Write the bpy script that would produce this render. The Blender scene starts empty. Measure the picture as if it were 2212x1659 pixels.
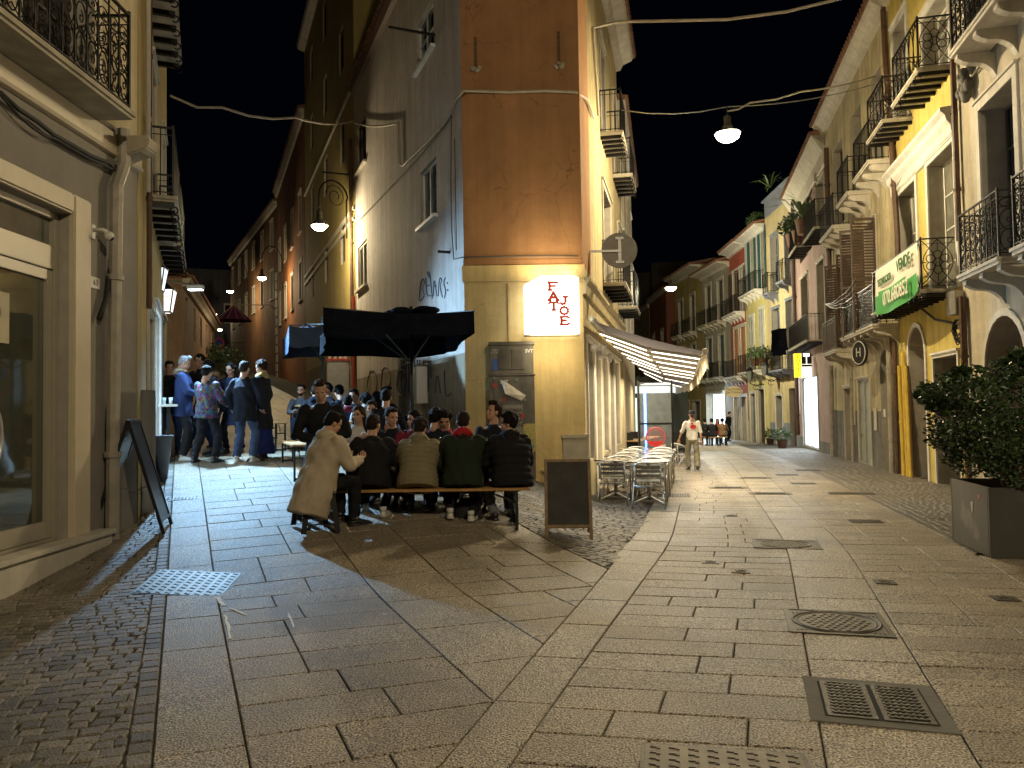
import bpy, bmesh, math, random
import numpy as np
from mathutils import Matrix, Vector, noise
random.seed(7)
SC = bpy.context.scene
COL = SC.collection
PI = math.pi
# ------------------------------------------------------------------ camera, world, exposure
FPX, CX, CY = 1660.0, 1106.0, 829.5
CAM_P = Vector((0, 0, 1.5))
cam_rot = Matrix.Rotation(math.radians(90 + 1.98), 3, 'X') @ Matrix.Rotation(math.radians(-0.9), 3, 'Z')
cd = bpy.data.cameras.new('camera'); cam = bpy.data.objects.new('camera', cd); COL.objects.link(cam)
cd.sensor_width = 36; cd.lens = FPX / 2212 * 36; cd.clip_start = 0.05; cd.clip_end = 2000
cam.matrix_world = Matrix.Translation(CAM_P) @ cam_rot.to_4x4()
SC.camera = cam
W = bpy.data.worlds.new("World"); SC.world = W; W.use_nodes = True
bgn = W.node_tree.nodes['Background']
sky = W.node_tree.nodes.new('ShaderNodeTexSky'); sky.sky_type = 'NISHITA'; sky.sun_disc = False
sky.sun_elevation = math.radians(-8); sky.sun_rotation = math.radians(200)
mixn = W.node_tree.nodes.new('ShaderNodeMix'); mixn.data_type = 'RGBA'; mixn.blend_type = 'ADD'
mixn.inputs[0].default_value = 1.0
W.node_tree.links.new(sky.outputs[0], mixn.inputs[6]); mixn.inputs[7].default_value = (0.005, 0.008, 0.022, 1)
W.node_tree.links.new(mixn.outputs[2], bgn.inputs[0])
bgn.inputs[1].default_value = 0.05
SC.view_settings.view_transform = 'Standard'; SC.view_settings.look = 'None'
SC.view_settings.exposure = 0.45; SC.view_settings.gamma = 1.0
try: SC.view_settings.use_curve_mapping = False
except Exception: pass
SC.cycles.use_denoising = True
SC.cycles.max_bounces = 5; SC.cycles.diffuse_bounces = 3; SC.cycles.glossy_bounces = 3; SC.cycles.transmission_bounces = 3
SC.cycles.sample_clamp_indirect = 4
WARM = (1.0, 0.81, 0.49); COOL = (0.38, 0.67, 1.0); SOFT = (1.0, 0.86, 0.62)
def light(name, kind, loc, power, color, radius=0.1, target=None, spot=None, blend=0.4):
    l = bpy.data.lights.new(name, kind); o = bpy.data.objects.new(name, l); COL.objects.link(o)
    l.energy = power; l.color = color
    if kind in ('POINT', 'SPOT'): l.shadow_soft_size = radius
    if kind == 'AREA': l.size = radius
    if spot: l.spot_size = math.radians(spot); l.spot_blend = blend
    o.location = loc
    if target is not None: o.rotation_euler = (Vector(target) - Vector(loc)).to_track_quat('-Z', 'Y').to_euler()
    return o
# the big warm pendant over the right street, the next one down the street, and an added fill behind the viewer
MAIN_LAMP = (4.80, 16.6, 7.45)
light('pendant_and_fill_light', 'POINT', (MAIN_LAMP[0], MAIN_LAMP[1], MAIN_LAMP[2]-0.16), 1900, WARM, 0.12)
light('pendant_and_fill_light', 'POINT', (3.6, -1.6, 7.6), 1450, (1.0, .82, .54), 0.15)  # added warm fill for the foreground, no lamp seen there
light('pendant_and_fill_light', 'POINT', tuple(CAM_P + (cam_rot @ Vector(((1449-CX)/FPX, -(634-CY)/FPX, -1)))*37), 2300, (1.0,.9,.62), 0.15)
# cold floodlight of the bar on the left street
light('flood_light', 'SPOT', (-5.60, 13.70, 3.72), 1750, COOL, 0.07, target=(-4.35, 11.9, 0.4), spot=88, blend=1.0)
light('flood_light', 'SPOT', (-5.60, 13.78, 3.74), 2300, COOL, 0.07, target=(-2.3, 13.4, 1.9), spot=112, blend=1.0)

# ------------------------------------------------------------------ geometry of the place
def ray(u, v):
    return cam_rot @ Vector(((u - CX) / FPX, -(v - CY) / FPX, -1.0))
def sm(a, b, x):
    t = min(1.0, max(0.0, (x - a) / (b - a))); return t * t * (3 - 2 * t)
def gz(x, y):
    r = -0.012 * max(0.0, y - 4); l = 0.1 * max(0.0, y - 6.5)
    w = sm(-1.2, 1.8, x + 0.42 * max(0.0, y - 14.5) )
    return l * (1 - w) + r * w
def at(u, v, Y):
    d = ray(u, v); return CAM_P + d * (Y / d.y)
def onground(u, v):
    d = ray(u, v); t = 1.0
    while t < 120:
        p = CAM_P + d * t
        if p.z < gz(p.x, p.y): return Vector((p.x, p.y, gz(p.x, p.y)))
        t *= 1.004
    return CAM_P + d * 60

# ------------------------------------------------------------------ materials
MATS = {}
def _nodes(name):
    m = bpy.data.materials.new(name); m.use_nodes = True
    return m, m.node_tree, m.node_tree.nodes['Principled BSDF']
def mat(name, col, rough=0.6, metal=0.0, var=0.12, scale=6.0, bump=0.0, bscale=60.0, spec=0.5, emit=None, estr=0.0, rnd=0.0, streak=0.0, coat=0.0, blot=None, crack=0.0):
    """general procedural material: base colour with noise variation, optional stains, fine bump"""
    if name in MATS: return MATS[name]
    m, nt, b = _nodes(name); N = nt.nodes; L = nt.links
    tc = N.new('ShaderNodeTexCoord')
    b.inputs['Roughness'].default_value = rough; b.inputs['Metallic'].default_value = metal
    b.inputs['Specular IOR Level'].default_value = spec
    if coat: b.inputs['Coat Weight'].default_value = coat
    n1 = N.new('ShaderNodeTexNoise'); n1.inputs['Scale'].default_value = scale; n1.inputs['Detail'].default_value = 7
    L.new(tc.outputs['Object'], n1.inputs['Vector'])
    r1 = N.new('ShaderNodeMapRange'); r1.inputs['From Min'].default_value = .3; r1.inputs['From Max'].default_value = .7
    r1.inputs['To Min'].default_value = 1 - var; r1.inputs['To Max'].default_value = 1 + var
    L.new(n1.outputs['Fac'], r1.inputs['Value'])
    fac = r1.outputs['Result']
    def mul(a, bb):
        q = N.new('ShaderNodeMath'); q.operation = 'MULTIPLY'; L.new(a, q.inputs[0]); L.new(bb, q.inputs[1]); return q.outputs[0]
    if streak:
        mp = N.new('ShaderNodeMapping'); mp.inputs['Scale'].default_value = (1.6, 1.6, .12)
        L.new(tc.outputs['Object'], mp.inputs['Vector'])
        n2 = N.new('ShaderNodeTexNoise'); n2.inputs['Scale'].default_value = 2.2; n2.inputs['Detail'].default_value = 8; n2.inputs['Roughness'].default_value = .65
        L.new(mp.outputs[0], n2.inputs['Vector'])
        r2 = N.new('ShaderNodeMapRange'); r2.inputs['From Min'].default_value = .36; r2.inputs['From Max'].default_value = .6
        r2.inputs['To Min'].default_value = 1 - streak; r2.inputs['To Max'].default_value = 1.0
        L.new(n2.outputs['Fac'], r2.inputs['Value']); fac = mul(fac, r2.outputs['Result'])
        n3 = N.new('ShaderNodeTexNoise'); n3.inputs['Scale'].default_value = .9; n3.inputs['Detail'].default_value = 9; n3.inputs['Roughness'].default_value = .7
        L.new(tc.outputs['Object'], n3.inputs['Vector'])
        r3 = N.new('ShaderNodeMapRange'); r3.inputs['From Min'].default_value = .35; r3.inputs['From Max'].default_value = .65
        r3.inputs['To Min'].default_value = 1 - streak * .8; r3.inputs['To Max'].default_value = 1 + streak * .25
        L.new(n3.outputs['Fac'], r3.inputs['Value']); fac = mul(fac, r3.outputs['Result'])
    if rnd:
        oi = N.new('ShaderNodeObjectInfo'); r4 = N.new('ShaderNodeMapRange')
        r4.inputs['To Min'].default_value = 1 - rnd; r4.inputs['To Max'].default_value = 1 + rnd
        L.new(oi.outputs['Random'], r4.inputs['Value']); fac = mul(fac, r4.outputs['Result'])
    vm = N.new('ShaderNodeVectorMath'); vm.operation = 'SCALE'; vm.inputs[0].default_value = col[:3]
    L.new(fac, vm.inputs['Scale']); colout = vm.outputs[0]
    if blot:
        n5 = N.new('ShaderNodeTexNoise'); n5.inputs['Scale'].default_value = blot[1]; n5.inputs['Detail'].default_value = 6
        L.new(tc.outputs['Object'], n5.inputs['Vector'])
        r5 = N.new('ShaderNodeMapRange'); r5.inputs['From Min'].default_value = blot[2]; r5.inputs['From Max'].default_value = blot[2] + .06
        L.new(n5.outputs['Fac'], r5.inputs['Value'])
        mx = N.new('ShaderNodeMix'); mx.data_type = 'RGBA'; L.new(r5.outputs['Result'], mx.inputs[0])
        L.new(colout, mx.inputs[6]); mx.inputs[7].default_value = (*blot[0], 1); colout = mx.outputs[2]
    if crack:
        n8 = N.new('ShaderNodeTexNoise'); n8.inputs['Scale'].default_value = 3.0; n8.inputs['Detail'].default_value = 4; L.new(tc.outputs['Object'], n8.inputs['Vector'])
        va = N.new('ShaderNodeVectorMath'); va.operation = 'MULTIPLY_ADD'; L.new(n8.outputs['Color'], va.inputs[0]); va.inputs[1].default_value = (.35,.35,.35); L.new(tc.outputs['Object'], va.inputs[2])
        vo = N.new('ShaderNodeTexVoronoi'); vo.feature = 'DISTANCE_TO_EDGE'; vo.inputs['Scale'].default_value = .8; L.new(va.outputs[0], vo.inputs['Vector'])
        c1 = N.new('ShaderNodeMapRange'); c1.inputs['From Max'].default_value = .006; c1.inputs['To Min'].default_value = 1-crack; L.new(vo.outputs['Distance'], c1.inputs['Value'])
        n9 = N.new('ShaderNodeTexNoise'); n9.inputs['Scale'].default_value = 1.1; n9.inputs['Detail'].default_value = 3; L.new(tc.outputs['Object'], n9.inputs['Vector'])
        c2 = N.new('ShaderNodeMapRange'); c2.inputs['From Min'].default_value = .47; c2.inputs['From Max'].default_value = .55; c2.inputs['To Min'].default_value = 1; c2.inputs['To Max'].default_value = 0; L.new(n9.outputs['Fac'], c2.inputs['Value'])
        c3 = N.new('ShaderNodeMath'); c3.operation = 'MAXIMUM'; L.new(c1.outputs[0], c3.inputs[0]); L.new(c2.outputs[0], c3.inputs[1])
        v3 = N.new('ShaderNodeVectorMath'); v3.operation = 'SCALE'; L.new(colout, v3.inputs[0]); L.new(c3.outputs[0], v3.inputs['Scale']); colout = v3.outputs[0]
    L.new(colout, b.inputs['Base Color'])
    if bump:
        n6 = N.new('ShaderNodeTexNoise'); n6.inputs['Scale'].default_value = bscale; n6.inputs['Detail'].default_value = 5
        L.new(tc.outputs['Object'], n6.inputs['Vector'])
        bp = N.new('ShaderNodeBump'); bp.inputs['Strength'].default_value = bump; bp.inputs['Distance'].default_value = 0.02
        L.new(n6.outputs['Fac'], bp.inputs['Height']); L.new(bp.outputs[0], b.inputs['Normal'])
    if emit:
        b.inputs['Emission Color'].default_value = (*emit, 1); b.inputs['Emission Strength'].default_value = estr
    MATS[name] = m; return m
def stucco(name, col, streak=.25, bump=.25, bscale=35, **k):
    return mat(name, col, rough=.88, var=.07, scale=3.0, streak=streak, bump=bump, bscale=bscale, spec=.25, **k)
def granite(name, col, rough=.42, rnd=.1, speck=1.0):
    m, nt, b = _nodes(name); N = nt.nodes; L = nt.links
    tc = N.new('ShaderNodeTexCoord'); ge = N.new('ShaderNodeNewGeometry')
    P = ge.outputs['Position']
    n1 = N.new('ShaderNodeTexNoise'); n1.inputs['Scale'].default_value = 95; n1.inputs['Detail'].default_value = 3; L.new(P, n1.inputs['Vector'])
    r1 = N.new('ShaderNodeMapRange'); r1.inputs['From Min'].default_value = .36; r1.inputs['From Max'].default_value = .64
    r1.inputs['To Min'].default_value = 1 - speck; r1.inputs['To Max'].default_value = 1 + speck; L.new(n1.outputs['Fac'], r1.inputs['Value'])
    n2 = N.new('ShaderNodeTexNoise'); n2.inputs['Scale'].default_value = 2.1; n2.inputs['Detail'].default_value = 8; n2.inputs['Roughness'].default_value = .7; L.new(P, n2.inputs['Vector'])
    r2 = N.new('ShaderNodeMapRange'); r2.inputs['From Min'].default_value = .3; r2.inputs['From Max'].default_value = .7
    r2.inputs['To Min'].default_value = .80; r2.inputs['To Max'].default_value = 1.15; L.new(n2.outputs['Fac'], r2.inputs['Value'])
    oi = N.new('ShaderNodeObjectInfo'); r4 = N.new('ShaderNodeMapRange')
    r4.inputs['To Min'].default_value = 1 - rnd; r4.inputs['To Max'].default_value = 1 + rnd; L.new(oi.outputs['Random'], r4.inputs['Value'])
    n7 = N.new('ShaderNodeTexNoise'); n7.inputs['Scale'].default_value = 42; n7.inputs['Detail'].default_value = 4; n7.inputs['Roughness'].default_value = .75; L.new(P, n7.inputs['Vector'])
    r7 = N.new('ShaderNodeMapRange'); r7.inputs['From Min'].default_value = .35; r7.inputs['From Max'].default_value = .65; r7.inputs['To Min'].default_value = .72; r7.inputs['To Max'].default_value = 1.28; L.new(n7.outputs['Fac'], r7.inputs['Value'])
    n8 = N.new('ShaderNodeTexNoise'); n8.inputs['Scale'].default_value = .75; n8.inputs['Detail'].default_value = 10; n8.inputs['Roughness'].default_value = .72; L.new(P, n8.inputs['Vector'])
    r8 = N.new('ShaderNodeMapRange'); r8.inputs['From Min'].default_value = .38; r8.inputs['From Max'].default_value = .56; r8.inputs['To Min'].default_value = .72; r8.inputs['To Max'].default_value = 1.05; L.new(n8.outputs['Fac'], r8.inputs['Value'])
    a0 = N.new('ShaderNodeMath'); a0.operation = 'MULTIPLY'; L.new(r7.outputs[0], a0.inputs[0]); L.new(r8.outputs[0], a0.inputs[1])
    a1 = N.new('ShaderNodeMath'); a1.operation = 'MULTIPLY'; L.new(r1.outputs[0], a1.inputs[0]); L.new(a0.outputs[0], a1.inputs[1])
    a = N.new('ShaderNodeMath'); a.operation = 'MULTIPLY'; L.new(a1.outputs[0], a.inputs[0]); L.new(r2.outputs[0], a.inputs[1])
    c = N.new('ShaderNodeMath'); c.operation = 'MULTIPLY'; L.new(a.outputs[0], c.inputs[0]); L.new(r4.outputs[0], c.inputs[1])
    vm = N.new('ShaderNodeVectorMath'); vm.operation = 'SCALE'; vm.inputs[0].default_value = col; L.new(c.outputs[0], vm.inputs['Scale'])
    # old chewing-gum spots and dark stains
    vo = N.new('ShaderNodeTexVoronoi'); vo.inputs['Scale'].default_value = 1.6; vo.inputs['Randomness'].default_value = 1; L.new(P, vo.inputs['Vector'])
    r5 = N.new('ShaderNodeMapRange'); r5.inputs['From Min'].default_value = .030; r5.inputs['From Max'].default_value = .042; L.new(vo.outputs['Distance'], r5.inputs['Value'])
    mx = N.new('ShaderNodeMix'); mx.data_type = 'RGBA'; L.new(r5.outputs[0], mx.inputs[0]); mx.inputs[6].default_value = (col[0]*1.5, col[1]*1.5, col[2]*1.5, 1); L.new(vm.outputs[0], mx.inputs[7])
    L.new(mx.outputs[2], b.inputs['Base Color'])
    r6 = N.new('ShaderNodeMapRange'); r6.inputs['To Min'].default_value = rough - .1; r6.inputs['To Max'].default_value = rough + .16; L.new(n2.outputs['Fac'], r6.inputs['Value'])
    L.new(r6.outputs[0], b.inputs['Roughness'])
    n3 = N.new('ShaderNodeTexNoise'); n3.inputs['Scale'].default_value = 95; n3.inputs['Detail'].default_value = 2; L.new(P, n3.inputs['Vector'])
    bp = N.new('ShaderNodeBump'); bp.inputs['Strength'].default_value = .8; bp.inputs['Distance'].default_value = .014; L.new(n3.outputs['Fac'], bp.inputs['Height'])
    L.new(bp.outputs[0], b.inputs['Normal'])
    MATS[name] = m; return m
def emis(name, col, s):
    if name in MATS: return MATS[name]
    m, nt, b = _nodes(name); b.inputs['Base Color'].default_value = (*[min(1, c) * .6 for c in col], 1)
    b.inputs['Emission Color'].default_value = (*col, 1); b.inputs['Emission Strength'].default_value = s
    MATS[name] = m; return m
def multi(name, cols, scale, rough=.8):
    """patterned cloth: voronoi cells of several colours"""
    m, nt, b = _nodes(name); N = nt.nodes; L = nt.links
    tc = N.new('ShaderNodeTexCoord'); vo = N.new('ShaderNodeTexVoronoi'); vo.inputs['Scale'].default_value = scale; L.new(tc.outputs['Object'], vo.inputs['Vector'])
    sp = N.new('ShaderNodeSeparateColor'); L.new(vo.outputs['Color'], sp.inputs[0])
    cr = N.new('ShaderNodeValToRGB'); cr.color_ramp.interpolation = 'CONSTANT'
    els = cr.color_ramp.elements
    while len(els) < len(cols): els.new(.5)
    for i, c in enumerate(cols): els[i].position = i / len(cols); els[i].color = (*c, 1)
    L.new(sp.outputs[0], cr.inputs[0]); L.new(cr.outputs[0], b.inputs['Base Color']); b.inputs['Roughness'].default_value = rough
    MATS[name] = m; return m
GLASS_DARK = mat('dark_glass', (.012, .014, .016), rough=.06, var=.3, spec=.8)
IRON = mat('black_iron', (.012, .011, .010), rough=.45, metal=.6, bump=.1)
WHITE = mat('white_paint', (.62, .60, .54), rough=.6, var=.06, streak=.12)
ALU = mat('aluminium', (.60, .60, .58), rough=.34, metal=.75, var=.05)

# ------------------------------------------------------------------ mesh helpers
class MB:
    def __init__(s): s.v = []; s.f = []; s.m = []
    def add(s, vs, fs, m=0):
        o = len(s.v); s.v += [tuple(p) for p in vs]; s.f += [tuple(i + o for i in f) for f in fs]; s.m += [m] * len(fs); return s
    def box(s, x0, y0, z0, x1, y1, z1, m=0):
        if x0 > x1: x0, x1 = x1, x0
        if y0 > y1: y0, y1 = y1, y0
        if z0 > z1: z0, z1 = z1, z0
        vs = [(x0,y0,z0),(x1,y0,z0),(x1,y1,z0),(x0,y1,z0),(x0,y0,z1),(x1,y0,z1),(x1,y1,z1),(x0,y1,z1)]
        return s.add(vs, [(0,3,2,1),(4,5,6,7),(0,1,5,4),(1,2,6,5),(2,3,7,6),(3,0,4,7)], m)
    def mbox(s, M, sx, sy, sz, m=0):
        vs = [M @ Vector((a*sx/2, b*sy/2, c*sz/2)) for c in (-1,1) for a, b in ((-1,-1),(1,-1),(1,1),(-1,1))]
        return s.add(vs, [(0,3,2,1),(4,5,6,7),(0,1,5,4),(1,2,6,5),(2,3,7,6),(3,0,4,7)], m)
    def bar(s, p0, p1, w, h, m=0, up=(0,0,1)):
        p0 = Vector(p0); p1 = Vector(p1); d = p1 - p0; L = d.length
        if L < 1e-6: return s
        d.normalize(); u = Vector(up)
        if abs(d.dot(u)) > .99: u = Vector((0, 1, 0))
        x = d.cross(u).normalized(); z = x.cross(d)
        M = Matrix((x, d, z)).transposed().to_4x4(); M.translation = (p0 + p1) / 2
        return s.mbox(M, w, L, h, m)
    def tube(s, pts, r, n=6, m=0, closed=False):
        pts = [Vector(p) for p in pts]; k = len(pts)
        if k < 2: return s
        rs = r if isinstance(r, (list, tuple)) else [r] * k
        vs = []; prev = None
        for i, p in enumerate(pts):
            a = pts[i-1] if (i > 0 or closed) else p; b = pts[(i+1) % k] if (i < k-1 or closed) else p
            d = (b - a)
            d = d.normalized() if d.length > 1e-9 else Vector((0,0,1))
            if prev is None:
                u = Vector((0,0,1)) if abs(d.z) < .9 else Vector((1,0,0))
                x = d.cross(u).normalized()
            else:
                x = (prev - d * prev.dot(d))
                x = x.normalized() if x.length > 1e-6 else d.orthogonal().normalized()
            prev = x; y = d.cross(x)
            for j in range(n):
                t = 2*PI*j/n; vs.append(p + (x*math.cos(t) + y*math.sin(t)) * rs[i])
        fs = []
        for i in range(k if closed else k-1):
            for j in range(n):
                a = i*n+j; b = i*n+(j+1) % n; c = ((i+1) % k)*n+(j+1) % n; d = ((i+1) % k)*n+j
                fs.append((a, b, c, d))
        if not closed: fs += [tuple(range(n))[::-1], tuple((k-1)*n+j for j in range(n))]
        return s.add(vs, fs, m)
    def cyl(s, p0, p1, r0, r1=None, n=12, m=0):
        return s.tube([p0, p1], [r0, r0 if r1 is None else r1], n, m)
    def lathe(s, prof, c=(0,0,0), n=16, m=0, M=None):
        vs = []
        for r, z in prof:
            for j in range(n):
                t = 2*PI*j/n; p = Vector((c[0]+r*math.cos(t), c[1]+r*math.sin(t), c[2]+z)); vs.append(M @ p if M else p)
        fs = [(i*n+j, i*n+(j+1) % n, (i+1)*n+(j+1) % n, (i+1)*n+j) for i in range(len(prof)-1) for j in range(n)]
        fs += [tuple(range(n))[::-1], tuple((len(prof)-1)*n+j for j in range(n))]
        return s.add(vs, fs, m)
    def ell(s, c, r, n=10, k=7, m=0, R=None):
        c = Vector(c); vs = [c + ((R @ Vector((0,0,-r[2]))) if R else Vector((0,0,-r[2])))]
        for i in range(1, k):
            ph = -PI/2 + PI*i/k
            for j in range(n):
                t = 2*PI*j/n; p = Vector((r[0]*math.cos(ph)*math.cos(t), r[1]*math.cos(ph)*math.sin(t), r[2]*math.sin(ph)))
                vs.append(c + (R @ p if R else p))
        vs.append(c + ((R @ Vector((0,0,r[2]))) if R else Vector((0,0,r[2]))))
        fs = [(0, 1+(j+1) % n, 1+j) for j in range(n)]
        for i in range(k-2):
            for j in range(n): fs.append((1+i*n+j, 1+i*n+(j+1) % n, 1+(i+1)*n+(j+1) % n, 1+(i+1)*n+j))
        e = len(vs)-1; o = 1+(k-2)*n
        fs += [(e, o+j, o+(j+1) % n) for j in range(n)]
        return s.add(vs, fs, m)
    def prism(s, poly, ex, m=0):
        ex = Vector(ex); n = len(poly); vs = [Vector(p) for p in poly]; vs += [p + ex for p in vs]
        fs = [tuple(range(n))[::-1], tuple(range(n, 2*n))] + [(i, (i+1) % n, n+(i+1) % n, n+i) for i in range(n)]
        return s.add(vs, fs, m)
    def loft(s, rings, n=14, m=0):
        """rings: (centre, side axis, front axis, rx, ry)"""
        vs = []
        for c, a, b, rx, ry in rings:
            for j in range(n):
                t = 2*PI*j/n; vs.append(Vector(c) + Vector(a)*(rx*math.cos(t)) + Vector(b)*(ry*math.sin(t)))
        fs = [(i*n+j, i*n+(j+1) % n, (i+1)*n+(j+1) % n, (i+1)*n+j) for i in range(len(rings)-1) for j in range(n)]
        fs += [tuple(range(n))[::-1], tuple((len(rings)-1)*n+j for j in range(n))]
        return s.add(vs, fs, m)
    def mesh(s, name, mats, smooth=False, fix=True):
        me = bpy.data.meshes.new(name); me.from_pydata(s.v, [], s.f)
        for mm in (mats if isinstance(mats, (list, tuple)) else [mats]): me.materials.append(mm)
        me.polygons.foreach_set('material_index', s.m)
        if fix:
            bm = bmesh.new(); bm.from_mesh(me); bmesh.ops.recalc_face_normals(bm, faces=bm.faces); bm.to_mesh(me); bm.free()
        if smooth: me.polygons.foreach_set('use_smooth', [True]*len(me.polygons))
        me.update(); return me
    def build(s, name, mats, parent=None, loc=None, rz=None, smooth=False, bevel=0, M=None, fix=True):
        me = s.mesh(name, mats, smooth, fix)
        if bevel:
            bm = bmesh.new(); bm.from_mesh(me)
            es = [e for e in bm.edges if len(e.link_faces) == 2 and e.calc_face_angle(0) > .6]
            bmesh.ops.bevel(bm, geom=es, offset=bevel, segments=2, affect='EDGES', clamp_overlap=True)
            bm.to_mesh(me); bm.free()
        return link(name, me, parent, loc, rz, M)
def link(name, me, parent=None, loc=None, rz=None, M=None):
    o = bpy.data.objects.new(name, me); COL.objects.link(o)
    if parent: o.parent = parent
    if M is not None: o.matrix_local = M
    if loc is not None: o.location = loc
    if rz is not None: o.rotation_euler = (0, 0, rz)
    return o
def tag(o, label=None, cat=None, group=None, kind=None):
    if label: o['label'] = label
    if cat: o['category'] = cat
    if group: o['group'] = group
    if kind: o['kind'] = kind
    return o
def thing(name, label, cat, loc=(0,0,0), rz=0, group=None):
    return tag(link(name, None, None, loc, rz), label, cat, group)
def struct(name, o): o['kind'] = 'structure'; return o
def copy_tree(o, parent=None, label=None, loc=None, rz=None):
    c = o.copy(); COL.objects.link(c)
    if parent is not None: c.parent = parent
    if label: c['label'] = label
    if loc is not None: c.location = loc
    if rz is not None: c.rotation_euler = (0, 0, rz)
    for ch in list(o.children): copy_tree(ch, c)
    return c
def text(name, body, size, m, parent, M, extrude=.004, offset=0.0, sx=1.0, align='CENTER', space=1.0):
    cu = bpy.data.curves.new(name, 'FONT'); cu.body = body; cu.size = size; cu.extrude = extrude; cu.offset = offset
    cu.align_x = align; cu.align_y = 'CENTER'; cu.resolution_u = 2; cu.space_line = space
    t_ = bpy.data.objects.new('tmp', cu); me = bpy.data.meshes.new_from_object(t_); bpy.data.objects.remove(t_)
    me.materials.clear(); me.materials.append(m); o = bpy.data.objects.new(name, me); COL.objects.link(o); o.parent = parent
    o.matrix_local = M @ Matrix.Diagonal((sx, 1, 1, 1)); return o
def wallM(x, y, z, rz=0.0):
    """text standing on a wall plane facing local -y"""
    return Matrix.Translation((x, y, z)) @ Matrix.Rotation(rz, 4, 'Y') @ Matrix.Rotation(PI/2, 4, 'X')
def arc(c, r, a0, a1, n, plane='xz', sq=1.0):
    out = []
    for i in range(n+1):
        t = a0 + (a1-a0)*i/n; a = r*math.cos(t); b = r*math.sin(t)*sq
        out.append((c[0]+a, c[1], c[2]+b) if plane == 'xz' else ((c[0]+a, c[1]+b, c[2]) if plane == 'xy' else (c[0], c[1]+a, c[2]+b)))
    return out
def cable(name, pts, r, m, label, cat='cable', group=None, sag=0.0, n=6, parent=None):
    P = [Vector(p) for p in pts]; out = []
    for i in range(len(P)-1):
        L = (P[i+1]-P[i]).length; k = max(2, int(L/.5))
        for j in range(k):
            t = j/k; out.append(P[i].lerp(P[i+1], t) - Vector((0,0,sag*4*t*(1-t))))
    out.append(P[-1])
    o = MB().tube(out, r, n).build(name, m, parent, smooth=True)
    if label: tag(o, label, cat, group)
    return o
# ------------------------------------------------------------------ ground and paving
SLAB = granite('granite_slab', (.26, .215, .15), rough=.46, rnd=.10)
SLAB2 = granite('granite_slab_large', (.285, .24, .17), rough=.44, rnd=.07)
COB = granite('cobble_stone', (.15, .13, .10), rough=.5, rnd=.42, speck=.4)
MORTAR = mat('joint_sand', (.045, .038, .029), rough=.95, var=.3, scale=9, bump=.4, bscale=90)
xs = [-70,-50,-36,-26,-20] + [-16 + .5*i for i in range(65)] + [18,22,28,40,60,80]
ys = [-14,-8,-4,-1] + [1 + .5*i for i in range(80)] + [42,45,48,52,56,60,70,85,110,150,220]
g = MB(); nx = len(xs)
g.v = [(x, y, gz(x, y) - .016) for y in ys for x in xs]
g.f = [(j*nx+i, j*nx+i+1, (j+1)*nx+i+1, (j+1)*nx+i) for j in range(len(ys)-1) for i in range(nx-1)]; g.m = [0]*len(g.f)
struct('ground', g.build('ground', MORTAR, smooth=True, fix=False))

def clip(poly, planes):
    for a, b, c in planes:           # keep a*x+b*y+c >= 0
        out = []; n = len(poly)
        for i in range(n):
            p = poly[i]; q = poly[(i+1) % n]
            dp = a*p[0]+b*p[1]+c; dq = a*q[0]+b*q[1]+c
            if dp >= 0: out.append(p)
            if (dp >= 0) != (dq >= 0):
                t = dp/(dp-dq); out.append((p[0]+(q[0]-p[0])*t, p[1]+(q[1]-p[1])*t))
        poly = out
        if len(poly) < 3: return []
    return poly
def area(p): return abs(sum(p[i][0]*p[(i+1) % len(p)][1]-p[(i+1) % len(p)][0]*p[i][1] for i in range(len(p))))/2
def inset(p, d):
    cx = sum(q[0] for q in p)/len(p); cy = sum(q[1] for q in p)/len(p)
    out = []
    n = len(p); sg = 1 if sum(p[i][0]*p[(i+1) % n][1]-p[(i+1) % n][0]*p[i][1] for i in range(n)) > 0 else -1
    for i in range(n):
        a = Vector(p[i-1]); b = Vector(p[i]); c = Vector(p[(i+1) % n])
        e1 = (b-a); e2 = (c-b)
        if e1.length < 1e-5 or e2.length < 1e-5: out.append((b.x, b.y)); continue
        e1.normalize(); e2.normalize()
        n1 = Vector((-e1.y, e1.x))*sg; n2 = Vector((-e2.y, e2.x))*sg
        k = 1 + n1.dot(n2)
        m = (n1+n2)/max(k, .35); out.append((b.x+m.x*d, b.y+m.y*d))
    return out
def slab_mb(mb, poly, top=0.0, tilt=.0015, bev=.005, c=None):
    tx = random.uniform(-tilt, tilt); ty = random.uniform(-tilt, tilt); dz = random.uniform(-.0015, .0015)
    cx = sum(q[0] for q in poly)/len(poly); cy = sum(q[1] for q in poly)/len(poly)
    n = len(poly); vs = []
    p2 = inset(poly, bev)
    for q in poly: vs.append((q[0], q[1], gz(*q)-.03))
    for q in poly: vs.append((q[0], q[1], gz(*q)+top-bev+dz+tx*(q[0]-cx)*4+ty*(q[1]-cy)*4))
    for q in p2: vs.append((q[0], q[1], gz(*q)+top+dz+tx*(q[0]-cx)*4+ty*(q[1]-cy)*4))
    o = c or (0, 0)
    vs = [(a-o[0], b-o[1], z) for a, b, z in vs]
    fs = []
    for k in (0, 1):
        fs += [(k*n+i, k*n+(i+1) % n, (k+1)*n+(i+1) % n, (k+1)*n+i) for i in range(n)]
    fs.append(tuple(2*n+i for i in range(n)))
    mb.add(vs, fs)
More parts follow.
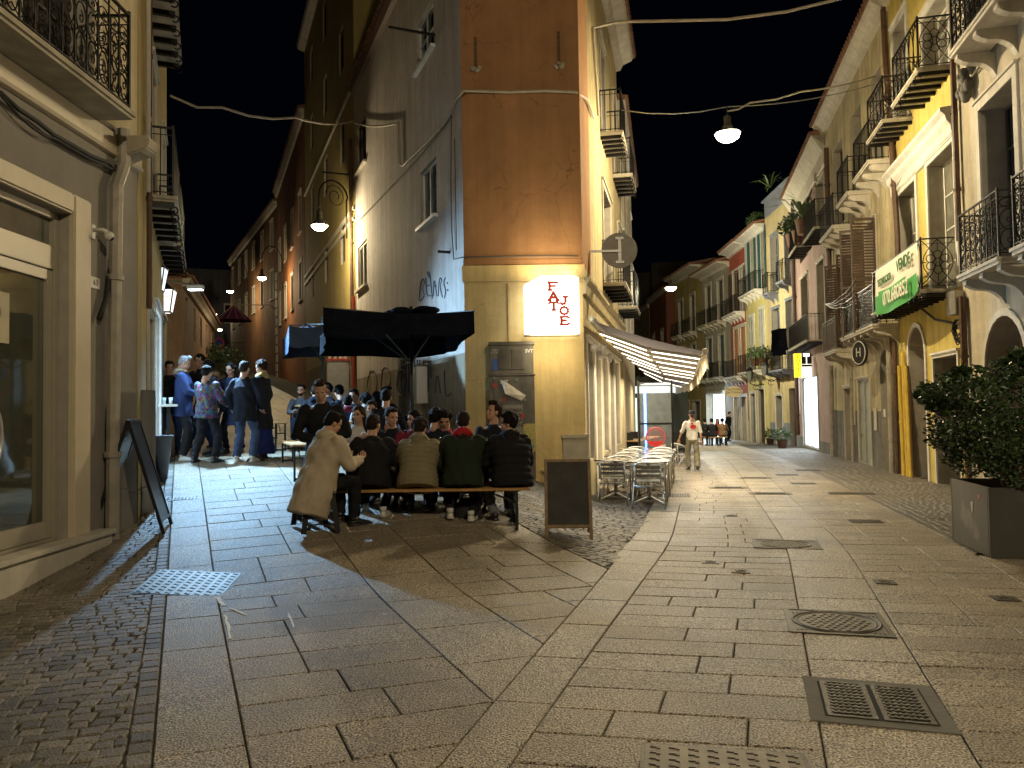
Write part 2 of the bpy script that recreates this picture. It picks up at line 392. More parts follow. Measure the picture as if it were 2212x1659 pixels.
def lay(parent, name, polys, m, limit=290, gap=.0045, **k):
    """polys near to far: the nearest as pieces, the others joined"""
    polys = [inset(p, gap) for p in polys if len(p) >= 3 and area(p) > .0025]
    # those seen largest (nearest) first
    def seen(p):
        cx = sum(q[0] for q in p)/len(p); cy = sum(q[1] for q in p)/len(p)
        if cy < 2.9 or abs(cx)/max(cy, .1) > .72: return -1
        return area(p)/(cx*cx+cy*cy)**1.5
    polys.sort(key=lambda p: -seen(p))
    for i, p in enumerate(polys[:limit]):
        mb = MB(); c = (sum(q[0] for q in p)/len(p), sum(q[1] for q in p)/len(p))
        slab_mb(mb, p, c=c, **k); mb.build(name, m, parent, loc=(c[0], c[1], 0), fix=True)
    if len(polys) > limit:
        mb = MB()
        for p in polys[limit:]: slab_mb(mb, p, **k)
        o = mb.build('outer_'+name+'s', m, parent); o['kind'] = 'stuff'
# --- left street frame: q = x + .43 y across, t along
LK = .43
def LF(q, t): return (q - LK*t, t)             # t = world y on that line
A_PL = (-1.0, .303, -1.34)                      # keep left of line A: x < .303y - 1.34
def wallX(y): return -.85 - .395*(y-13.7)       # left face of the corner building
leftpav = struct('left_pavement', link('left_pavement', None))
polys = []
def sk(q, t, qr): return LF(q, t + .30*(q-qr))  # cross joints rise a little to the right
t = 2.7
while t < 34:                                   # big square slabs of the edge band
    polys.append(('big', [sk(-.13, t, 0), sk(.29, t, 0), sk(.29, t+.76, 0), sk(-.13, t+.76, 0)])); t += .76
t = 2.4; k = 0
while t < 34:
    cuts = [.29]; q = .29 + random.choice([.45, .62, .8])
    while q < 1.45: cuts.append(q); q += random.choice([.72, .85, 1.0])
    cuts.append(1.61)
    for a, b in zip(cuts, cuts[1:]): polys.append(('s', [sk(a, t, 0), sk(b, t, 0), sk(b, t+.38, 0), sk(a, t+.38, 0)]))
    t += .38
t = 2.6
while t < 34:
    polys.append(('big', [sk(1.61, t, 0), sk(2.33, t, 0), sk(2.33, t+.76, 0), sk(1.61, t+.76, 0)])); t += .76
t = 1.8
while t < 34:
    q = 2.33; cuts = [q]; q += random.choice([.5, .7, .95])
    while q < 3.35: cuts.append(q); q += random.choice([.6, .8])
    cuts.append(3.52)
    for a, b in zip(cuts, cuts[1:]): polys.append(('s', [sk(a, t, 0), sk(b, t, 0), sk(b, t+.38, 0), sk(a, t+.38, 0)]))
    t += .38
t = 2.0
while t < 34:
    polys.append(('big', [sk(3.52, t, 0), sk(4.03, t, 0), sk(4.03, t+.74, 0), sk(3.52, t+.74, 0)])); t += .74
clipL = [A_PL]
big = [clip(p, clipL) for n_, p in polys if n_ == 'big']; small = [clip(p, clipL) for n_, p in polys if n_ == 's']
lay(leftpav, 'paving_slab', small, SLAB, 200)
lay(leftpav, 'large_paving_slab', big, SLAB2, 90)
# --- right street frame, bending: centre line E
def EC(t):
    """point and direction of line E at world y = t"""
    k1, k2 = .327, .245
    a = sm(7.4, 9.8, t)
    ts = np.linspace(3.24, t, 24) if t != 3.24 else [3.24]
    x = 1.28
    for i in range(len(ts)-1):
        tm = (ts[i]+ts[i+1])/2; x += (k1 + (k2-k1)*sm(7.2, 10.2, tm) + (.17-k2)*sm(18, 34, tm)) * (ts[i+1]-ts[i])
    return x
ECt = {}
def RF_(s, t):
    key = round(t, 3)
    if key not in ECt: ECt[key] = EC(t)
    return (ECt[key] + s*1.05, t - .2*s)
rightpav = struct('right_pavement', link('right_pavement', None))
small = []; big = []
def quad(s0, s1, t0, t1):
    return [RF_(s0, t0), RF_(s1, t0), RF_(s1, t1), RF_(s0, t1)]
t = 2.2; row = 0
while t < 60:
    hgt = .30 if t < 22 else .6
    lo = -1.2 - (0 if t < 12.5 else min(2.4, (t-12.5)*.5))
    q = lo + (random.choice([.5, .62]) if row % 2 else random.choice([.3, .8])); cuts = [lo]
    while q < -.25: cuts.append(q); q += random.choice([.6, .75, .9])
    cuts.append(0)
    for a, b in zip(cuts, cuts[1:]): small.append(quad(a, b, t, t+hgt))
    hi = 1.72 if t < 40 else 3.0
    q = .57 + random.choice([.35, .5, .7]); cuts = [.57]
    while q < hi-.25: cuts.append(q); q += random.choice([.5, .62, .8])
    cuts.append(hi)
    if t < 8:
        while cuts[-1] < 2.9: cuts.append(cuts[-1] + random.choice([.6, .8]))
    for a, b in zip(cuts, cuts[1:]): small.append(quad(a, b, t, t+hgt))
    t += hgt; row += 1
t = 2.3
while t < 60:
    big.append(quad(0, .57, t, t+.78)); t += .78
t = 2.3
while t < 12.6:
    q_ = quad(-1.98 if t < 7.3 else -1.62, -1.2, t, t+.72)
    big.append(clip(q_, [(1, -.303, 1.34)]) if t < 7.3 else q_); t += .72
lay(rightpav, 'paving_slab', small, SLAB, 285)
lay(rightpav, 'large_paving_slab', big, SLAB2, 60)
# --- cobbles
def cobbles(struct_name, inside, rows, jit=.013, cl=(), limit=290, ang=0.0, size=.105, len_=.11, bounds=(0,0,1,1)):
    st = struct(struct_name, link(struct_name, None)); ps = []
    ca, sa = math.cos(ang), math.sin(ang)
    x0, y0, x1, y1 = bounds; cx, cy = (x0+x1)/2, (y0+y1)/2; R = math.hypot(x1-x0, y1-y0)/2
    v = -R; r = 0
    while v < R:
        u = -R + random.uniform(0, len_)
        while u < R:
            L = len_*random.uniform(.8, 1.25)
            c4 = [(u, v), (u+L, v), (u+L, v+size), (u, v+size)]
            wv = .035*math.sin(u*3.1)
            P = []
            for a, b in c4:
                a2 = a + random.uniform(-jit, jit); b2 = b + wv + random.uniform(-jit, jit)
                P.append((cx + a2*ca - b2*sa, cy + a2*sa + b2*ca))
            m_ = (sum(p[0] for p in P)/4, sum(p[1] for p in P)/4)
            if inside(*m_):
                P = clip(P, cl)
                if len(P) >= 3: ps.append(P)
            u += L
        v += size; r += 1
    lay(st, 'cobblestone', ps, COB, limit, gap=.0035, top=.001, tilt=.007, bev=.008)
    return st
def inL(x, y): return (x + LK*y < -.20) and x > -4.6 - max(0, (y-9.0))*.40 and x > -.78*y - .3 and y > 2.8
cobbles('left_cobbles', inL, 0, cl=[(-1, -LK, -.250)], ang=.28, bounds=(-5, 2.8, -1.2, 11.5), size=.102, len_=.108)
e = struct('edge_cobbles', link('edge_cobbles', None)); ps = []
t = 2.8
while t < 14:
    w_ = random.uniform(.10, .135)
    ps.append([sk(-.252+random.uniform(-.006,.004), t, 0), sk(-.133, t, 0), sk(-.133, t+w_, 0), sk(-.252+random.uniform(-.006,.004), t+w_, 0)]); t += w_
lay(e, 'cobblestone', ps, COB, 200, gap=.0035, top=.001, tilt=.005, bev=.009)
def inC(x, y):
    return (x + LK*y > 4.0) and (x < (.303*y - 1.34 if y < 8 else EC(y-.324) - 1.675)) and y < 13.7 and x < 2.2
cobbles('corner_cobbles', inC, 0, cl=[(1, LK, -4.045), ], ang=-.45, bounds=(-1.2, 6.6, 2.6, 13.8), size=.105, len_=.12)
def inR(x, y):
    return (x > RF_(1.74, y)[0] + .0) and x < .225*y + 5.3 and y > 8.3
def fcob(y0, y1, n_, nm):
    pass
# verge of small stones along the right facades (joined, seen very small)
mb = MB(); st = struct('verge_cobbles', link('verge_cobbles', None)); ps = []
t = 8.0
while t < 34:
    step = .11 if t < 16 else .2
    x = EC(t+.35) + 1.72*1.05 + .012
    lim = .225*t + 5.2
    while x < lim:
        w_ = step*random.uniform(.9, 1.3)
        ps.append([(x+random.uniform(-.01,.01), t), (x+w_, t+random.uniform(-.01,.01)), (x+w_, t+step), (x, t+step+random.uniform(-.01,.01))]); x += w_
    t += step
lay(st, 'cobblestone', ps, COB, 290, gap=.007, top=.002, tilt=.004, bev=.008)

# --- covers and gratings set in the paving
IRONC = mat('cast_iron', (.085, .075, .06), rough=.5, metal=.55, var=.3, scale=14, bump=.3)
IRON_DK = mat('drain_dark', (.006, .006, .006), rough=.9)
STEELC = mat('steel_cover', (.20, .195, .18), rough=.5, metal=.55, var=.15, bump=.2)
def quadM(pts, ang=None):
    c = sum(pts, Vector())/4
    return c
def ground_frame(x, y, rz):
    z = gz(x, y); e_ = .3
    n = Vector((-(gz(x+e_, y)-gz(x-e_, y))/(2*e_), -(gz(x, y+e_)-gz(x, y-e_))/(2*e_), 1)).normalized()
    X = Vector((math.cos(rz), math.sin(rz), 0)); X = (X - n*X.dot(n)).normalized(); Y = n.cross(X)
    M = Matrix((X, Y, n)).transposed().to_4x4(); M.translation = (x, y, z); return M
def cover_thing(name, label, x, y, rz, group=None):
    o = link(name, None); o.matrix_world = ground_frame(x, y, rz); tag(o, label, 'manhole cover', group); return o
def round_cover(label, x, y, rz, w, d, n=15, big=True, group=None):
    o = cover_thing('manhole_cover', label, x, y, rz, group)
    mb = MB(); t_ = .035
    for a in ((-w/2,-d/2,w/2,-d/2+t_),(-w/2,d/2-t_,w/2,d/2),(-w/2,-d/2+t_,-w/2+t_,d/2-t_),(w/2-t_,-d/2+t_,w/2,d/2-t_)):
        mb.box(a[0],a[1],-.02,a[2],a[3],.008)
    mb.build('frame', IRONC, o, bevel=.002)
    mb = MB(); mb.box(-w/2+t_, -d/2+t_, -.02, w/2-t_, d/2-t_, .003); 
    if big:
        for sx in (-1, 1):
            for sy in (-1, 1):
                for i in range(4):
                    mb.box(sx*(w/2-.06-.028*i)-.008, sy*(d/2-.10)-.03+.008*i, 0, sx*(w/2-.06-.028*i)+.008, sy*(d/2-.10)+.03-.008*i, .007)
    mb.build('plate', IRONC, o)
    R = min(w, d)/2 - .045
    mb = MB(); mb.tube([(R*math.cos(i*PI/16), R*math.sin(i*PI/16), .004) for i in range(32)], .009, 5, closed=True)
    mb.tube([(R*.9*math.cos(i*PI/16), R*.9*math.sin(i*PI/16), .004) for i in range(32)], .006, 5, closed=True)
    mb.build('ring', IRONC, o, smooth=True)
    mb = MB(); mb.lathe([(R*.985, -.015), (R*.985, .0045)], n=32)
    st_ = .052 if big else .03; k = int(R*.8/st_)
    for i in range(-k, k+1):
        for j in range(-k, k+1):
            px, py = i*st_ + (st_/2 if j % 2 else 0), j*st_
            if math.hypot(px, py) < R*.8: mb.lathe([(st_*.30, 0), (st_*.30, .008), (st_*.2, .010)], (px, py, 0), n=7)
    mb.build('lid', IRONC, o)
round_cover('nearest large iron cover with round studded lid in the right street', 2.24, 5.43, -.28, .66, .66)
round_cover('round studded manhole lid in square frame farther up the right street', 3.06, 8.72, -.28, .72, .62)
def grate(label, x, y, rz, w, d, halves=2, slots=11, name='drain_grate', group=None):
    o = link(name, None); o.matrix_world = ground_frame(x, y, rz); tag(o, label, 'drain grate', group)
    mb = MB(); mb.box(-w/2-.07, -d/2-.07, -.02, w/2+.07, d/2+.07, .003); mb.build('concrete_surround', mat('concrete', (.13,.12,.10), rough=.9, bump=.4, bscale=40), o)
    mb = MB(); mb.box(-w/2, -d/2, -.02, w/2, d/2, .0045); mb.build('drain_pit', IRON_DK, o)
    mb = MB(); hw = w/halves
    for h_ in range(halves):
        x0 = -w/2 + h_*hw + .012; x1 = x0 + hw - .024
        mb.box(x0, -d/2, .0, x0+.028, d/2, .010); mb.box(x1-.028, -d/2, .0, x1, d/2, .010)
        mb.box(x0+.028, -d/2, 0, x1-.028, -d/2+.02, .010); mb.box(x0+.028, d/2-.02, 0, x1-.028, d/2, .010)
        for i in range(1, slots):
            yy = -d/2 + .01 + (d-.02)*i/slots; mb.box(x0+.028, yy-.0085, 0, x1-.028, yy+.0085, .0095)
            for j in range(1, 8):
                xx = x0 + (x1-x0)*j/8; mb.box(xx-.006, yy-.013, 0, xx+.006, yy+.013, .0135)
    mb.build('grating', IRONC, o)
    return o
grate('double iron drain grate set in rough concrete at the lower right', 1.80, 3.93, -.30, .50, .50, slots=11)
for i, (x_, y_, lab) in enumerate([(onground(1573,1054).x, onground(1573,1054).y, 'long slotted iron drain grate, left of the pair beyond the round lid'),
        (onground(1630,1033).x, onground(1630,1033).y, 'long slotted drain grate farthest left, level with the walking waitress'),
        (onground(1664,1067).x, onground(1664,1067).y, 'slotted iron drain grate to the right in the middle of the right street')]):
    grate(lab, x_, y_, -.2, .62, .3, halves=1, slots=6)
for (u_, v_, lab) in [(1535,1216,'small square valve cover left of the row of two'), (1600,1236,'small square valve cover right of the row of two'),
        (1912,1258,'small square valve cover between the two big round lids and the planter'), (2172,1295,'small square valve cover at the right edge of the picture'),
        (1580,1115,'tiny square valve cover in front of the steel tables')]:
    p = onground(u_, v_); round_cover(lab, p.x, p.y, -.25, .17, .17, big=False)
for (u_, v_, lab, wx, dy) in [(1870,1127,'square patterned iron cover left of the big planter', .42, .34), (1840,1067,'wide flat iron cover near the right cobbles', .8, .34),
        (1700,1026,'flat iron cover beyond the drain grates', .5, .4), (1745,1016,'thin flat iron cover far up the street', .6, .5), (1455,1071,'grey mesh cover beside the steel chairs', .62, .62),
        (1735,1045,'pair-like flat iron cover beside the verge', .5, .35), (402,1077,'slotted iron drain in the left street pavement', .34, .2), (352,1078,'small slotted drain on the left cobbles', .2,.16)]:
    p = onground(u_, v_); o = cover_thing('manhole_cover', lab, p.x, p.y, -.22 if u_ > 900 else .3)
    mb = MB(); mb.box(-wx/2,-dy/2,-.02,wx/2,dy/2,.006); mb.build('frame', IRONC, o, bevel=.002)
    mb = MB(); nx_ = int(wx/.045); ny_ = int(dy/.045)
    for i in range(nx_):
        for j in range(ny_): mb.box(-wx/2+.02+i*.045, -dy/2+.02+j*.045, .003, -wx/2+.044+i*.045, -dy/2+.044+j*.045, .010)
    tag(mb.build('tread', IRONC, o), kind='stuff')
def steel_cover(label, P4, name='manhole_cover', nx_=9, ny_=9, pm=None):
    """square plate on four ground points (order around) with raised tread marks"""
    c = sum(P4, Vector())/4; ex = ((P4[1]-P4[0])+(P4[2]-P4[3]))/2; ey = ((P4[3]-P4[0])+(P4[2]-P4[1]))/2
    rz = math.atan2(ex.y, ex.x); o = link(name, None); o.matrix_world = ground_frame(c.x, c.y, rz); tag(o, label, 'manhole cover')
    w = ex.length; d = ey.length
    sh = ey.dot(ex.normalized())
    def S(x, y, z): return (x + sh*y/d, y*math.sqrt(max(.2, 1-(sh/d)**2)), z)
    def sbox(mb, x0, y0, z0, x1, y1, z1):
        vs = [S(x0,y0,z0),S(x1,y0,z0),S(x1,y1,z0),S(x0,y1,z0),S(x0,y0,z1),S(x1,y0,z1),S(x1,y1,z1),S(x0,y1,z1)]
        mb.add(vs, [(0,3,2,1),(4,5,6,7),(0,1,5,4),(1,2,6,5),(2,3,7,6),(3,0,4,7)])
    mb = MB(); sbox(mb, -w/2-.02, -d/2-.02, -.02, w/2+.02, d/2+.02, .004); mb.build('frame', IRONC, o)
    mb = MB(); sbox(mb, -w/2, -d/2, 0, w/2, d/2, .009); mb.build('plate', pm or STEELC, o)
    mb = MB()
    for i in range(nx_):
        for j in range(ny_):
            x_ = -w/2 + w*(i+.5)/nx_; y_ = -d/2 + d*(j+.5)/ny_; a = w/nx_*.28; b = d/ny_*.14
            sbox(mb, x_-a, y_-b, .008, x_+a, y_+b*.2, .013); sbox(mb, x_+a*.3, y_-b, .008, x_+a, y_-b*2.4, .013); sbox(mb, x_-a, y_+b*.2, .008, x_-a*.4, y_+b*1.8, .013)
    tag(mb.build('tread', IRONC, o), kind='stuff')
    return o
steel_cover('square steel cover lit blue-white on the left band of slabs', [onground(*p) for p in [(290,1282),(472,1290),(525,1240),(345,1233)]])
steel_cover('steel cover with raised tread marks cut by the bottom edge', [onground(*p) for p in [(1380,1690),(1760,1690),(1725,1645),(1405,1602)]], nx_=8, ny_=5, pm=mat('bronze_cover', (.13,.115,.085), rough=.55, metal=.5, var=.3))
# white paint spill on the left slabs
PAINT = mat('spilt_white_paint', (.7,.7,.68), rough=.7)
for i, (pp, wd) in enumerate([([(468,1290),(474,1302),(485,1312)], .022), ([(495,1316),(512,1322),(535,1332)], .012), ([(486,1332),(492,1358),(497,1388)], .012), ([(622,1328),(628,1342),(634,1362)], .007)]):
    P = [onground(*p) for p in pp]; mb = MB(); vs = []
    Q = []
    for a, b in zip(P, P[1:]):
        for j in range(6): Q.append(a.lerp(b, j/6))
    for q in Q:
        w_ = wd*random.uniform(.4, 1.1); j_ = random.uniform(-.006, .006); vs += [(q.x-w_+j_, q.y, gz(q.x,q.y)+.006), (q.x+w_+j_, q.y+.01, gz(q.x,q.y)+.006)]
    mb.add(vs, [(2*k_, 2*k_+1, 2*k_+3, 2*k_+2) for k_ in range(len(vs)//2-1)])
    tag(mb.build('paint_mark', PAINT), ['white paint spill beside the blue-lit steel cover','short white paint dash right of the steel cover','long white paint streak below the steel cover','thin white scratch on the slabs'][i], 'paint mark')
# ------------------------------------------------------------------ buildings
TRIM = mat('pale_trim', (.56, .52, .43), rough=.7, var=.08, streak=.2, bump=.1)
TRIMW = mat('white_trim', (.66, .64, .58), rough=.65, var=.06, streak=.15)
STONE = mat('balcony_stone', (.48, .44, .35), rough=.8, var=.12, streak=.3, bump=.2)
CURT = mat('curtained_pane', (.17,.165,.135), rough=.12, var=.25, scale=4)
REVEAL = mat('grey_reveal', (.36, .33, .27), rough=.85, var=.1, streak=.2)
WOODBR = mat('brown_door', (.15, .075, .035), rough=.5, var=.25, scale=12)
SHUT_BR = mat('brown_shutter', (.075, .05, .035), rough=.6, var=.2)
SHUT_GR = mat('green_shutter', (.02, .085, .085), rough=.6, var=.2)
SHUT_WH = mat('pale_shutter', (.45, .46, .42), rough=.6)
SHUT_OR = mat('orange_shutter', (.35, .17, .06), rough=.6)
ROOF = mat('roof_tile', (.20, .10, .06), rough=.9, var=.35, scale=10, bump=.5)
PIPE_BR = mat('rusty_pipe', (.085, .045, .028), rough=.6, var=.3, scale=8)
PIPE_GR = mat('grey_pipe', (.30, .27, .22), rough=.55, var=.2)
PIPE_YE = mat('yellow_pipe', (.62, .44, .07), rough=.5, var=.15, streak=.2)
CABLE = mat('cable_grey', (.10, .09, .075), rough=.7)
CABLE_D = mat('cable_black', (.015, .014, .013), rough=.7)
DARKIN = mat('dark_interior', (.012, .010, .008), rough=.9)
BLUEGR = mat('bluegrey_paint', (.20, .22, .27), rough=.8, var=.1, streak=.25)
DADO = mat('grey_dado', (.17, .16, .14), rough=.9, var=.15, streak=.45, bump=.3)

def hit(u, v, A, B):
    """x,y where the pixel ray crosses the vertical plane through A and B"""
    d = ray(u, v); A = Vector(A); B = Vector(B); e = B - A; n = Vector((-e.y, e.x))
    t = ((A.x*n.x + A.y*n.y)) / (d.x*n.x + d.y*n.y)
    return (d.x*t, d.y*t)
class Facade:
    def __init__(s, name, label, P0, P1, H, wallmat, depth=7.0, z0=None, cat='building', group=None):
        s.P0 = Vector(P0); s.P1 = Vector(P1); s.L = (s.P1-s.P0).length; s.d = (s.P1-s.P0)/s.L; s.n = Vector((-s.d.y, s.d.x))
        s.z0 = (min(gz(*P0), gz(*P1)) - .6) if z0 is None else z0
        s.H = H; s.wm = wallmat; s.D = depth; s.holes = []; s.extra = []; s.bands = []
        s.o = thing(name, label, cat, (s.P0.x, s.P0.y, 0), math.atan2(s.d.y, s.d.x), group)
    def at(s, u, v, off=0.0):
        d = ray(u, v); A = s.P0 - s.n*off
        t = (A.dot(s.n)) / (d.x*s.n.x + d.y*s.n.y)
        p = Vector((d.x*t, d.y*t)); return ((p-A).dot(s.d), CAM_P.z + d.z*t)
    def x(s, u, v, off=0.0): return s.at(u, v, off)[0]
    def z(s, u, v, off=0.0): return s.at(u, v, off)[1]
    def gzx(s, x):
        p = s.P0 + s.d*x - s.n*.1; return gz(p.x, p.y)
    def hole(s, x0, x1, z0, z1, dep=.25, arch=False):
        s.holes.append([max(.03, x0), min(s.L-.03, x1), z0, z1, dep, arch])
    def wall(s, mats=None):
        """front with real recesses, ends, back and top"""
        mb = MB(); cut = []
        X = sorted({0.0, s.L} | {h[0] for h in s.holes} | {h[1] for h in s.holes})
        Z = sorted({s.z0, s.H} | {min(h[2], s.H) for h in s.holes} | {min(h[3], s.H) for h in s.holes} | {b[0] for b in s.bands if b[0] < s.H})
        for i in range(len(X)-1):
            for j in range(len(Z)-1):
                cx, cz = (X[i]+X[i+1])/2, (Z[j]+Z[j+1])/2
                if any(h[0] < cx < h[1] and h[2] < cz < h[3] for h in s.holes): continue
                mi = 0
                for zb, bi in s.bands:
                    if cz < zb: mi = bi; break
                mb.add([(X[i],0,Z[j]),(X[i+1],0,Z[j]),(X[i+1],0,Z[j+1]),(X[i],0,Z[j+1])], [(0,1,2,3)], mi)
        for x0, x1, z0, z1, dep, arch in s.holes:
            z1 = min(z1, s.H)
            mb.add([(x0,0,z0),(x0,dep,z0),(x0,dep,z1),(x0,0,z1)], [(0,1,2,3)], 1)
            mb.add([(x1,0,z0),(x1,dep,z0),(x1,dep,z1),(x1,0,z1)], [(3,2,1,0)], 1)
            mb.add([(x0,0,z1),(x0,dep,z1),(x1,dep,z1),(x1,0,z1)], [(0,1,2,3)], 1)
            mb.add([(x0,0,z0),(x1,0,z0),(x1,dep,z0),(x0,dep,z0)], [(0,1,2,3)], 1)
            mb.add([(x0,dep,z0),(x1,dep,z0),(x1,dep,z1),(x0,dep,z1)], [(0,1,2,3)], 1)
            if arch:
                xm = (x0+x1)/2; r = (x1-x0)/2; rise = arch if isinstance(arch, float) else r; zs = z1-rise
                for sd in (-1, 1):
                    xe = x0 if sd < 0 else x1
                    pts = [(xm + sd*r*math.cos(t), -.001, zs + rise*math.sin(t)) for t in [PI/2*k/8 for k in range(9)]]
                    poly = [(xe, -.001, z1)] + pts
                    for k in range(len(pts)-1):
                        mb.add([(xe,-.001,z1+.0), pts[k], pts[k+1]], [(0,1,2)], 0)
                        a, b = pts[k], pts[k+1]
                        mb.add([a, b, (b[0], dep, b[2]), (a[0], dep, a[2])], [(0,1,2,3)], 1)
        L, H, D, z0 = s.L, s.H, s.D, s.z0
        mb.add([(0,0,z0),(0,D,z0),(0,D,H),(0,0,H)], [(3,2,1,0)], 0); mb.add([(L,0,z0),(L,D,z0),(L,D,H),(L,0,H)], [(0,1,2,3)], 0)
        mb.add([(0,D,z0),(L,D,z0),(L,D,H),(0,D,H)], [(3,2,1,0)], 0); mb.add([(0,0,H),(L,0,H),(L,D,H),(0,D,H)], [(0,1,2,3)], 0)
        return mb.build('wall', mats or [s.wm, REVEAL], s.o, fix=False)
    def cornice(s, z, prof, m=TRIM, x0=-.02, x1=None, name='cornice'):
        """prof: (outward, dz) polygon, extruded along the wall"""
        x1 = s.L+.02 if x1 is None else x1
        return MB().prism([(x0, -a-.003, z+b) for a, b in prof], (x1-x0, 0, 0)).build(name, m, s.o)
    def eave(s, over=.45, th=.12, m=None, mr=None):
        s.cornice(s.H, [(-.0,-.35),(.12,-.33),(.2,-.18),(over-.1,-.08),(over-.05,0),(0,0)], m or TRIM)
        mb = MB(); mb.box(-.05, -over, s.H+.004, s.L+.05, 1.5, s.H+.004+th*.5)
        k = int(s.L/.22)
        for i in range(k+1):
            x_ = i*s.L/max(k,1); mb.tube([(x_, -over-.03, s.H+.07), (x_, 1.5, s.H+.07+.45)], .07, 6)
        mb.build('roof', mr or ROOF, s.o)
    def window(s, x0, x1, z0, z1, dep=.28, trim=.12, tm=None, fm=None, kind='window', sill=False, shut=None, arch=False, panes=2, rows=3, pane=None, leaf=None, light_m=None, smat=None):
        if x0 > x1: x0, x1 = x1, x0
        if z1 > s.H - .05: z1 = s.H - .05
        x0 = max(.04, x0); x1 = min(s.L-.04, x1)
        if x1-x0 < .1: return None
        s.hole(x0, x1, z0, z1, dep, arch)
        fm = fm or TRIMW; y = dep - .07; w = .055; mb = MB()
        mb.box(x0+.003, y, z0+.003, x0+w, y+.06, z1-.003); mb.box(x1-w, y, z0+.003, x1-.003, y+.06, z1-.003)
        mb.box(x0+w, y, z1-w, x1-w, y+.06, z1-.003); mb.box(x0+w, y, z0+.003, x1-w, y+.06, z0+w)
        for i in range(1, panes):
            xm = x0 + (x1-x0)*i/panes; mb.box(xm-.035, y-.012, z0+w, xm+.035, y+.05, z1-w)
        if rows and kind == 'window':
            for i in range(panes):
                a = x0 + (x1-x0)*i/panes + .035; b = x0 + (x1-x0)*(i+1)/panes - .035
                for j in range(1, rows):
                    zz = z0 + (z1-z0)*j/rows; mb.box(a, y+.004, zz-.014, b, y+.04, zz+.014)
        if kind == 'door':
            for i in range(panes):
                a = x0 + (x1-x0)*i/panes + .035; b = x0 + (x1-x0)*(i+1)/panes - .035
                mb.box(a, y+.035, z0+w, b, y+.055, z1-w)
                for (p, q) in ((.06, .30), (.34, .62), (.66, .94)):
                    mb.box(a+.05, y+.018, z0+w+(z1-z0-2*w)*p, b-.05, y+.036, z0+w+(z1-z0-2*w)*q)
        o = mb.build(kind, fm, s.o)
        if kind == 'window':
            MB().box(x0+w, y+.028, z0+w, x1-w, y+.034, z1-w).build('pane', pane or GLASS_DARK, o)
        if trim:
            t = trim; mt = MB(); e = .002
            zb = z0 if not sill else z0
            if arch:
                xm = (x0+x1)/2; r = (x1-x0)/2; rise = arch if isinstance(arch, float) else r; zs = z1-rise
                inn = [(x0, zb)] + [(xm - r*math.cos(t_), zs + rise*math.sin(t_)) for t_ in [PI*k/12 for k in range(13)]] + [(x1, zb)]
                out = [(x0-t, zb)] + [(xm - (r+t)*math.cos(t_), zs + (rise+t)*math.sin(t_)) for t_ in [PI*k/12 for k in range(13)]] + [(x1+t, zb)]
                for k in range(len(inn)-1):
                    P = [(inn[k][0], -.035, inn[k][1]), (inn[k+1][0], -.035, inn[k+1][1]), (out[k+1][0], -.035, out[k+1][1]), (out[k][0], -.035, out[k][1])]
                    mt.prism(P, (0, .033, 0))
            else:
                mt.box(x0-t, -.035, zb, x0-e, -.002, z1+t); mt.box(x1+e, -.035, zb, x1+t, -.002, z1+t); mt.box(x0-e, -.035, z1+e, x1+e, -.002, z1+t)
                mt.box(x0-t-.03, -.07, z1+t, x1+t+.03, -.002, z1+t+.045)
            mt.build('surround', tm or TRIM, o)
        if sill: MB().box(x0-.1, -.1, z0-.07, x1+.1, .02, z0-.004).build('sill', tm or TRIM, o)
        if shut:
            ang, sm_ = shut
            for sd in (0, 1):
                wv = (x1-x0)/2; hx = x0 if sd == 0 else x1
                M = Matrix.Translation((hx, -.045, z0)) @ Matrix.Rotation(math.radians(-ang if sd == 0 else ang), 4, 'Z')
                sg = 1 if sd == 0 else -1
                mb = MB(); h = z1-z0
                def bx(a, b, c, d, e_, f): mb.box(sg*a, b, c, sg*d, e_, f)
                bx(0, -.04, 0, .05, 0, h); bx(wv-.05, -.04, 0, wv, 0, h); bx(.05, -.04, 0, wv-.05, 0, .07); bx(.05, -.04, h-.07, wv-.05, 0, h); bx(.05, -.04, h*.45, wv-.05, 0, h*.45+.07)
                k = max(5, int(h/.085))
                for i in range(k):
                    zz = .09 + (h-.2)*i/k
                    mb.add([(sg*.05,-.038,zz),(sg*(wv-.05),-.038,zz),(sg*(wv-.05),-.004,zz+.05),(sg*.05,-.004,zz+.05),
                            (sg*.05,-.038,zz+.010),(sg*(wv-.05),-.038,zz+.010),(sg*(wv-.05),-.004,zz+.06),(sg*.05,-.004,zz+.06)],
                           [(0,1,2,3),(4,5,6,7),(0,1,5,4),(3,2,6,7)])
                mb.build('shutter', sm_, o, M=M)
        return o
    def px(s, uL, uR, vB, vT, **k):
        """window from pixels: left edge and bottom at (uL,vB), right edge and top at (uR,vT); vB may be ('z', metres)"""
        xl = s.x(uL, vB if not isinstance(vB, tuple) else vT); xr, zt = s.at(uR, vT)
        zb = vB[1] if isinstance(vB, tuple) else s.z(uL, vB)
        return s.window(xl, xr, zb, zt, **k)
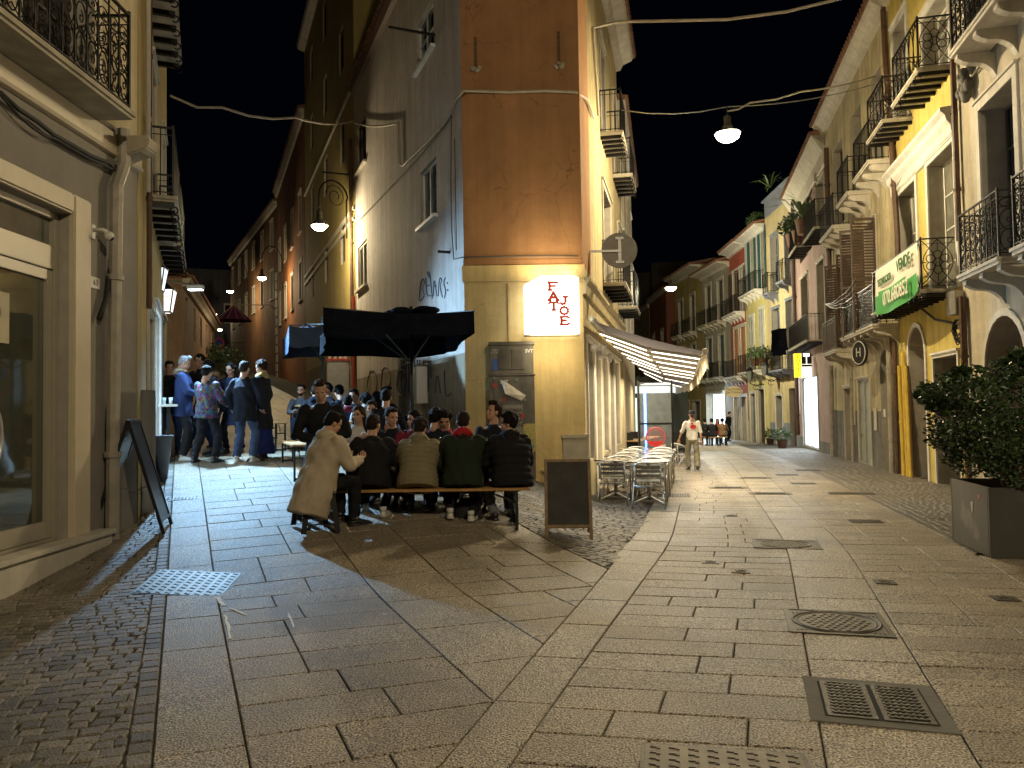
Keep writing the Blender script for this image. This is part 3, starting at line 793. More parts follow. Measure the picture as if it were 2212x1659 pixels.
    def balcony(s, x0, x1, z, proj=.6, style='bars', supp='scroll', rail=.98, th=.09, slabm=None, railm=None, n=None, ends='bars', cover=None):
        if x0 > x1: x0, x1 = x1, x0
        slabm = slabm or STONE; railm = railm or IRON
        mb = MB(); mb.box(x0, -proj, z-th, x1, -.003, z); mb.box(x0-.025, -proj-.025, z-.035, x1+.025, -.004, z+.012)
        o = mb.build('balcony', slabm, s.o)
        L = x1-x0
        if supp == 'scroll':
            k = n or max(2, int(L/.75)+1)
            for i in range(k):
                xx = x0 + .12 + (L-.24)*i/(k-1); prof = [(0,-th),(-proj+.06,-th),(-proj+.05,-th-.07)]
                prof += [(-proj+.08 + (proj-.14)*t, -th-.10-.20*t**1.5 - .03*math.sin(t*PI*2)) for t in (.1,.3,.5,.7,.85,1)] + [(0,-th-.42)]
                MB().prism([(xx-.07, a-.004, z+b-.003) for a, b in prof], (.14, 0, 0)).build('bracket', slabm, o)
        elif supp == 'beam':
            k = n or max(3, int(L/.35)+1)
            for i in range(k):
                xx = x0 + .06 + (L-.12)*i/(k-1); mb = MB()
                mb.box(xx-.035, -proj+.02, z-th-.075, xx+.035, -.004, z-th-.003, 0)
                mb.tube([(xx, -proj+.02+.05*math.cos(t)-.0, z-th-.10+.05*math.sin(t)) for t in [PI*.5*q/2 for q in range(0, 8)]], .012, 4)
                mb.build('beam', railm, o)
        mb = MB(); zr = z + rail; r = .011; p = proj-.03
        path = [((x0+.03), -.004), ((x0+.03), -p), ((x1-.03), -p), ((x1-.03), -.004)]
        for zz, ww in ((zr, .022), (z+.07, .012), (zr-.10, .009)):
            for a, b in zip(path, path[1:]): mb.bar((a[0], a[1], zz), (b[0], b[1], zz), ww*1.6, ww)
        def bars(a, b, st):
            a = Vector((*a, 0)); b = Vector((*b, 0)); L_ = (b-a).length; e = (b-a)/L_
            if st == 'bars':
                k = max(2, int(L_/.115))
                for i in range(k+1):
                    q = a + e*L_*i/k; mb.bar((q.x, q.y, z+.01), (q.x, q.y, zr), .014, .014)
            elif st == 'ornate':
                k = max(2, int(L_/.2))
                for i in range(k+1):
                    q = a + e*L_*i/k; mb.bar((q.x, q.y, z+.01), (q.x, q.y, zr), .014, .014)
                    if i < k:
                        c = a + e*L_*(i+.5)/k; hw = L_/k/2*.85
                        for zc, hh, sg in ((z+.26, .16, 1), (z+.56, .15, -1), (z+.80, .07, 1)):
                            pts = [];
                            for t in [2*PI*j/14 for j in range(15)]:
                                pts.append(c + e*(hw*math.sin(t)*(1 if sg > 0 else 1)) + Vector((0,0,zc+hh*math.cos(t)*1.0)))
                            mb.tube(pts[:-1], .008, 4, closed=True)
                            pts = [c + e*(hw*.5*math.sin(t)*(1-t/9)) + Vector((0,0,zc+hh*.45*math.cos(t)*(1-t/9))) for t in [j*.6 for j in range(13)]]
                            mb.tube(pts, .007, 4)
                            mb.tube([c - e*hw + Vector((0,0,zc-hh)), c + Vector((0,0,zc-hh*.6)), c + e*hw + Vector((0,0,zc-hh))], .006, 4)
            elif st == 'flower':
                c = (a+b)/2 + Vector((0,0,z+.07+(rail-.07)*.5)); h2 = (rail-.1)/2; w2 = L_/2
                for sx in (-1, 1):
                    mb.tube([c + e*(sx*w2*math.cos(t)) + Vector((0,0,0)) + Vector((0,0,-h2+2*h2*j/8)) - e*(sx*w2*math.cos(t)) + e*(sx*(w2*math.cos(PI*j/8-PI/2)*.9 - 0)) for j in range(9) for t in (0,)], .009, 4)
                    mb.tube([c + e*(sx*w2) + Vector((0,0,-h2+2*h2*j/8)) - e*(sx*(w2*math.cos(PI*j/8-PI/2)*.9)) for j in range(9)], .009, 4)
                rr = min(w2, h2)*.26
                for kk in range(7):
                    cc = c if kk == 6 else c + e*(rr*1.9*math.cos(kk*PI/3+PI/6)) + Vector((0,0,rr*1.9*math.sin(kk*PI/3+PI/6)))
                    mb.tube([cc + e*(rr*math.cos(t)) + Vector((0,0,rr*math.sin(t))) for t in [2*PI*j/10 for j in range(10)]], .009, 4, closed=True)
                mb.bar(c-Vector((0,0,h2)), c-Vector((0,0,rr*2.9)), .012, .012); mb.bar(c+Vector((0,0,h2)), c+Vector((0,0,rr*2.9)), .012, .012)
                mb.bar(c-e*w2, c-e*rr*2.6, .012, .012); mb.bar(c+e*w2, c+e*rr*2.6, .012, .012)
            elif st == 'zig':
                k = max(2, int(L_/.28))
                for i in range(k):
                    for sg in (-1, 1):
                        mb.tube([a + e*(L_*(i+.5)/k + sg*(L_/k/2)*math.cos(PI*j/6-PI/2)) + Vector((0,0,z+.08+(rail-.1)*j/6)) for j in range(7)], .009, 4)
                    mb.bar(a+e*(L_*i/k)+Vector((0,0,z)), a+e*(L_*i/k)+Vector((0,0,zr)), .014, .014)
        bars(path[1], path[2], style); bars(path[0], path[1], ends); bars(path[2], path[3], ends)
        for q in (path[1], path[2]): mb.bar((q[0], q[1], z), (q[0], q[1], zr+.04), .03, .03)
        mb.build('railing', railm, o)
        return o
    def balpx(s, far, near, proj=.6, **k):
        """front lower edge of the slab given by two pixels"""
        xa, za = s.at(*far, off=proj); xb, zb = s.at(*near, off=proj)
        z = k.pop('z', None) or (za+zb)/2 + k.get('th', .09)
        return s.balcony(xa, xb, z, proj=proj, **k)
    def pipe(s, pts, r, m, name='drainpipe', off=None):
        off = off if off is not None else r+.03
        P = [(x_, -off, z_) for x_, z_ in pts]; mb = MB().tube(P, r, 8)
        for (x_, z_), (x2, z2) in zip(pts, pts[1:]):
            L_ = math.hypot(x2-x_, z2-z_)
            for i in range(int(L_/1.6)):
                t = (i+.5)/max(1, int(L_/1.6)); xx = x_+(x2-x_)*t; zz = z_+(z2-z_)*t
                mb.lathe([(r*1.3, -.03), (r*1.3, .03)], (xx, -off, zz), n=8)
        return mb.build(name, m, s.o, smooth=False)
    def pipepx(s, pp, r, m, **k): return s.pipe([s.at(*p, off=r+.03) for p in pp], r, m, **k)
    def pt(s, x, off, z):
        p = s.P0 + s.d*x - s.n*off; return Vector((p.x, p.y, z))
    def ppx(s, u, v, off=.04):
        x_, z_ = s.at(u, v, off); return s.pt(x_, off, z_)

# ---- right-hand facades ---------------------------------------------------
R0 = (6.75, 7.0); R1 = (12.0, 30.2); R2 = (13.45, 40.2); R3 = (13.6, 44.3); R4 = (13.7, 47.8); R5 = (12.9, 60.0)
YEL = stucco('yellow_stucco', (.58, .46, .13), streak=.24, crack=.25)
PALEY = stucco('pale_yellow_stucco', (.58, .50, .31), streak=.42, crack=.4)
CREAM = stucco('cream_stucco', (.54, .48, .36), streak=.3, crack=.25)
PINK = stucco('dusty_pink_stucco', (.40, .29, .26), streak=.3)
BEIGE = stucco('beige_stucco', (.50, .42, .24), streak=.25)
RED = stucco('red_stucco', (.42, .11, .08), streak=.2)
def seg(uL, uR, A, B, v=872): return hit(uL, v, A, B), hit(uR, v, A, B)
# cream building at the right edge
p0, p1 = seg(2083, 2083, R0, R1); p1 = R0
f = Facade('cream_house', 'cream three-storey house with scrolled iron balconies at the right edge, behind the big planter', p0, p1, 12.5, CREAM)
fz1 = f.z(2120, 582, .65) + .09
f.px(2114, 2190, ('z', fz1), 166, dep=.45, trim=.16, fm=SHUT_BR, rows=4)
f.px(2262, 2330, ('z', fz1), 60, dep=.45, trim=.16, fm=SHUT_BR)
fz2 = f.z(2060, 113, .65)+.09
f.window(f.L-5, f.L-4, fz2, fz2+2.4, dep=.4, fm=SHUT_BR); f.window(.8, 1.9, fz2, fz2+2.4, dep=.4, fm=SHUT_BR)
f.balpx((2071, 612), (2156, 566), proj=.62, style='ornate', ends='ornate', n=3, slabm=TRIM)
f.balcony(f.x(2186, 552, .62), f.x(2330, 470, .62), fz1, proj=.62, style='ornate', ends='ornate', slabm=TRIM)
f.balcony(f.x(2052, 118, .62), min(f.L-.1, f.x(2052, 118, .62)+5.2), fz2, proj=.62, style='ornate', ends='ornate', n=7, slabm=TRIM)
f.px(2127, 2216, ('z', f.gzx(1.5)-.1), 668, dep=.5, trim=.12, arch=True, kind='door', fm=WOODBR)
f.px(2290, 2390, ('z', f.gzx(4)-.1), 668, dep=.5, trim=.12, kind='door', fm=WOODBR)
f.eave(); f.wall()
f.pipepx([(2058, 130), (2064, 300), (2072, 520)], .055, PIPE_BR); f.pipepx([(2078, 640), (2088, 900), (2094, 1060)], .06, PIPE_BR)
FB1 = f
# yellow building
p0, p1 = seg(1945, 2083, R0, R1)
f = Facade('yellow_house', 'bright yellow house with white cornice, flower-pattern balconies and a green sale banner', p0, p1, 11.6, YEL)
zf2 = f.z(1945, 204, .65) + .06; zf1 = f.z(1937, 657, .65)+.06
f.px(1990, 2046, ('z', zf2), -40, pane=CURT, dep=.35, trim=.14, tm=TRIMW, rows=4)
f.px(1927, 1956, ('z', zf2), 22, dep=.35, trim=.13, tm=TRIMW)
f.px(2003, 2060, ('z', zf1), 305, pane=CURT, dep=.35, trim=.13, tm=TRIMW, rows=4)
f.px(1938, 1978, ('z', zf1), 388, pane=CURT, dep=.35, trim=.13, tm=TRIMW)
f.px(1962, 1997, ('z', f.gzx(1)-.08), 700, dep=.55, trim=.10, arch=True, kind='door', fm=WOODBR, tm=TRIMW)
f.px(2018, 2070, ('z', f.gzx(3)-.08), 765, dep=.6, trim=.07, kind='door', fm=SHUT_BR, tm=TRIMW)
zc = f.z(2045, 236, .1)
f.cornice(zc, [(0,-.55),(.05,-.53),(.07,-.32),(.14,-.22),(.16,-.12),(.24,-.05),(.24,.02),(0,.04)], TRIMW)
f.balpx((1928, 255), (1982, 160), proj=.62, style='zig', ends='flower', supp='beam', z=zf2, th=.06)
f.balcony(f.x(1874, 342, .62), f.x(1907, 279, .62), zf2, proj=.62, style='zig', ends='flower', supp='beam', th=.06)
f.balpx((1885, 690), (1989, 627), proj=.62, style='zig', ends='flower', supp='beam', z=zf1, th=.06)
f.eave(); f.wall()
f.pipepx([(1907, 10), (1912, 120), (1925, 300), (1938, 500), (1943, 640)], .065, PIPE_BR)
for i, (u1, u2) in enumerate(((1950, 1962), (1942, 1953), (1957, 1968))):
    f.pipepx([(u1, 790 if i else 760), (u2, 1035)], .045, PIPE_YE)
f.pipepx([(2085, 1060), (2092, 1190)][:1] + [(2090, 1100)], .05, PIPE_YE)
FB2 = f
# banner on its balcony
BAN = mat('banner_white', (.62, .60, .50), rough=.75, var=.05); BANG = mat('banner_green', (.04, .26, .05), rough=.75, var=.08)
pr = .66
xs0, zt0 = f.at(1893, 587, pr); xs1, zt1 = f.at(1983, 523, pr); _, zb0 = f.at(1891, 683, pr); _, zb1 = f.at(1985, 629, pr)
def banpt(a, b):
    x_ = xs0+(xs1-xs0)*a; top = zt0+(zt1-zt0)*a; bot = zb0+(zb1-zb0)*a - .10*math.sin(a*PI)
    return (x_, -pr-.02-.03*math.sin(a*11+b*2)*b, top+(bot-top)*b)
mb = MB(); NX, NY = 24, 12
mb.v = [banpt(i/NX, j/NY) for j in range(NY+1) for i in range(NX+1)]
for j in range(NY):
    for i in range(NX):
        mb.f.append((j*(NX+1)+i, j*(NX+1)+i+1, (j+1)*(NX+1)+i+1, (j+1)*(NX+1)+i))
        mb.m.append(1 if (j/NY > .52 - .12*math.sin(i/NX*3.1)+ .1*(i/NX)) else 0)
ban = mb.build('banner', [BAN, BANG], f.o, fix=False, smooth=True)
ban['label'] = 'white and green estate agency sale banner hung on the balcony'
ban.parent = None; ban.matrix_world = Matrix.Translation((f.P0.x, f.P0.y, 0)) @ Matrix.Rotation(math.atan2(f.d.y, f.d.x), 4, 'Z')
tag(ban, 'white and green VENDE sale banner hung on the yellow house balcony', 'banner')
def bantext(body, a, b, size, m, sx=1.0):
    x_, y_, z_ = banpt(a, b); sl = math.atan2((zt1-zt0)*.5+(zb1-zb0)*.5, xs1-xs0)
    text('lettering', body, size, m, ban, Matrix.Translation((x_, -pr-.075, z_)) @ Matrix.Rotation(-sl, 4, 'Y') @ Matrix.Rotation(PI/2, 4, 'X'), offset=.006, sx=sx)
BANT = mat('banner_green_print', (.02, .10, .02), rough=.8)
bantext('TECNOCASA', .30, .33, .22, BANT, .9); bantext('VENDE', .76, .24, .33, BANT, .95)
bantext('070.680852', .55, .72, .42, BAN, 1.0)
# pale yellow building
p0, p1 = seg(1798, 1945, R0, R1)
f = Facade('pale_yellow_house', 'pale weathered yellow house with white scroll-bracket balconies and dark shutters', p0, p1, 11.0, PALEY)
f.H = f.z(1860, 30, .45)
zf2 = f.z(1870, 365, .6)+.09; 
for (uL, uR, vt) in ((1798, 1819, 296), (1839, 1858, 222), (1880, 1902, 140)):
    f.px(uL, uR, ('z', zf2), vt, dep=.3, trim=.0, fm=SHUT_BR)
f.balpx((1843, 403), (1876, 350), proj=.6, slabm=TRIM); f.balpx((1807.6, 456), (1830.5, 417), proj=.6, slabm=TRIM); f.balpx((1771, 527), (1799, 494), proj=.6, slabm=TRIM)
zf1 = f.z(1860, 722, .6)+.09
f.px(1800, 1812, ('z', zf1), 600, dep=.3, trim=.06, shut=(160, SHUT_BR), fm=SHUT_BR)
f.px(1827, 1846, ('z', zf1), 552, dep=.3, trim=.05, shut=(120, SHUT_BR), fm=SHUT_BR)
f.px(1868, 1892, ('z', zf1), 470, dep=.3, trim=.05, shut=(100, SHUT_BR), fm=SHUT_BR)
f.balpx((1816.5, 742), (1885.5, 704), proj=.6, slabm=TRIM); f.balpx((1777, 771), (1804.7, 761), proj=.6, style='bars', slabm=TRIM, railm=SHUT_BR)
f.px(1824, 1838, ('z', f.gzx(3)-.06), 838, dep=.35, trim=.06, kind='door', fm=WOODBR, panes=1)
GREYDOOR = mat('grey_green_door', (.33, .34, .28), rough=.55, var=.15, streak=.3)
f.px(1853, 1879, ('z', f.gzx(5)-.0), 818, dep=.08, trim=.05, kind='door', fm=GREYDOOR)
f.px(1899, 1922, ('z', f.gzx(7.)-.06), 752, dep=.5, trim=.0, kind='window', arch=True, fm=SHUT_BR, rows=2)
xq = f.x(1845, 980); zq = f.z(1900, 888)
f.bands = [(zq, 2)]
f.eave(); f.wall([PALEY, REVEAL, DADO])
f.pipepx([(1785, 320), (1790, 480), (1792, 600)], .08, PIPE_BR); f.pipepx([(1795, 790), (1799, 985)], .08, PIPE_GR)
f.pipepx([(1838, 790), (1840, 900), (1843, 990)], .05, PIPE_GR); f.pipepx([(1919, 715), (1928, 1028)], .07, PIPE_GR); f.pipepx([(1932, 730), (1939, 1030)], .05, PIPE_BR)
FB3 = f
# pink, beige, green-shutter, red, two far ones
p0, p1 = seg(1722, 1798, R0, R1)
f = Facade('pink_house', 'dusty pink house with beam-carried balconies and potted palms', p0, p1, 11.0, PINK)
f.H = f.z(1769, 262, .4)
zf2 = f.z(1745, 512, .55)+.06
f.px(1725, 1740, ('z', zf2), 409, dep=.35, trim=.05, fm=SHUT_BR); f.px(1762, 1780, ('z', zf2), 375, dep=.35, trim=.05, fm=SHUT_BR)
f.balpx((1703.5, 557), (1719, 534), proj=.6, supp='beam', th=.06); f.balpx((1735, 524), (1759, 498), proj=.6, supp='beam', th=.06)
zf1 = f.z(1722, 748, .6)+.06
f.px(1730, 1745, ('z', zf1), 589, dep=.3, trim=.05, fm=SHUT_BR); f.px(1764, 1780, ('z', zf1), 556, dep=.35, trim=.05, fm=SHUT_BR)
f.balpx((1704, 762), (1743, 735), proj=.6, supp='beam', th=.06)
LIT = emis('lit_shop_window', (.72, .86, 1.0), 2.2)
o = f.px(1737, 1766, 962, 812, dep=.12, trim=.03, pane=LIT, panes=2, rows=0, fm=ALU)
xs_ = [f.at(u_, v_) for u_, v_ in ((1740, 850), (1740, 900), (1744, 870), (1742, 940), (1758, 845), (1757, 880))]
PRN = mat('printed_blue', (.1, .16, .25), rough=.6)
mb = MB(); ow = f.holes[-1]
for i in range(26):
    x_ = ow[0] + .1 + random.random()*(ow[1]-ow[0]-.5)*(.55 if i < 20 else 1); z_ = ow[2]+.2+random.random()*(ow[3]-ow[2]-.5)
    mb.tube([(x_, .045, z_), (x_+.1+.2*random.random(), .045, z_+random.uniform(-.06, .06)), (x_+.3, .045, z_+.02)], .008, 3)
mb.build('window_print', PRN, o)
f.bands = [(f.gzx(2)+.5, 2)]
f.cornice(f.H, [(-.0,-1.1),(.05,-1.05),(.08,-.6),(.3,-.25),(.42,-.05),(.42,0),(0,0)], TRIM); f.eave(over=.5); f.wall([PINK, REVEAL, DADO])
f.pipepx([(1712, 390), (1714, 600), (1724, 940)], .09, PIPE_BR)
FB4 = f
p0 = R2
p1 = tuple(FB4.P0)
f = Facade('beige_house', 'beige house with slate-grey parapet and dark iron balconies beyond the LOTTO sign', p0, p1, 11.0, BEIGE)
f.H = f.z(1700, 385, .1)
zf2 = f.z(1670, 625, .5)+.09
f.px(1665, 1680, ('z', zf2), 503, dep=.3, trim=.10, tm=BLUEGR, fm=BLUEGR); f.px(1694, 1709, ('z', zf2), 474, dep=.3, trim=.10, tm=BLUEGR, fm=BLUEGR)
f.balpx((1647, 646), (1658, 629), proj=.55, slabm=BLUEGR); f.balpx((1676, 621), (1691, 603), proj=.55, slabm=BLUEGR)
zf1 = f.z(1690, 800, .5)+.09
f.px(1668, 1683, ('z', zf1), 664, dep=.3, trim=.08, tm=BLUEGR, fm=BLUEGR); f.px(1698, 1712, ('z', zf1), 645, dep=.3, trim=.08, tm=BLUEGR, fm=BLUEGR)
f.balpx((1654, 812), (1690, 796), proj=.6, slabm=BLUEGR)
f.px(1676, 1690, ('z', f.gzx(2)-.1), 854, dep=.3, trim=.08, tm=TRIMW, kind='door', fm=BLUEGR); f.px(1704, 1718, ('z', f.gzx(2)-.1), 838, dep=.3, trim=.0, kind='door', fm=SHUT_BR)
zg = f.z(1700, 432, 0); f.bands = [(f.gzx(2)+1.1, 2), (zg, 0), (99, 2)]
f.wall([BEIGE, REVEAL, BLUEGR]); f.cornice(f.H, [(0,-.1),(.15,-.08),(.15,0),(0,0)], BLUEGR)
FB5 = f
p0, p1 = R3, tuple(FB5.P0)
f = Facade('green_shutter_house', 'white and yellow house with green shutters above louvred white ones', p0, p1, 11.0, stucco('white_stucco', (.50,.52,.50), streak=.15))
f.H = f.z(1650, 470, .4)
zf2 = f.z(1625, 630, .5)+.09; zf1 = f.z(1635, 803, .5)+.09
for uL, uR, v2, v1 in ((1620, 1628, 505, 682), (1642, 1650, 488, 664)):
    f.px(uL, uR, ('z', zf2), v2, dep=.25, trim=.1, tm=TRIMW, shut=(172, SHUT_GR)); f.px(uL-1, uR+1, ('z', zf1), v1, dep=.06, trim=.1, tm=TRIMW, shut=(4, SHUT_WH))
f.balcony(.3, f.L-.5, zf2, proj=.5, slabm=TRIMW); f.balcony(.2, f.L-.3, zf1, proj=.6, slabm=TRIMW)
f.window(f.L*.5, f.L*.5+1.2, f.gzx(2)-.1, f.gzx(2)+2.9, dep=.2, trim=.1, kind='door', fm=SHUT_BR, tm=TRIMW)
f.window(f.L*.12, f.L*.12+1.0, f.gzx(2)-.1, f.gzx(2)+2.7, dep=.2, trim=.1, kind='door', fm=BLUEGR, tm=TRIMW)
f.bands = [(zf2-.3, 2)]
f.eave(over=.6, m=TRIMW); f.wall([f.wm, REVEAL, stucco('lower_yellow_stucco', (.58,.52,.22), streak=.15)])  # yellow stucco on the lower wall, white above
FB6 = f
f = Facade('red_house', 'narrow brick-red house with orange shutters and a trattoria sign', R4, R3, 11.0, RED)
f.H = f.z(1600, 515, .4)
zf2 = f.z(1590, 676, .5)+.09; zf1 = f.z(1590, 816, .5)+.09
for k in (.22, .66):
    f.window(f.L*k, f.L*k+1.0, zf2, zf2+2.6, dep=.2, trim=.14, tm=TRIMW, shut=(165, SHUT_BR)); f.window(f.L*k, f.L*k+1.0, zf1, zf1+2.9, dep=.08, trim=.16, tm=TRIMW, kind='door', fm=SHUT_OR)
f.balcony(.2, f.L-.2, zf2, proj=.6, slabm=TRIMW); f.balcony(.2, f.L-.3, zf1, proj=.6, slabm=TRIMW)
f.window(f.L*.6, f.L*.6+1.1, f.gzx(2)-.1, f.gzx(2)+2.6, dep=.15, trim=.14, tm=TRIMW, kind='door', fm=TRIM); f.window(f.L*.1, f.L*.1+1.3, f.gzx(2)-.1, f.gzx(2)+2.6, dep=.15, trim=.1, tm=TRIMW, kind='door', fm=TRIM)
f.bands = [(f.gzx(2)+1.2, 2)]
f.eave(over=.7, m=TRIMW); f.wall([RED, REVEAL, TRIM])
FB7 = f
mid = (R4[0]+(R5[0]-R4[0])*.45, R4[1]+(R5[1]-R4[1])*.45)
for nm, lab, a, b, col, ev, lit in (('grey_white_house', 'tall greyish house above the brightly lit far shop', mid, R4, stucco('grey_stucco', (.38,.36,.30), streak=.3), (1548, 572), True),
        ('olive_yellow_house', 'olive yellow house with carved cornice where the right street bends', R5, mid, stucco('olive_yellow', (.42,.35,.14), streak=.3), (1492, 578), False)):
    f = Facade(nm, lab, a, b, 11.0, col, depth=9)
    f.H = f.z(*ev, .4); zf2 = f.gzx(2)+7.6; zf1 = f.gzx(2)+4.0
    for k in (.14, .58):
        f.window(f.L*k, f.L*k+1.1, zf2, zf2+2.7, dep=.2, trim=.16, tm=TRIM, fm=SHUT_BR); f.window(f.L*k, f.L*k+1.1, zf1, zf1+2.7, dep=.2, trim=.14, tm=TRIM, fm=SHUT_GR)
        f.balcony(f.L*k-.4, f.L*k+1.5, zf2, proj=.6, slabm=STONE); f.balcony(f.L*k-.4, f.L*k+1.5, zf1, proj=.6, slabm=STONE)
    if lit: f.window(f.L*.08, f.L*.75, f.gzx(2)-.1, f.gzx(2)+3.0, dep=.5, trim=.1, pane=emis('bright_shop', (.75,.92,1.0), 3.0), panes=3, rows=0)
    else:
        f.window(f.L*.1, f.L*.45, f.gzx(2)-.1, f.gzx(2)+2.6, dep=.3, trim=.1, rows=0, fm=SHUT_GR); f.window(f.L*.6, f.L*.85, f.gzx(2)-.1, f.gzx(2)+2.6, dep=.3, trim=.1, rows=0, fm=SHUT_BR)
        MB().box(f.L*.05, -.5, f.gzx(2)+2.9, f.L*.55, -.45, f.gzx(2)+3.5).build('shop_awning', mat('black_cloth', (.015,.015,.017), rough=.9), f.o)
        text('lettering', 'CASADEY', .42, TRIMW, f.o, wallM(f.L*.3, -.51, f.gzx(2)+3.2), sx=.9)
    f.eave(over=.9, m=TRIM); f.wall()
# dark far blocks closing the street
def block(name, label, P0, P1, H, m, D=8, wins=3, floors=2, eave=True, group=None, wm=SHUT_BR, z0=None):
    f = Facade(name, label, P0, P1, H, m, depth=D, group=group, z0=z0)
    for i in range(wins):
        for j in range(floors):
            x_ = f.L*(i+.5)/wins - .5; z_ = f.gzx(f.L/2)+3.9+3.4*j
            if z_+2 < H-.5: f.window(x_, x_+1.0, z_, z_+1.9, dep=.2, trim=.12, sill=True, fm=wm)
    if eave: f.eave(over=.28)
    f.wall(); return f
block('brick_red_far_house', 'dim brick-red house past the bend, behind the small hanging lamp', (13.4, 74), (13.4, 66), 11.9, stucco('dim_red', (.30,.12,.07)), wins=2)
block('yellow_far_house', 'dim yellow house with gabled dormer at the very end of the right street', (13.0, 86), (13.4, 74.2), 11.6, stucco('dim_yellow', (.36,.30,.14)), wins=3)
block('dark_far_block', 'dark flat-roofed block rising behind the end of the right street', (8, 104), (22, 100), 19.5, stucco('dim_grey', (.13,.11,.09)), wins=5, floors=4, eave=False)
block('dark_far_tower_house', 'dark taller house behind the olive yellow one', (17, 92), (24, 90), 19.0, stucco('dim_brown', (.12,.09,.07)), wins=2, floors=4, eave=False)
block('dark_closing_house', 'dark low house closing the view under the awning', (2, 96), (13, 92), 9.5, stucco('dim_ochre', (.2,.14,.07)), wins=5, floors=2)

# ---- corner building -------------------------------------------------------
ORANGE = stucco('orange_stucco', (.38, .20, .09), streak=.18, crack=.45, bump=.5, bscale=7)
LOWYEL = stucco('ochre_yellow_stucco', (.72, .55, .25), streak=.22, crack=.3, bump=.35, bscale=12, blot=((.55, .43, .2), 1.4, .64))
GREYW = stucco('grey_lilac_stucco', (.58, .53, .48), streak=.24, crack=.4, bump=.4, bscale=9)
OCHRE2 = stucco('ochre_side_stucco', (.52, .43, .24), streak=.3, bump=.4, bscale=10)
CL = (-.83, 13.7); CR = (1.30, 13.75); CLF = (-.83-.395*10.0, 23.7); CRF = (1.30+.2229*8.6, 22.35)
HB = 11.8
ff = Facade('corner_building', 'tall wedge-shaped corner building, orange above and ochre yellow below the ledge', CL, CR, HB, ORANGE, depth=.5, z0=-.7)
zl = ff.z(1120, 573)
ff.bands = [(zl, 2), (99, 0)]
# cable notch free wall: front
ff.wall([ORANGE, REVEAL, LOWYEL])
ff.cornice(zl, [(0,-.30),(.045,-.29),(.045,-.005),(0,0)], LOWYEL, name='ledge', x0=-.03, x1=ff.L+.03)
ff.cornice(zl-.31, [(0,-.02),(.02,-.02),(.02,0),(0,0)], LOWYEL, name='string_course', x0=-.01, x1=ff.L+.01)
ff.cornice(zl+.10, [(0,-.095),(.02,-.09),(.012,0),(0,0)], ORANGE, name='string_course', x0=-.01, x1=ff.L+.01)
MB().box(.78, -.02, 2.6, .83, -.002, zl-.32).build('drainpipe', LOWYEL, ff.o)
mb = MB()                                   # broken plaster and rubble at the foot
for i in range(26):
    x_ = 1.15+random.random()*.75; z_ = -.2+random.random()**1.8*.85; mb.ell((x_, -.02-.06*random.random(), z_), (.05+.07*random.random(), .05, .04+.05*random.random()), 7, 5)
for i in range(5): mb.ell((1.0+i*.22, -.16, -.08+.05*random.random()), (.15,.12,.09), 8, 5)
mb.build('rubble_base', mat('rubble', (.42,.34,.2), rough=.9, var=.35, scale=12, bump=.6), ff.o)
MB().box(1.72, -.07, -.4, ff.L+.04, .3, 1.0).box(1.70, -.09, 1.0, ff.L+.06, .3, 1.06).build('stone_plinth', mat('plinth_stone', (.45,.40,.30), rough=.9, bump=.7, bscale=60), ff.o)
for x_, z_ in ((.62, 8.0), (1.78, 8.1)):
    mb = MB(); xq_ = x_-.35 if x_ < 1 else x_
    for q_ in range(7): mb.ell((xq_+random.uniform(-.07,.07), -.03, z_-.35+random.uniform(-.05,.05)), (random.uniform(.02,.06), .05, random.uniform(.02,.045)), 5, 4, R=Matrix.Rotation(random.uniform(0,3), 3, 'Y'))
    mb.build('broken_stone', STONE, ff.o)
    MB().box(xq_-.035, -.004, z_-.28, xq_+.02, -.002, z_+.28).build('rust_streak', mat('rust_stain', (.12,.07,.035), rough=.9, var=.5, scale=20), ff.o)
fl = Facade('corner_building_left', '', CLF, CL, HB, GREYW, depth=.5, z0=-.5); bpy.data.objects.remove(fl.o)
def sub(fc, nm):
    e = link(nm, None, ff.o); 
    M = Matrix.Translation((fc.P0.x, fc.P0.y, 0)) @ Matrix.Rotation(math.atan2(fc.d.y, fc.d.x), 4, 'Z')
    Mf = Matrix.Translation((ff.P0.x, ff.P0.y, 0)) @ Matrix.Rotation(math.atan2(ff.d.y, ff.d.x), 4, 'Z')
    e.matrix_local = Mf.inverted() @ M; fc.o = e
sub(fl, 'side_facade')
WHW = mat('white_window_frame', (.62,.66,.66), rough=.5)
fl.px(909, 942, 493, 336, dep=.13, trim=.0, sill=True, fm=WHW, tm=WHW, rows=0, pane=mat('grey_pane', (.10,.12,.11), rough=.15))
fl.px(901, 936, 158, -10, dep=.13, trim=.0, sill=True, fm=WHW, tm=WHW, rows=2)
fl.px(774, 792, 628, 515, dep=.12, trim=.0, sill=True, fm=TRIM, rows=0)
fl.px(773, 790, 375, 245, dep=.12, trim=.0, sill=True, fm=SHUT_BR, rows=0)
xa = fl.x(865, 800); xb = fl.x(935, 800)
fl.window(xa-.2, xa+.9, fl.gzx(xa)+.0, fl.gzx(xa)+2.2, dep=.2, trim=.0, kind='door', fm=mat('graffiti_door', (.20,.21,.2), rough=.6, var=.5, scale=3))
fl.bands = [(fl.gzx(5)+1.3, 2), (99, 0)]
fl.wall([GREYW, REVEAL, stucco('side_dado', (.33,.28,.2), streak=.4, bump=.5, bscale=15)]); fl.eave(over=.16, m=PIPE_BR)
fr = Facade('corner_building_right', '', CR, CRF, HB, OCHRE2, depth=.5, z0=-.8); bpy.data.objects.remove(fr.o)
sub(fr, 'street_facade')
zs = 3.55
MB().box(0.0, -.004, zl+.01, 1.35, -.001, HB-.4).build('orange_render', ORANGE, fr.o)
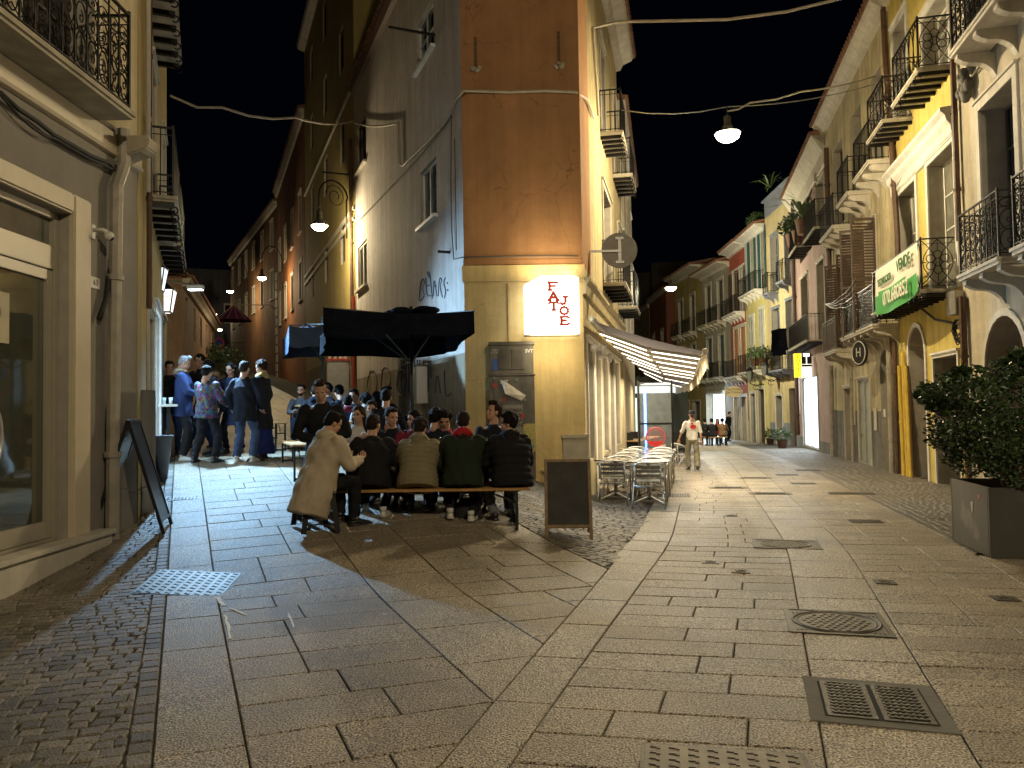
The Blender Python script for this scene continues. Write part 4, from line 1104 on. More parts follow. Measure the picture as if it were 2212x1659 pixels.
fr.cornice(fr.z(1262, 606), [(0,-.28),(.05,-.27),(.08,-.1),(.14,-.04),(.14,.02),(0,.03)], OCHRE2, name='string_course')
SHOPW = mat('shop_cream_paint', (.62,.56,.43), rough=.55, var=.05)
INWARM = emis('shop_interior_light', (1.0,.80,.5), 1.3)
# shopfront: glazed bays in cream timber
x_ = .35
for i, wd in enumerate((.95, 1.3, 1.3, 1.3, 1.5)):
    fr.window(x_, x_+wd, -.12-.02*i if i in (1, 3) else .55, 2.75, dep=.16, trim=.07, tm=SHOPW, fm=SHOPW, panes=2 if wd > 1 else 1, rows=0, pane=INWARM if i in (1, 2, 4) else None); x_ += wd+.22
z1_ = fr.z(1301.6, 616)+.05; z2_ = fr.z(1295, 288)+.05
for zz, u0_, u1_, off_ in ((z1_, 1301.6, 1322, 0), (z2_, 1296, 1309.5, 0)):
    xa = fr.x(u0_, 600 if zz == z1_ else 290); xb = fr.x(u1_, 650 if zz == z1_ else 365)
    fr.balcony(xa, xb, zz, proj=.5, supp='beam', th=.07, n=5); fr.window(xa+.25, xb-.1, zz, zz+2.3, dep=.25, trim=.12, fm=SHUT_BR)
    fr.balcony(xb+1.9, xb+3.6, zz, proj=.5, supp='beam', th=.07, n=5); fr.window(xb+2.2, xb+3.3, zz, zz+2.3, dep=.25, trim=.12, fm=SHUT_BR)
fr.eave(over=.55, m=TRIM); fr.wall()
mb = MB(); mb.prism([(CL[0]-ff.P0.x, 0, 0)]*1 + [(0,0,0),(0,0,0)], (0,0,0)) if False else None
# flat roof closing the wedge
pts = [CL, CR, CRF, (CRF[0]-.5, CRF[1]+1), CLF]
mb = MB(); mb.add([(p[0], p[1], HB-.02) for p in pts], [(0,1,2,3,4)])
o = mb.build('roof', ROOF); o.parent = ff.o; o.matrix_parent_inverse = (Matrix.Translation((ff.P0.x, ff.P0.y, 0)) @ Matrix.Rotation(math.atan2(ff.d.y, ff.d.x), 4, 'Z')).inverted()
mb = MB(); mb.add([(CLF[0], CLF[1], -.5),(CRF[0], CRF[1], -.8),(CRF[0], CRF[1], HB-.02),(CLF[0], CLF[1], HB-.02)], [(0,1,2,3)])
o = mb.build('back_wall', GREYW); o.parent = ff.o; o.matrix_parent_inverse = (Matrix.Translation((ff.P0.x, ff.P0.y, 0)) @ Matrix.Rotation(math.atan2(ff.d.y, ff.d.x), 4, 'Z')).inverted()
# house behind, on the right street, mostly hidden by the awning
block('ochre_house_beyond_awning', 'ochre house adjoining the corner building on the right street, above the awning', (CRF[0]+.02, CRF[1]+.05), (CRF[0]+.2*9, CRF[1]+9), 10.6, OCHRE2, wins=3)
# ---- left street, right-hand side
OLIVE = stucco('olive_yellow_stucco', (.42, .33, .12), streak=.15)
A = CLF; B = (CLF[0]-.395*12.3, CLF[1]+12.3)
f = Facade('tall_olive_building', 'tall olive yellow building with sloping string courses behind the wall lamp', B, (A[0]-.03, A[1]+.07), 19.0, OLIVE, depth=9)
for vv in ((760, 190), (750, 470), (700, 560)):
    z_ = f.z(*vv); f.cornice(z_, [(0,-.1),(.07,-.09),(.07,0),(0,0)], TRIM, name='string_course')
for i, z_ in enumerate((6.6, 10.0, 13.2, 16.2)):
    for k in (.2, .52, .82):
        f.window(f.L*k-.45, f.L*k+.45, z_, z_+1.5, dep=.14, trim=.0, fm=SHUT_BR, rows=0)
f.bands = [(f.gzx(10)+1.5, 2)]
f.window(f.L-3.2, f.L-2.0, f.gzx(10)-.2, f.gzx(10)+2.4, dep=.25, trim=.1, kind='door', fm=SHUT_BR)
f.wall([OLIVE, REVEAL, stucco('olive_dado', (.24,.17,.09), streak=.3)])
f.cornice(f.H, [(0,-.3),(.3,-.2),(.35,0),(0,0)], TRIM)
f.pipepx([(757, 300), (760, 600), (762, 790)], .06, PIPE_BR); f.pipepx([(763, 640), (764, 850)], .05, mat('red_pipe', (.35,.05,.03), rough=.5))
C1 = B; C2 = (B[0]-.40*14, B[1]+14)
f = block('dark_orange_house', 'dark orange plastered house lower down the left street, right side', C2, (B[0]-.03, B[1]+.06), 16.0, stucco('rust_orange', (.32,.12,.04), streak=.4), wins=4, floors=3)
C3 = (C2[0]-.52*20, C2[1]+20)
f = block('brown_house', 'brown shuttered house with corner quoins far up the left street', C3, (C2[0]-.03, C2[1]+.06), 15.5, stucco('brown_plaster', (.26,.13,.06), streak=.4), wins=6, floors=3)
mb = MB()
for i in range(14): mb.box(f.L-.55 if i % 2 else f.L-.4, -.05, 2.5+i*.6, f.L+.0, -.004, 2.5+i*.6+.5)
mb.build('quoins', TRIM, f.o)
# ---- left side
GREYST = stucco('taupe_stucco', (.25, .228, .195), streak=.08, bump=.6, bscale=90)
LX = -4.42
f = Facade('left_shop_building', 'taupe shop building with big glass door and ornate balcony at the left edge', (LX, 3.0), (LX, 9.05), 9.5, GREYST, z0=-.6)
DOORZ0 = f.z(135, 1168); zt = f.z(199, 437, .06)-.3
CREAMP = mat('cream_paint', (.56,.48,.34), rough=.5, var=.05, streak=.06)
BRASS = mat('champagne_aluminium', (.42,.38,.30), rough=.45, metal=.3, var=.05)
x1_ = f.x(147, 900); x0_ = x1_-3.2
f.hole(x0_, x1_, DOORZ0, f.z(140, 465)+.0, .32)
f.holes[-1][3] = f.z(148, 462)
MB().box(x1_+.003, -.06, DOORZ0-.02, f.x(198, 800, .06), .3, zt+.3).build('door_pillar', CREAMP, f.o, bevel=.02)
MB().box(x0_, -.06, f.holes[-1][3]+.003, x1_+.002, .3, zt+.3).build('door_lintel', CREAMP, f.o, bevel=.02)
fo = link('shop_door', None, f.o)
zt_d = f.z(142, 588); ztr = f.holes[-1][3]
mb = MB(); y = .10
mb.box(x1_-.07, y, DOORZ0, x1_-.003, y+.1, ztr); mb.box(x0_+.003, y, DOORZ0, x0_+.07, y+.1, ztr); mb.box(x0_+.07, y, ztr-.07, x1_-.07, y+.1, ztr-.003)
ztb = f.z(140, 533); mb.box(x0_+.07, y+.0, zt_d+.02, x1_-.07, y+.1, ztb); mb.box(x0_+.07, y, DOORZ0, x1_-.07, y+.1, DOORZ0+.03); fr_o = mb.build('door_frame', BRASS, fo, bevel=.006)
mb = MB(); y = .12
for a, b in ((x1_-1.15, x1_-.075), (x1_-2.3, x1_-1.2)):
    mb.box(a, y, DOORZ0+.035, a+.08, y+.06, zt_d+.01); mb.box(b-.08, y, DOORZ0+.035, b, y+.06, zt_d+.01); mb.box(a+.08, y, zt_d-.09, b-.08, y+.06, zt_d+.01); mb.box(a+.08, y, DOORZ0+.035, b-.08, y+.06, DOORZ0+.20)
mb.build('door_leaf', BRASS, fo, bevel=.004)
MIRG = mat('shop_glass', (.055,.056,.038), rough=.04, var=.2, spec=1.0, coat=.5)
mb = MB(); mb.box(x0_+.07, .155, DOORZ0+.05, x1_-.09, .162, zt_d); mb.build('glass_panel', MIRG, fo)
mb = MB(); mb.box(x0_+.07, .155, ztb, x1_-.07, .162, ztr-.07); mb.build('transom_glass', mat('transom_glass', (.09,.09,.07), rough=.12, spec=.9), fo)
hx = x1_-1.02; hz = DOORZ0+1.05
MB().tube([(hx, -.0-.02+.0, hz+.22*math.cos(t)) if False else (hx+.10*math.sin(t), -.0+.05, hz+.24*math.cos(t)) for t in [2*PI*j/24 for j in range(24)]], .016, 8, closed=True).build('door_handle', ALU, fo, smooth=True)
MB().box(x0_, -.16, -.5, x1_+.55, -.004, DOORZ0-.03).box(x0_, -.20, DOORZ0-.03, x1_+.57, -.004, DOORZ0+.02).build('door_step', TRIM, f.o, bevel=.008)
# cream fascia, balcony, upper floor
zfas = 4.40
f.cornice(zfas, [(0,0),(.05,.01),(.07,.04),(.04,.06),(.05,.25),(0,.25)], CREAMP, name='fascia')
zb_ = 4.66
SLABM = mat('balcony_slab_plaster', (.42,.37,.27), rough=.8, var=.1, streak=.25)
f.balcony(.2, f.x(287, 262, .42), zb_+.07, proj=.42, style='ornate', ends='ornate', supp='none', th=.07, slabm=SLABM, rail=1.05)

for xx in (f.L-.42, f.L-3.6):
    MB().prism([(xx-.13, a, zb_+b) for a, b in [(-.004,-.01),(-.38,-.01),(-.40,-.08),(-.37,-.15),(-.30,-.19),(-.22,-.21),(-.12,-.25),(-.004,-.34)]], (.26,0,0)).build('corbel', SLABM, f.o, bevel=.015)
f.window(f.L-2.2, f.L-1.0, zb_+.1, zb_+2.7, dep=.3, trim=.15, fm=SHUT_BR, tm=CREAMP); f.window(f.L-4.8, f.L-3.6, zb_+.1, zb_+2.7, dep=.3, trim=.15, fm=SHUT_BR, tm=CREAMP, shut=(160, SHUT_BR))
f.bands = [(zb_+.1, 0), (99, 2)]
f.wall([GREYST, REVEAL, stucco('upper_cream', (.50,.42,.26), streak=.25)]); f.eave(over=.4)
f.pipepx([(268, 280), (268, 355), (252, 402), (246, 800), (243, 1165)], .07, PIPE_GR)
f.pipe([(f.L-.75, .6), (f.L-.75, -.2)], .03, TRIM, off=.06)
MB().box(f.L-.72, -.03, -.2, f.L-.42, -.004, 1.25).build('meter_box', mat('meter_box', (.17,.15,.12), rough=.7, var=.1), f.o, bevel=.01)
LFB = f
# second building, turned along the left street
LM = (LX-.02, 9.12); LN = (LX-.02-.40*6.8, 9.12+6.8)
WARMST = stucco('warm_ochre_stucco', (.50,.38,.15), streak=.25)
f = Facade('left_bar_building', 'narrow ochre building of the lit bar with stacked beam balconies, left street', LM, LN, 13.5, WARMST, depth=5)
zz = [f.z(345, 420, .7)+.1, f.z(350, 28, .7)+.0]
z_low = f.z(365, 575, .7)
f.window(1.5, 2.6, f.gzx(2)-.2, f.gzx(2)+2.5, dep=.2, trim=.05, kind='door', fm=mat('pale_blue_door', (.5,.56,.58), rough=.5))
f.window(3.0, 4.5, f.gzx(3.5)-.2, f.gzx(3.5)+2.6, dep=.3, trim=.1, fm=WHW, tm=WHW, rows=0, pane=emis('bar_interior', (.65,.85,1.0), 2.0))
f.window(5.1, 6.1, f.gzx(5.5)-.2, f.gzx(5.5)+2.5, dep=.2, trim=.05, kind='door', fm=IRON)
for z_, a_, b_ in ((4.55, 1.49, 3.86), (4.55, 4.5, 6.95), (7.5, 1.49, 3.86)):
    f.balcony(a_, b_, z_, proj=.36, supp='beam', th=.07, style='bars', n=6); f.window((a_+b_)/2-.5, (a_+b_)/2+.5, z_, z_+2.2, dep=.2, trim=.1, fm=SHUT_BR)
f.wall(); f.pipe([(.9, 11), (.9, 3.4), (.85, 2.9)], .035, PIPE_BR); f.pipe([(.75, 12), (.75, 4.4)], .03, TRIM)
LFB2 = f
LP = (LN[0]-.40*14, LN[1]+14)
f = block('left_shuttered_house', 'plain dim house continuing the left side beyond the bar', (LN[0]-.6, LN[1]+.05), (LP[0]-.6, LP[1]), 5.2, stucco('dull_ochre', (.3,.22,.12), streak=.3), wins=4, floors=1, eave=False)
f = Facade('pinkish_far_house', 'pinkish three-storey house standing end-on beyond the lanterns', (-13.3, 31), (-18.6, 48), 9.0, stucco('pinkish_plaster', (.36,.25,.17), streak=.25), z0=0)
f.H = f.z(400, 592, .2)
for i in range(5):
    for z_ in (5.0, 7.7): f.window(1.2+i*3.4, 2.2+i*3.4, z_, z_+1.5, dep=.15, trim=.0, fm=SHUT_BR, rows=0)
f.eave(over=.4); f.wall()
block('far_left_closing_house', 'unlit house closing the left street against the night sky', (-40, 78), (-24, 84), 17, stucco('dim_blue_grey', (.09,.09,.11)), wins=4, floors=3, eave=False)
# ------------------------------------------------------------------ lamps, wires, signs
LENS = emis('lamp_lens', (1.0, .90, .62), 45)
LENS_FAR = emis('lamp_lens_far', (1.0, .90, .66), 14)
LAMPM = mat('lamp_housing', (.10, .10, .09), rough=.5, metal=.5)
GALV = mat('galvanised_steel', (.36, .36, .34), rough=.45, metal=.8, var=.1)
def pendant(loc, label, r=.29, lens=LENS, s=1.0):
    o = thing('street_lamp', label, 'street lamp', loc, group='warm street lamps')
    MB().lathe([(.05,.42),(.075,.40),(.075,.22),(.10,.20),(.12,.12),(.06,.10)], n=14).build('housing', LAMPM, o, smooth=True)
    MB().lathe([(.12,.13),(r*.75,.07),(r,.03),(r-.012,.018),(r*.7,.05),(.10,.10)], n=24).build('reflector', GALV, o, smooth=True)
    MB().lathe([(.02,-.15),(r*.5,-.13),(r*.80,-.07),(r*.92,.02),(.1,.05)], n=20).build('lens', lens, o, smooth=True)
    MB().tube([(0,0,.42),(0,0,.62)], .012, 6).build('hook', IRON, o)
    return o
pendant(MAIN_LAMP, 'bright warm disc lamp hanging from wires high over the right street')
pendant(tuple(at(1449, 622, 36.6)), 'small distant hanging lamp over the bend of the right street', lens=LENS_FAR)
pendant((2.2, -5.5, 7.75), 'added hanging street lamp behind the viewer, out of view')  # unseen lamp body added to go with the fill behind the viewer
def gooseneck(label, wallpt, lamppt, power, lens=LENS, r=.28, scroll=True):
    wp = Vector(wallpt); lp = Vector(lamppt); o = thing('wall_lamp', label, 'street lamp', wp, group='warm street lamps')
    d = lp - wp; h = Vector((d.x, d.y, 0)); L = h.length; e = h/L
    mb = MB(); top = 1.15
    pts = [Vector((0,0,-.9)), Vector((0,0,.3))] + [e*(L/2 - L/2*math.cos(t)) + Vector((0,0,.3 + (L/2)*math.sin(t)*1.0)) for t in [PI*j/14 for j in range(15)]] + [e*L + Vector((0,0,d.z+.5))]
    mb.tube([p + e*.06 if p.length < 1 and abs(p.z) <= .9 and (p-Vector((0,0,p.z))).length < .01 else p for p in pts], .028, 7)
    if scroll:
        c = e*(L*.45) + Vector((0,0,.35)); mb.tube([c + (e*math.cos(t) + Vector((0,0,math.sin(t))))*(L*.36*(1-t/14)) for t in [j*.35 for j in range(30)]], .014, 5)
    mb.build('arm', IRON, o, smooth=True)
    c = d
    MB().lathe([(.05,.5),(.08,.45),(.09,.2),(.14,.16),(r,.02),(r-.01,0),(.1,.12)], (c.x,c.y,c.z), n=18).build('shade', LAMPM, o, smooth=True)
    MB().lathe([(.02,-.15),(r*.5,-.12),(r*.85,-.02),(r*.6,.06)], (c.x,c.y,c.z), n=18).build('lens', lens, o, smooth=True)
    light('wall_lamp_light', 'POINT', (lp.x, lp.y, lp.z-.26), power, WARM, .1)
    return o
gooseneck('curled iron wall lamp over the left street, the largest of its row', at(752, 455, 24.2), at(690, 488, 23.4), 480)
gooseneck('second curled wall lamp down the left street', at(612, 590, 44), at(566, 600, 42), 330, lens=LENS, scroll=False)
gooseneck('small third lamp along the left street', at(536, 628, 60), at(497, 629, 56), 260, scroll=False)
for (u_, v_, Y_, lab) in ((463, 679, 74, 'upper of the two tiniest lamps at the far end of the left street'), (475, 712, 76, 'lower of the two tiniest lamps at the far end of the left street')):
    p = at(u_, v_, Y_); pendant(tuple(p), lab, r=.25, lens=LENS_FAR)
light('far_lamp_light', 'POINT', tuple(at(466, 690, 72)), 250, WARM, .1)
# --- wires
def pts_on(seq): return [tuple(p) for p in seq]
mlt = Vector(MAIN_LAMP) + Vector((0,0,.62))
cable('suspension_wire', [fr_pt for fr_pt in [tuple(at(1343, 238, 17.2))]] + [tuple(mlt), tuple(FB3.ppx(1888, 182, .1))], .012, GALV, 'thin wire holding the hanging lamp over the right street', 'wire', sag=.12)
cable('lamp_cable', [tuple(mlt - Vector((0,0,.1))), tuple(at(1620, 222, 16.7)), tuple(at(1730, 198, 17)), tuple(FB3.ppx(1890, 165, .1))], .02, mat('pale_cable', (.45,.43,.36), rough=.6), 'pale feed cable running from the hanging lamp to the yellow house', 'wire', sag=.05)
pf = lambda u, v, off=.05: tuple(ff.P0.to_3d() + Vector((0,0,0))) if False else None
def fpt(f, u, v, off=.05): return tuple(f.ppx(u, v, off))
PALEC = mat('pale_conduit', (.40,.36,.28), rough=.6, var=.15)
cable('overhead_conduit', [fpt(fr, 1293, 250, .08), fpt(fr, 1280, 60, .10), tuple(at(1335, 47, 16)), tuple(at(1570, 42, 15.5)), tuple(at(1700, 25, 15)), tuple(at(1815, -3, 15)), tuple(FB2.ppx(1935, -40, .1))], .030, PALEC, 'thick pale conduit crossing above the right street from the corner building', 'cable', sag=.0)
cable('overhead_cable', [tuple(LFB2.ppx(368, 207, .05)) if False else tuple(at(368, 207, 15.5)), tuple(at(480, 232, 16.5)), tuple(at(640, 254, 18)), fpt(fl, 760, 262, .1), fpt(fl, 862, 265, .06)], .026, PALEC, 'bundled pale cable spanning the left street', 'cable', sag=.12)
cable('wall_cable', [fpt(fl, 862, 265), fpt(fl, 864, 355), fpt(fl, 870, 358), fpt(fl, 920, 310), fpt(fl, 965, 262), fpt(fl, 985, 215), fpt(fl, 1000, 197), fpt(ff, 1010, 196, .06), fpt(ff, 1100, 199, .04), fpt(ff, 1180, 196, .04), fpt(ff, 1245, 199, .05), fpt(fr, 1268, 215, .06), fpt(fr, 1284, 255, .06)], .028, PALEC, 'cable bundle strung around the corner building above the orange wall', 'cable')
cable('wall_cable', [fpt(fl, 758, 494), fpt(fl, 800, 450), fpt(fl, 845, 402), fpt(fl, 905, 340), fpt(fl, 962, 270), fpt(fl, 975, 248)], .012, CABLE, 'thin cable climbing the grey side wall towards the corner', 'cable')
cable('wall_cable', [fpt(fl, 975, 250), fpt(fl, 974, 400), fpt(fl, 976, 500), fpt(fl, 980, 560), fpt(fl, 998, 556), fpt(ff, 1010, 555, .04), fpt(ff, 1150, 553, .03), fpt(ff, 1250, 553, .03)], .012, CABLE, 'thin cable dropping down the corner and along the ledge', 'cable')
cable('wall_cable', [fpt(fl, 982, 300), fpt(fl, 984, 420), fpt(fl, 986, 540)], .009, CABLE_D, 'thin black cable on the grey wall near the corner', 'cable')
cable('house_cable', [FB1.ppx(2210, 20, .06), FB1.ppx(2150, 100, .06), FB1.ppx(2095, 172, .06)], .025, CABLE, 'grey cable sloping across the cream house upper wall', 'cable')
cable('house_cable', [FB2.ppx(2063, 235, .06), FB2.ppx(2020, 290, .06), FB2.ppx(1975, 345, .05), FB2.ppx(1935, 405, .06)], .018, CABLE, 'brown cable sagging along the yellow house upper wall', 'cable')
cable('house_cable', [FB2.ppx(1935, 690, .08), FB2.ppx(1985, 662, .1), FB2.ppx(2020, 690, .1), FB2.ppx(2070, 700, .1)], .025, CABLE_D, 'black cables looping under the yellow house balcony', 'cable')
o = MB()
for i in range(9):
    c = FB1.ppx(2070, 706, .12); r_ = .13+.015*(i % 4)
    o.tube([(c.x+.03*math.cos(t*2+i), c.y + r_*math.cos(t)*.9, c.z + r_*1.1*math.sin(t)-.02*i) for t in [2*PI*j/14 for j in range(14)]], .012, 4, closed=True)
tag(o.build('cable_coil', CABLE_D), 'coil of spare black cable hung on the wall between yellow and cream houses', 'cable')
mb = MB(); c = FB1.ppx(2064, 655, .12); mb.box(c.x-.09, c.y-.16, c.z-.22, c.x+.09, c.y+.16, c.z+.22); tag(mb.build('junction_box', GALV, bevel=.01), 'grey junction box at the end of the yellow house balcony', 'junction box')
mb = MB(); c = FB1.ppx(2082, 182, .14)
for i in range(10): mb.ell((c.x, c.y+random.uniform(-.16,.16), c.z+random.uniform(-.25,.2)), (.09,.1,.12), 7, 5)
tag(mb.build('cable_bundle', CABLE, smooth=True), 'messy cable bundle at the top of the brown pipe', 'cable')
for i in range(4):
    a = FB3.ppx(1845, 655+i*14, .8); b = FB4.ppx(1783, 658, .6)
    cable('clothes_line', [FB3.ppx(1848, 600+i*16, .7), FB3.ppx(1815, 640+i*8, .65), FB3.ppx(1782, 656, .6)], .008, GALV, ['highest','second highest','third','lowest'][i]+' drooping washing line on the pale yellow house', 'clothes line', group='washing lines on the pale yellow house', sag=.08)
# cables on the left building
cable('house_cable', [LFB.ppx(0, 200, .07), LFB.ppx(80, 262, .06), LFB.ppx(150, 310, .07), LFB.ppx(235, 352, .06), LFB.ppx(250, 360, .05)], .022, CABLE_D, 'dark cables along the cream fascia of the left shop', 'cable', sag=.02)
cable('house_cable', [LFB.ppx(4, 208, .07), LFB.ppx(70, 275, .08), LFB.ppx(120, 300, .06), LFB.ppx(248, 368, .06)], .015, CABLE_D, 'second thin cable below the left shop fascia', 'cable', sag=.02)
cable('house_cable', [LFB.ppx(214, 690, .05), LFB.ppx(232, 640, .07), LFB.ppx(240, 560, .05)], .03, CABLE_D, 'thick black cable curving behind the left downpipe', 'cable')

# --- FAT JOE light box
SIGNW = emis('sign_white_light', (1.0, .93, .80), 2.6)
SIGNR = mat('sign_red', (.60, .045, .02), rough=.5, emit=(.75, .06, .02), estr=.3)
SIGNE = mat('sign_edge', (.5,.45,.35), rough=.5)
sx0, sz0 = ff.at(1134, 722, .30); sx1, sz1 = ff.at(1250, 597, .30)
o = thing('light_box_sign', 'glowing white light box sign reading FAT JOE in red, on the yellow corner wall', 'sign', (ff.P0.x, ff.P0.y, 0), math.atan2(ff.d.y, ff.d.x))
c_ = .30
prof = [(sx0, sz0), (sx1, sz0), (sx1, sz1-.02), (sx1-.12, sz1+.02), (sx0+c_, sz1+.02), (sx0, sz1-.14)]
MB().prism([(a, -.30, b) for a, b in prof], (0, .22, 0)).build('panel', SIGNW, o)
MB().box(sx0-.006, -.30, sz0-.03, sx1+.006, -.08, sz0-.004).build('lower_edge', SIGNE, o)
MB().box(sx0+.2, -.085, sz0+.2, sx0+.3, -.003, sz0+.3).box(sx1-.3, -.085, sz0+.2, sx1-.2, -.003, sz0+.3).build('mount', IRON, o)
w_ = sx1-sx0; h_ = sz1-sz0
STK = {'F': [((0,0),(0,1)),((0,1),(.85,1)),((0,.52),(.6,.52)),((-.2,0),(.3,0)),((-.2,1),(0,1)),((.85,1),(.85,.8)),((.6,.62),(.6,.42))],
 'A': [((-.05,0),(.38,1)),((.38,1),(.82,0)),((.12,.33),(.65,.33)),((-.25,0),(.18,0)),((.6,0),(1.02,0)),((.25,1),(.5,1))],
 'T': [((.4,0),(.4,1)),((-.08,1),(.88,1)),((.15,0),(.65,0)),((-.08,1),(-.08,.78)),((.88,1),(.88,.78))],
 'J': [((.55,1),(.55,.25)),((.55,.25),(.35,.02)),((.35,.02),(.08,.08)),((.08,.08),(0,.3)),((.25,1),(.85,1))],
 'O': [((.4+.42*math.cos(t), .5+.5*math.sin(t)), (.4+.42*math.cos(t+PI/5), .5+.5*math.sin(t+PI/5))) for t in [PI/5*j for j in range(10)]],
 'E': [((.1,0),(.1,1)),((-.1,1),(.85,1)),((-.1,0),(.85,0)),((.1,.52),(.55,.52)),((.85,1),(.85,.78)),((.85,0),(.85,.22)),((.55,.62),(.55,.42))]}
for ch, a, b in (('F', .525, .83), ('A', .525, .655), ('T', .525, .48), ('J', .715, .575), ('O', .715, .40), ('E', .715, .225)):
    x_ = sx0 + w_*a - .06; z_ = sz0 + h_*b - .065; mb = MB()
    for i_, (p, q) in enumerate(STK[ch]):
        thick = .046 if abs(p[0]-q[0]) < .5 or ch in 'OA' else .036
        mb.bar((x_+p[0]*.15, -.306-.0004*i_, z_+p[1]*.14), (x_+q[0]*.15, -.306-.0004*i_, z_+q[1]*.14), .010, thick, up=(0,1,0)) if False else mb.bar((x_+p[0]*.17, -.306-.0004*i_, z_+p[1]*.135), (x_+q[0]*.17, -.306-.0004*i_, z_+q[1]*.135), thick, .010, up=(0,1,0))
    mb.build('letter', SIGNR, o)
light('sign_wall_fill', 'AREA', (.74, 13.12, 2.72), 13, (1.0,.84,.55), .8, target=(.74, 13.9, .9))  # added area light without a fixture, washes the wall below the sign
light('sign_wall_fill', 'AREA', (.74, 13.12, 4.0), 17, (1.0,.82,.5), 1.0, target=(.60, 13.8, 6.2))  # added area light without a fixture, washes the orange wall above the sign
light('sign_front_fill', 'AREA', (.74, 13.28, 3.35), 45, (1.0,.86,.58), .9, target=(.74, 6, 2.0))  # added area light without a fixture, brightens the street before the sign

# --- back of a traffic sign on a bracket
P = at(1338, 541, 15.0); o = thing('traffic_sign', 'round traffic sign seen from behind on a wall bracket beside the corner building', 'sign', P)
MB().lathe([(.345,-.012),(.35,-.008),(.35,.008),(.345,.012)], n=36, M=Matrix.Rotation(PI/2, 4, 'X')).build('disc', mat('sign_back', (.16,.15,.13), rough=.5, metal=.6), o)
MB().box(-.03,-.045,-.26,.03,-.014,.26).box(-.08,-.05,-.26,.08,-.012,-.21).box(-.08,-.05,.21,.08,-.012,.26).build('rail', GALV, o)
MB().bar((-.66,-.04,-.02),(.03,-.06,-.02),.03,.045).build('bracket', GALV, o)

# --- utility cabinet against the yellow wall
cx0, _ = ff.at(1057, 900, .32); cx1, _ = ff.at(1157, 900, .32)
ztop = ff.z(1107, 738, .32); zmid = ff.z(1107, 808, .32); zb = gz(0, 13.3)
CABM = mat('cabinet_grey', (.16,.145,.115), rough=.7, var=.25, streak=.4, scale=5)
CABD = mat('cabinet_door', (.12,.11,.09), rough=.6, var=.2, streak=.3)
o = thing('utility_cabinet', 'tall grey utility cabinet plastered with stickers and torn posters, against the yellow wall', 'cabinet', (ff.P0.x, ff.P0.y, 0), math.atan2(ff.d.y, ff.d.x))
MB().box(cx0+.02, -.32, zmid, cx1-.02, -.003, ztop-.06).box(cx0, -.35, ztop-.06, cx1, -.003, ztop).build('upper_box', CABM, o, bevel=.008)
MB().box(cx0+.01, -.33, zb-.1, cx1-.01, -.003, zmid-.03).box(cx0-.01, -.35, zmid-.03, cx1+.01, -.003, zmid-.002).build('lower_box', CABM, o, bevel=.008)
for a, b in ((.22, .49), (.50, .78)): 
    w_ = cx1-cx0; mb = MB(); mb.box(cx0+w_*a, -.335, zmid+.08, cx0+w_*b, -.321, ztop-.14)
    for k in range(5): mb.box(cx0+w_*(a+.02)+k*(w_*(b-a-.04)/5), -.340, zmid+.1, cx0+w_*(a+.02)+k*(w_*(b-a-.04)/5)+.012, -.336, ztop-.16)
    mb.build('door', CABD, o, bevel=.003)
MB().box(cx0+.09, -.342, zb+.12, cx1-.06, -.331, zmid-.1).build('door', CABD, o, bevel=.003)
W_ = cx1-cx0; H_ = zmid-zb
def stick(nm, a, b, c, d, m, y=-.346, lab=None):
    k = MB().box(cx0+W_*a, y-.002, b, cx0+W_*c, y, d).build(nm, m, o); return k
BLUE = mat('sticker_blue', (.03,.09,.35), rough=.5); PAP = mat('poster_paper', (.22,.20,.17), rough=.9, var=.2, scale=20); PAPW = mat('torn_paper', (.50,.46,.38), rough=.9, var=.2, bump=.6, bscale=20)
PAPY = mat('yellow_poster', (.42,.36,.12), rough=.9, var=.3, scale=20); BLK = mat('black_print', (.015,.015,.015), rough=.8)
stick('sticker', .09, zmid+.07, .20, ztop-.30, BLUE, -.325); text('lettering', 'FIBRA\nOTTICA', .045, WHITE, o, wallM(cx0+W_*.145, -.332, zmid+.40), extrude=.001)
text('lettering', 'SVT', .085, WHITE, o, wallM(cx0+W_*.88, -.326, ztop-.17), extrude=.001, offset=.003); text('lettering', 'SVT', .085, WHITE, o, wallM(cx0+W_*.33, -.352, zmid-.14), extrude=.001, offset=.003)
stick('poster', .30, zb+H_*.30, .72, zb+H_*.69, PAP, -.345)
text('lettering', 'ANDREA\nYOUNG\nANDREA\nCADELAND', .085, BLK, o, wallM(cx0+W_*.50, -.352, zb+H_*.56), extrude=.001)
stick('poster', .73, zb+H_*.22, .98, zb+H_*.50, PAPY, -.349)
mb = MB(); mb.add([(cx0+W_*.26,-.35,zb+H_*.93),(cx0+W_*.34,-.37,zb+H_*.93),(cx0+W_*.80,-.36,zb+H_*.78),(cx0+W_*.70,-.355,zb+H_*.73),(cx0+W_*.35,-.40,zb+H_*.80)], [(0,1,2,3,4)]); mb.build('torn_poster', PAPW, o)
for i in range(26):
    a = random.uniform(.1, .92); z_ = zb + H_*random.uniform(.1, .97); r_ = random.uniform(.02, .05)
    MB().lathe([(r_, -.001), (r_, .001)], (0,0,0), n=10, M=Matrix.Translation((cx0+W_*a, -.3445-.0003*i, z_)) @ Matrix.Rotation(PI/2, 4, 'X')).build('sticker', random.choice([PAPW, BLK, PAP, mat('sticker_red', (.3,.05,.04)), mat('sticker_teal', (.1,.25,.25))]), o)
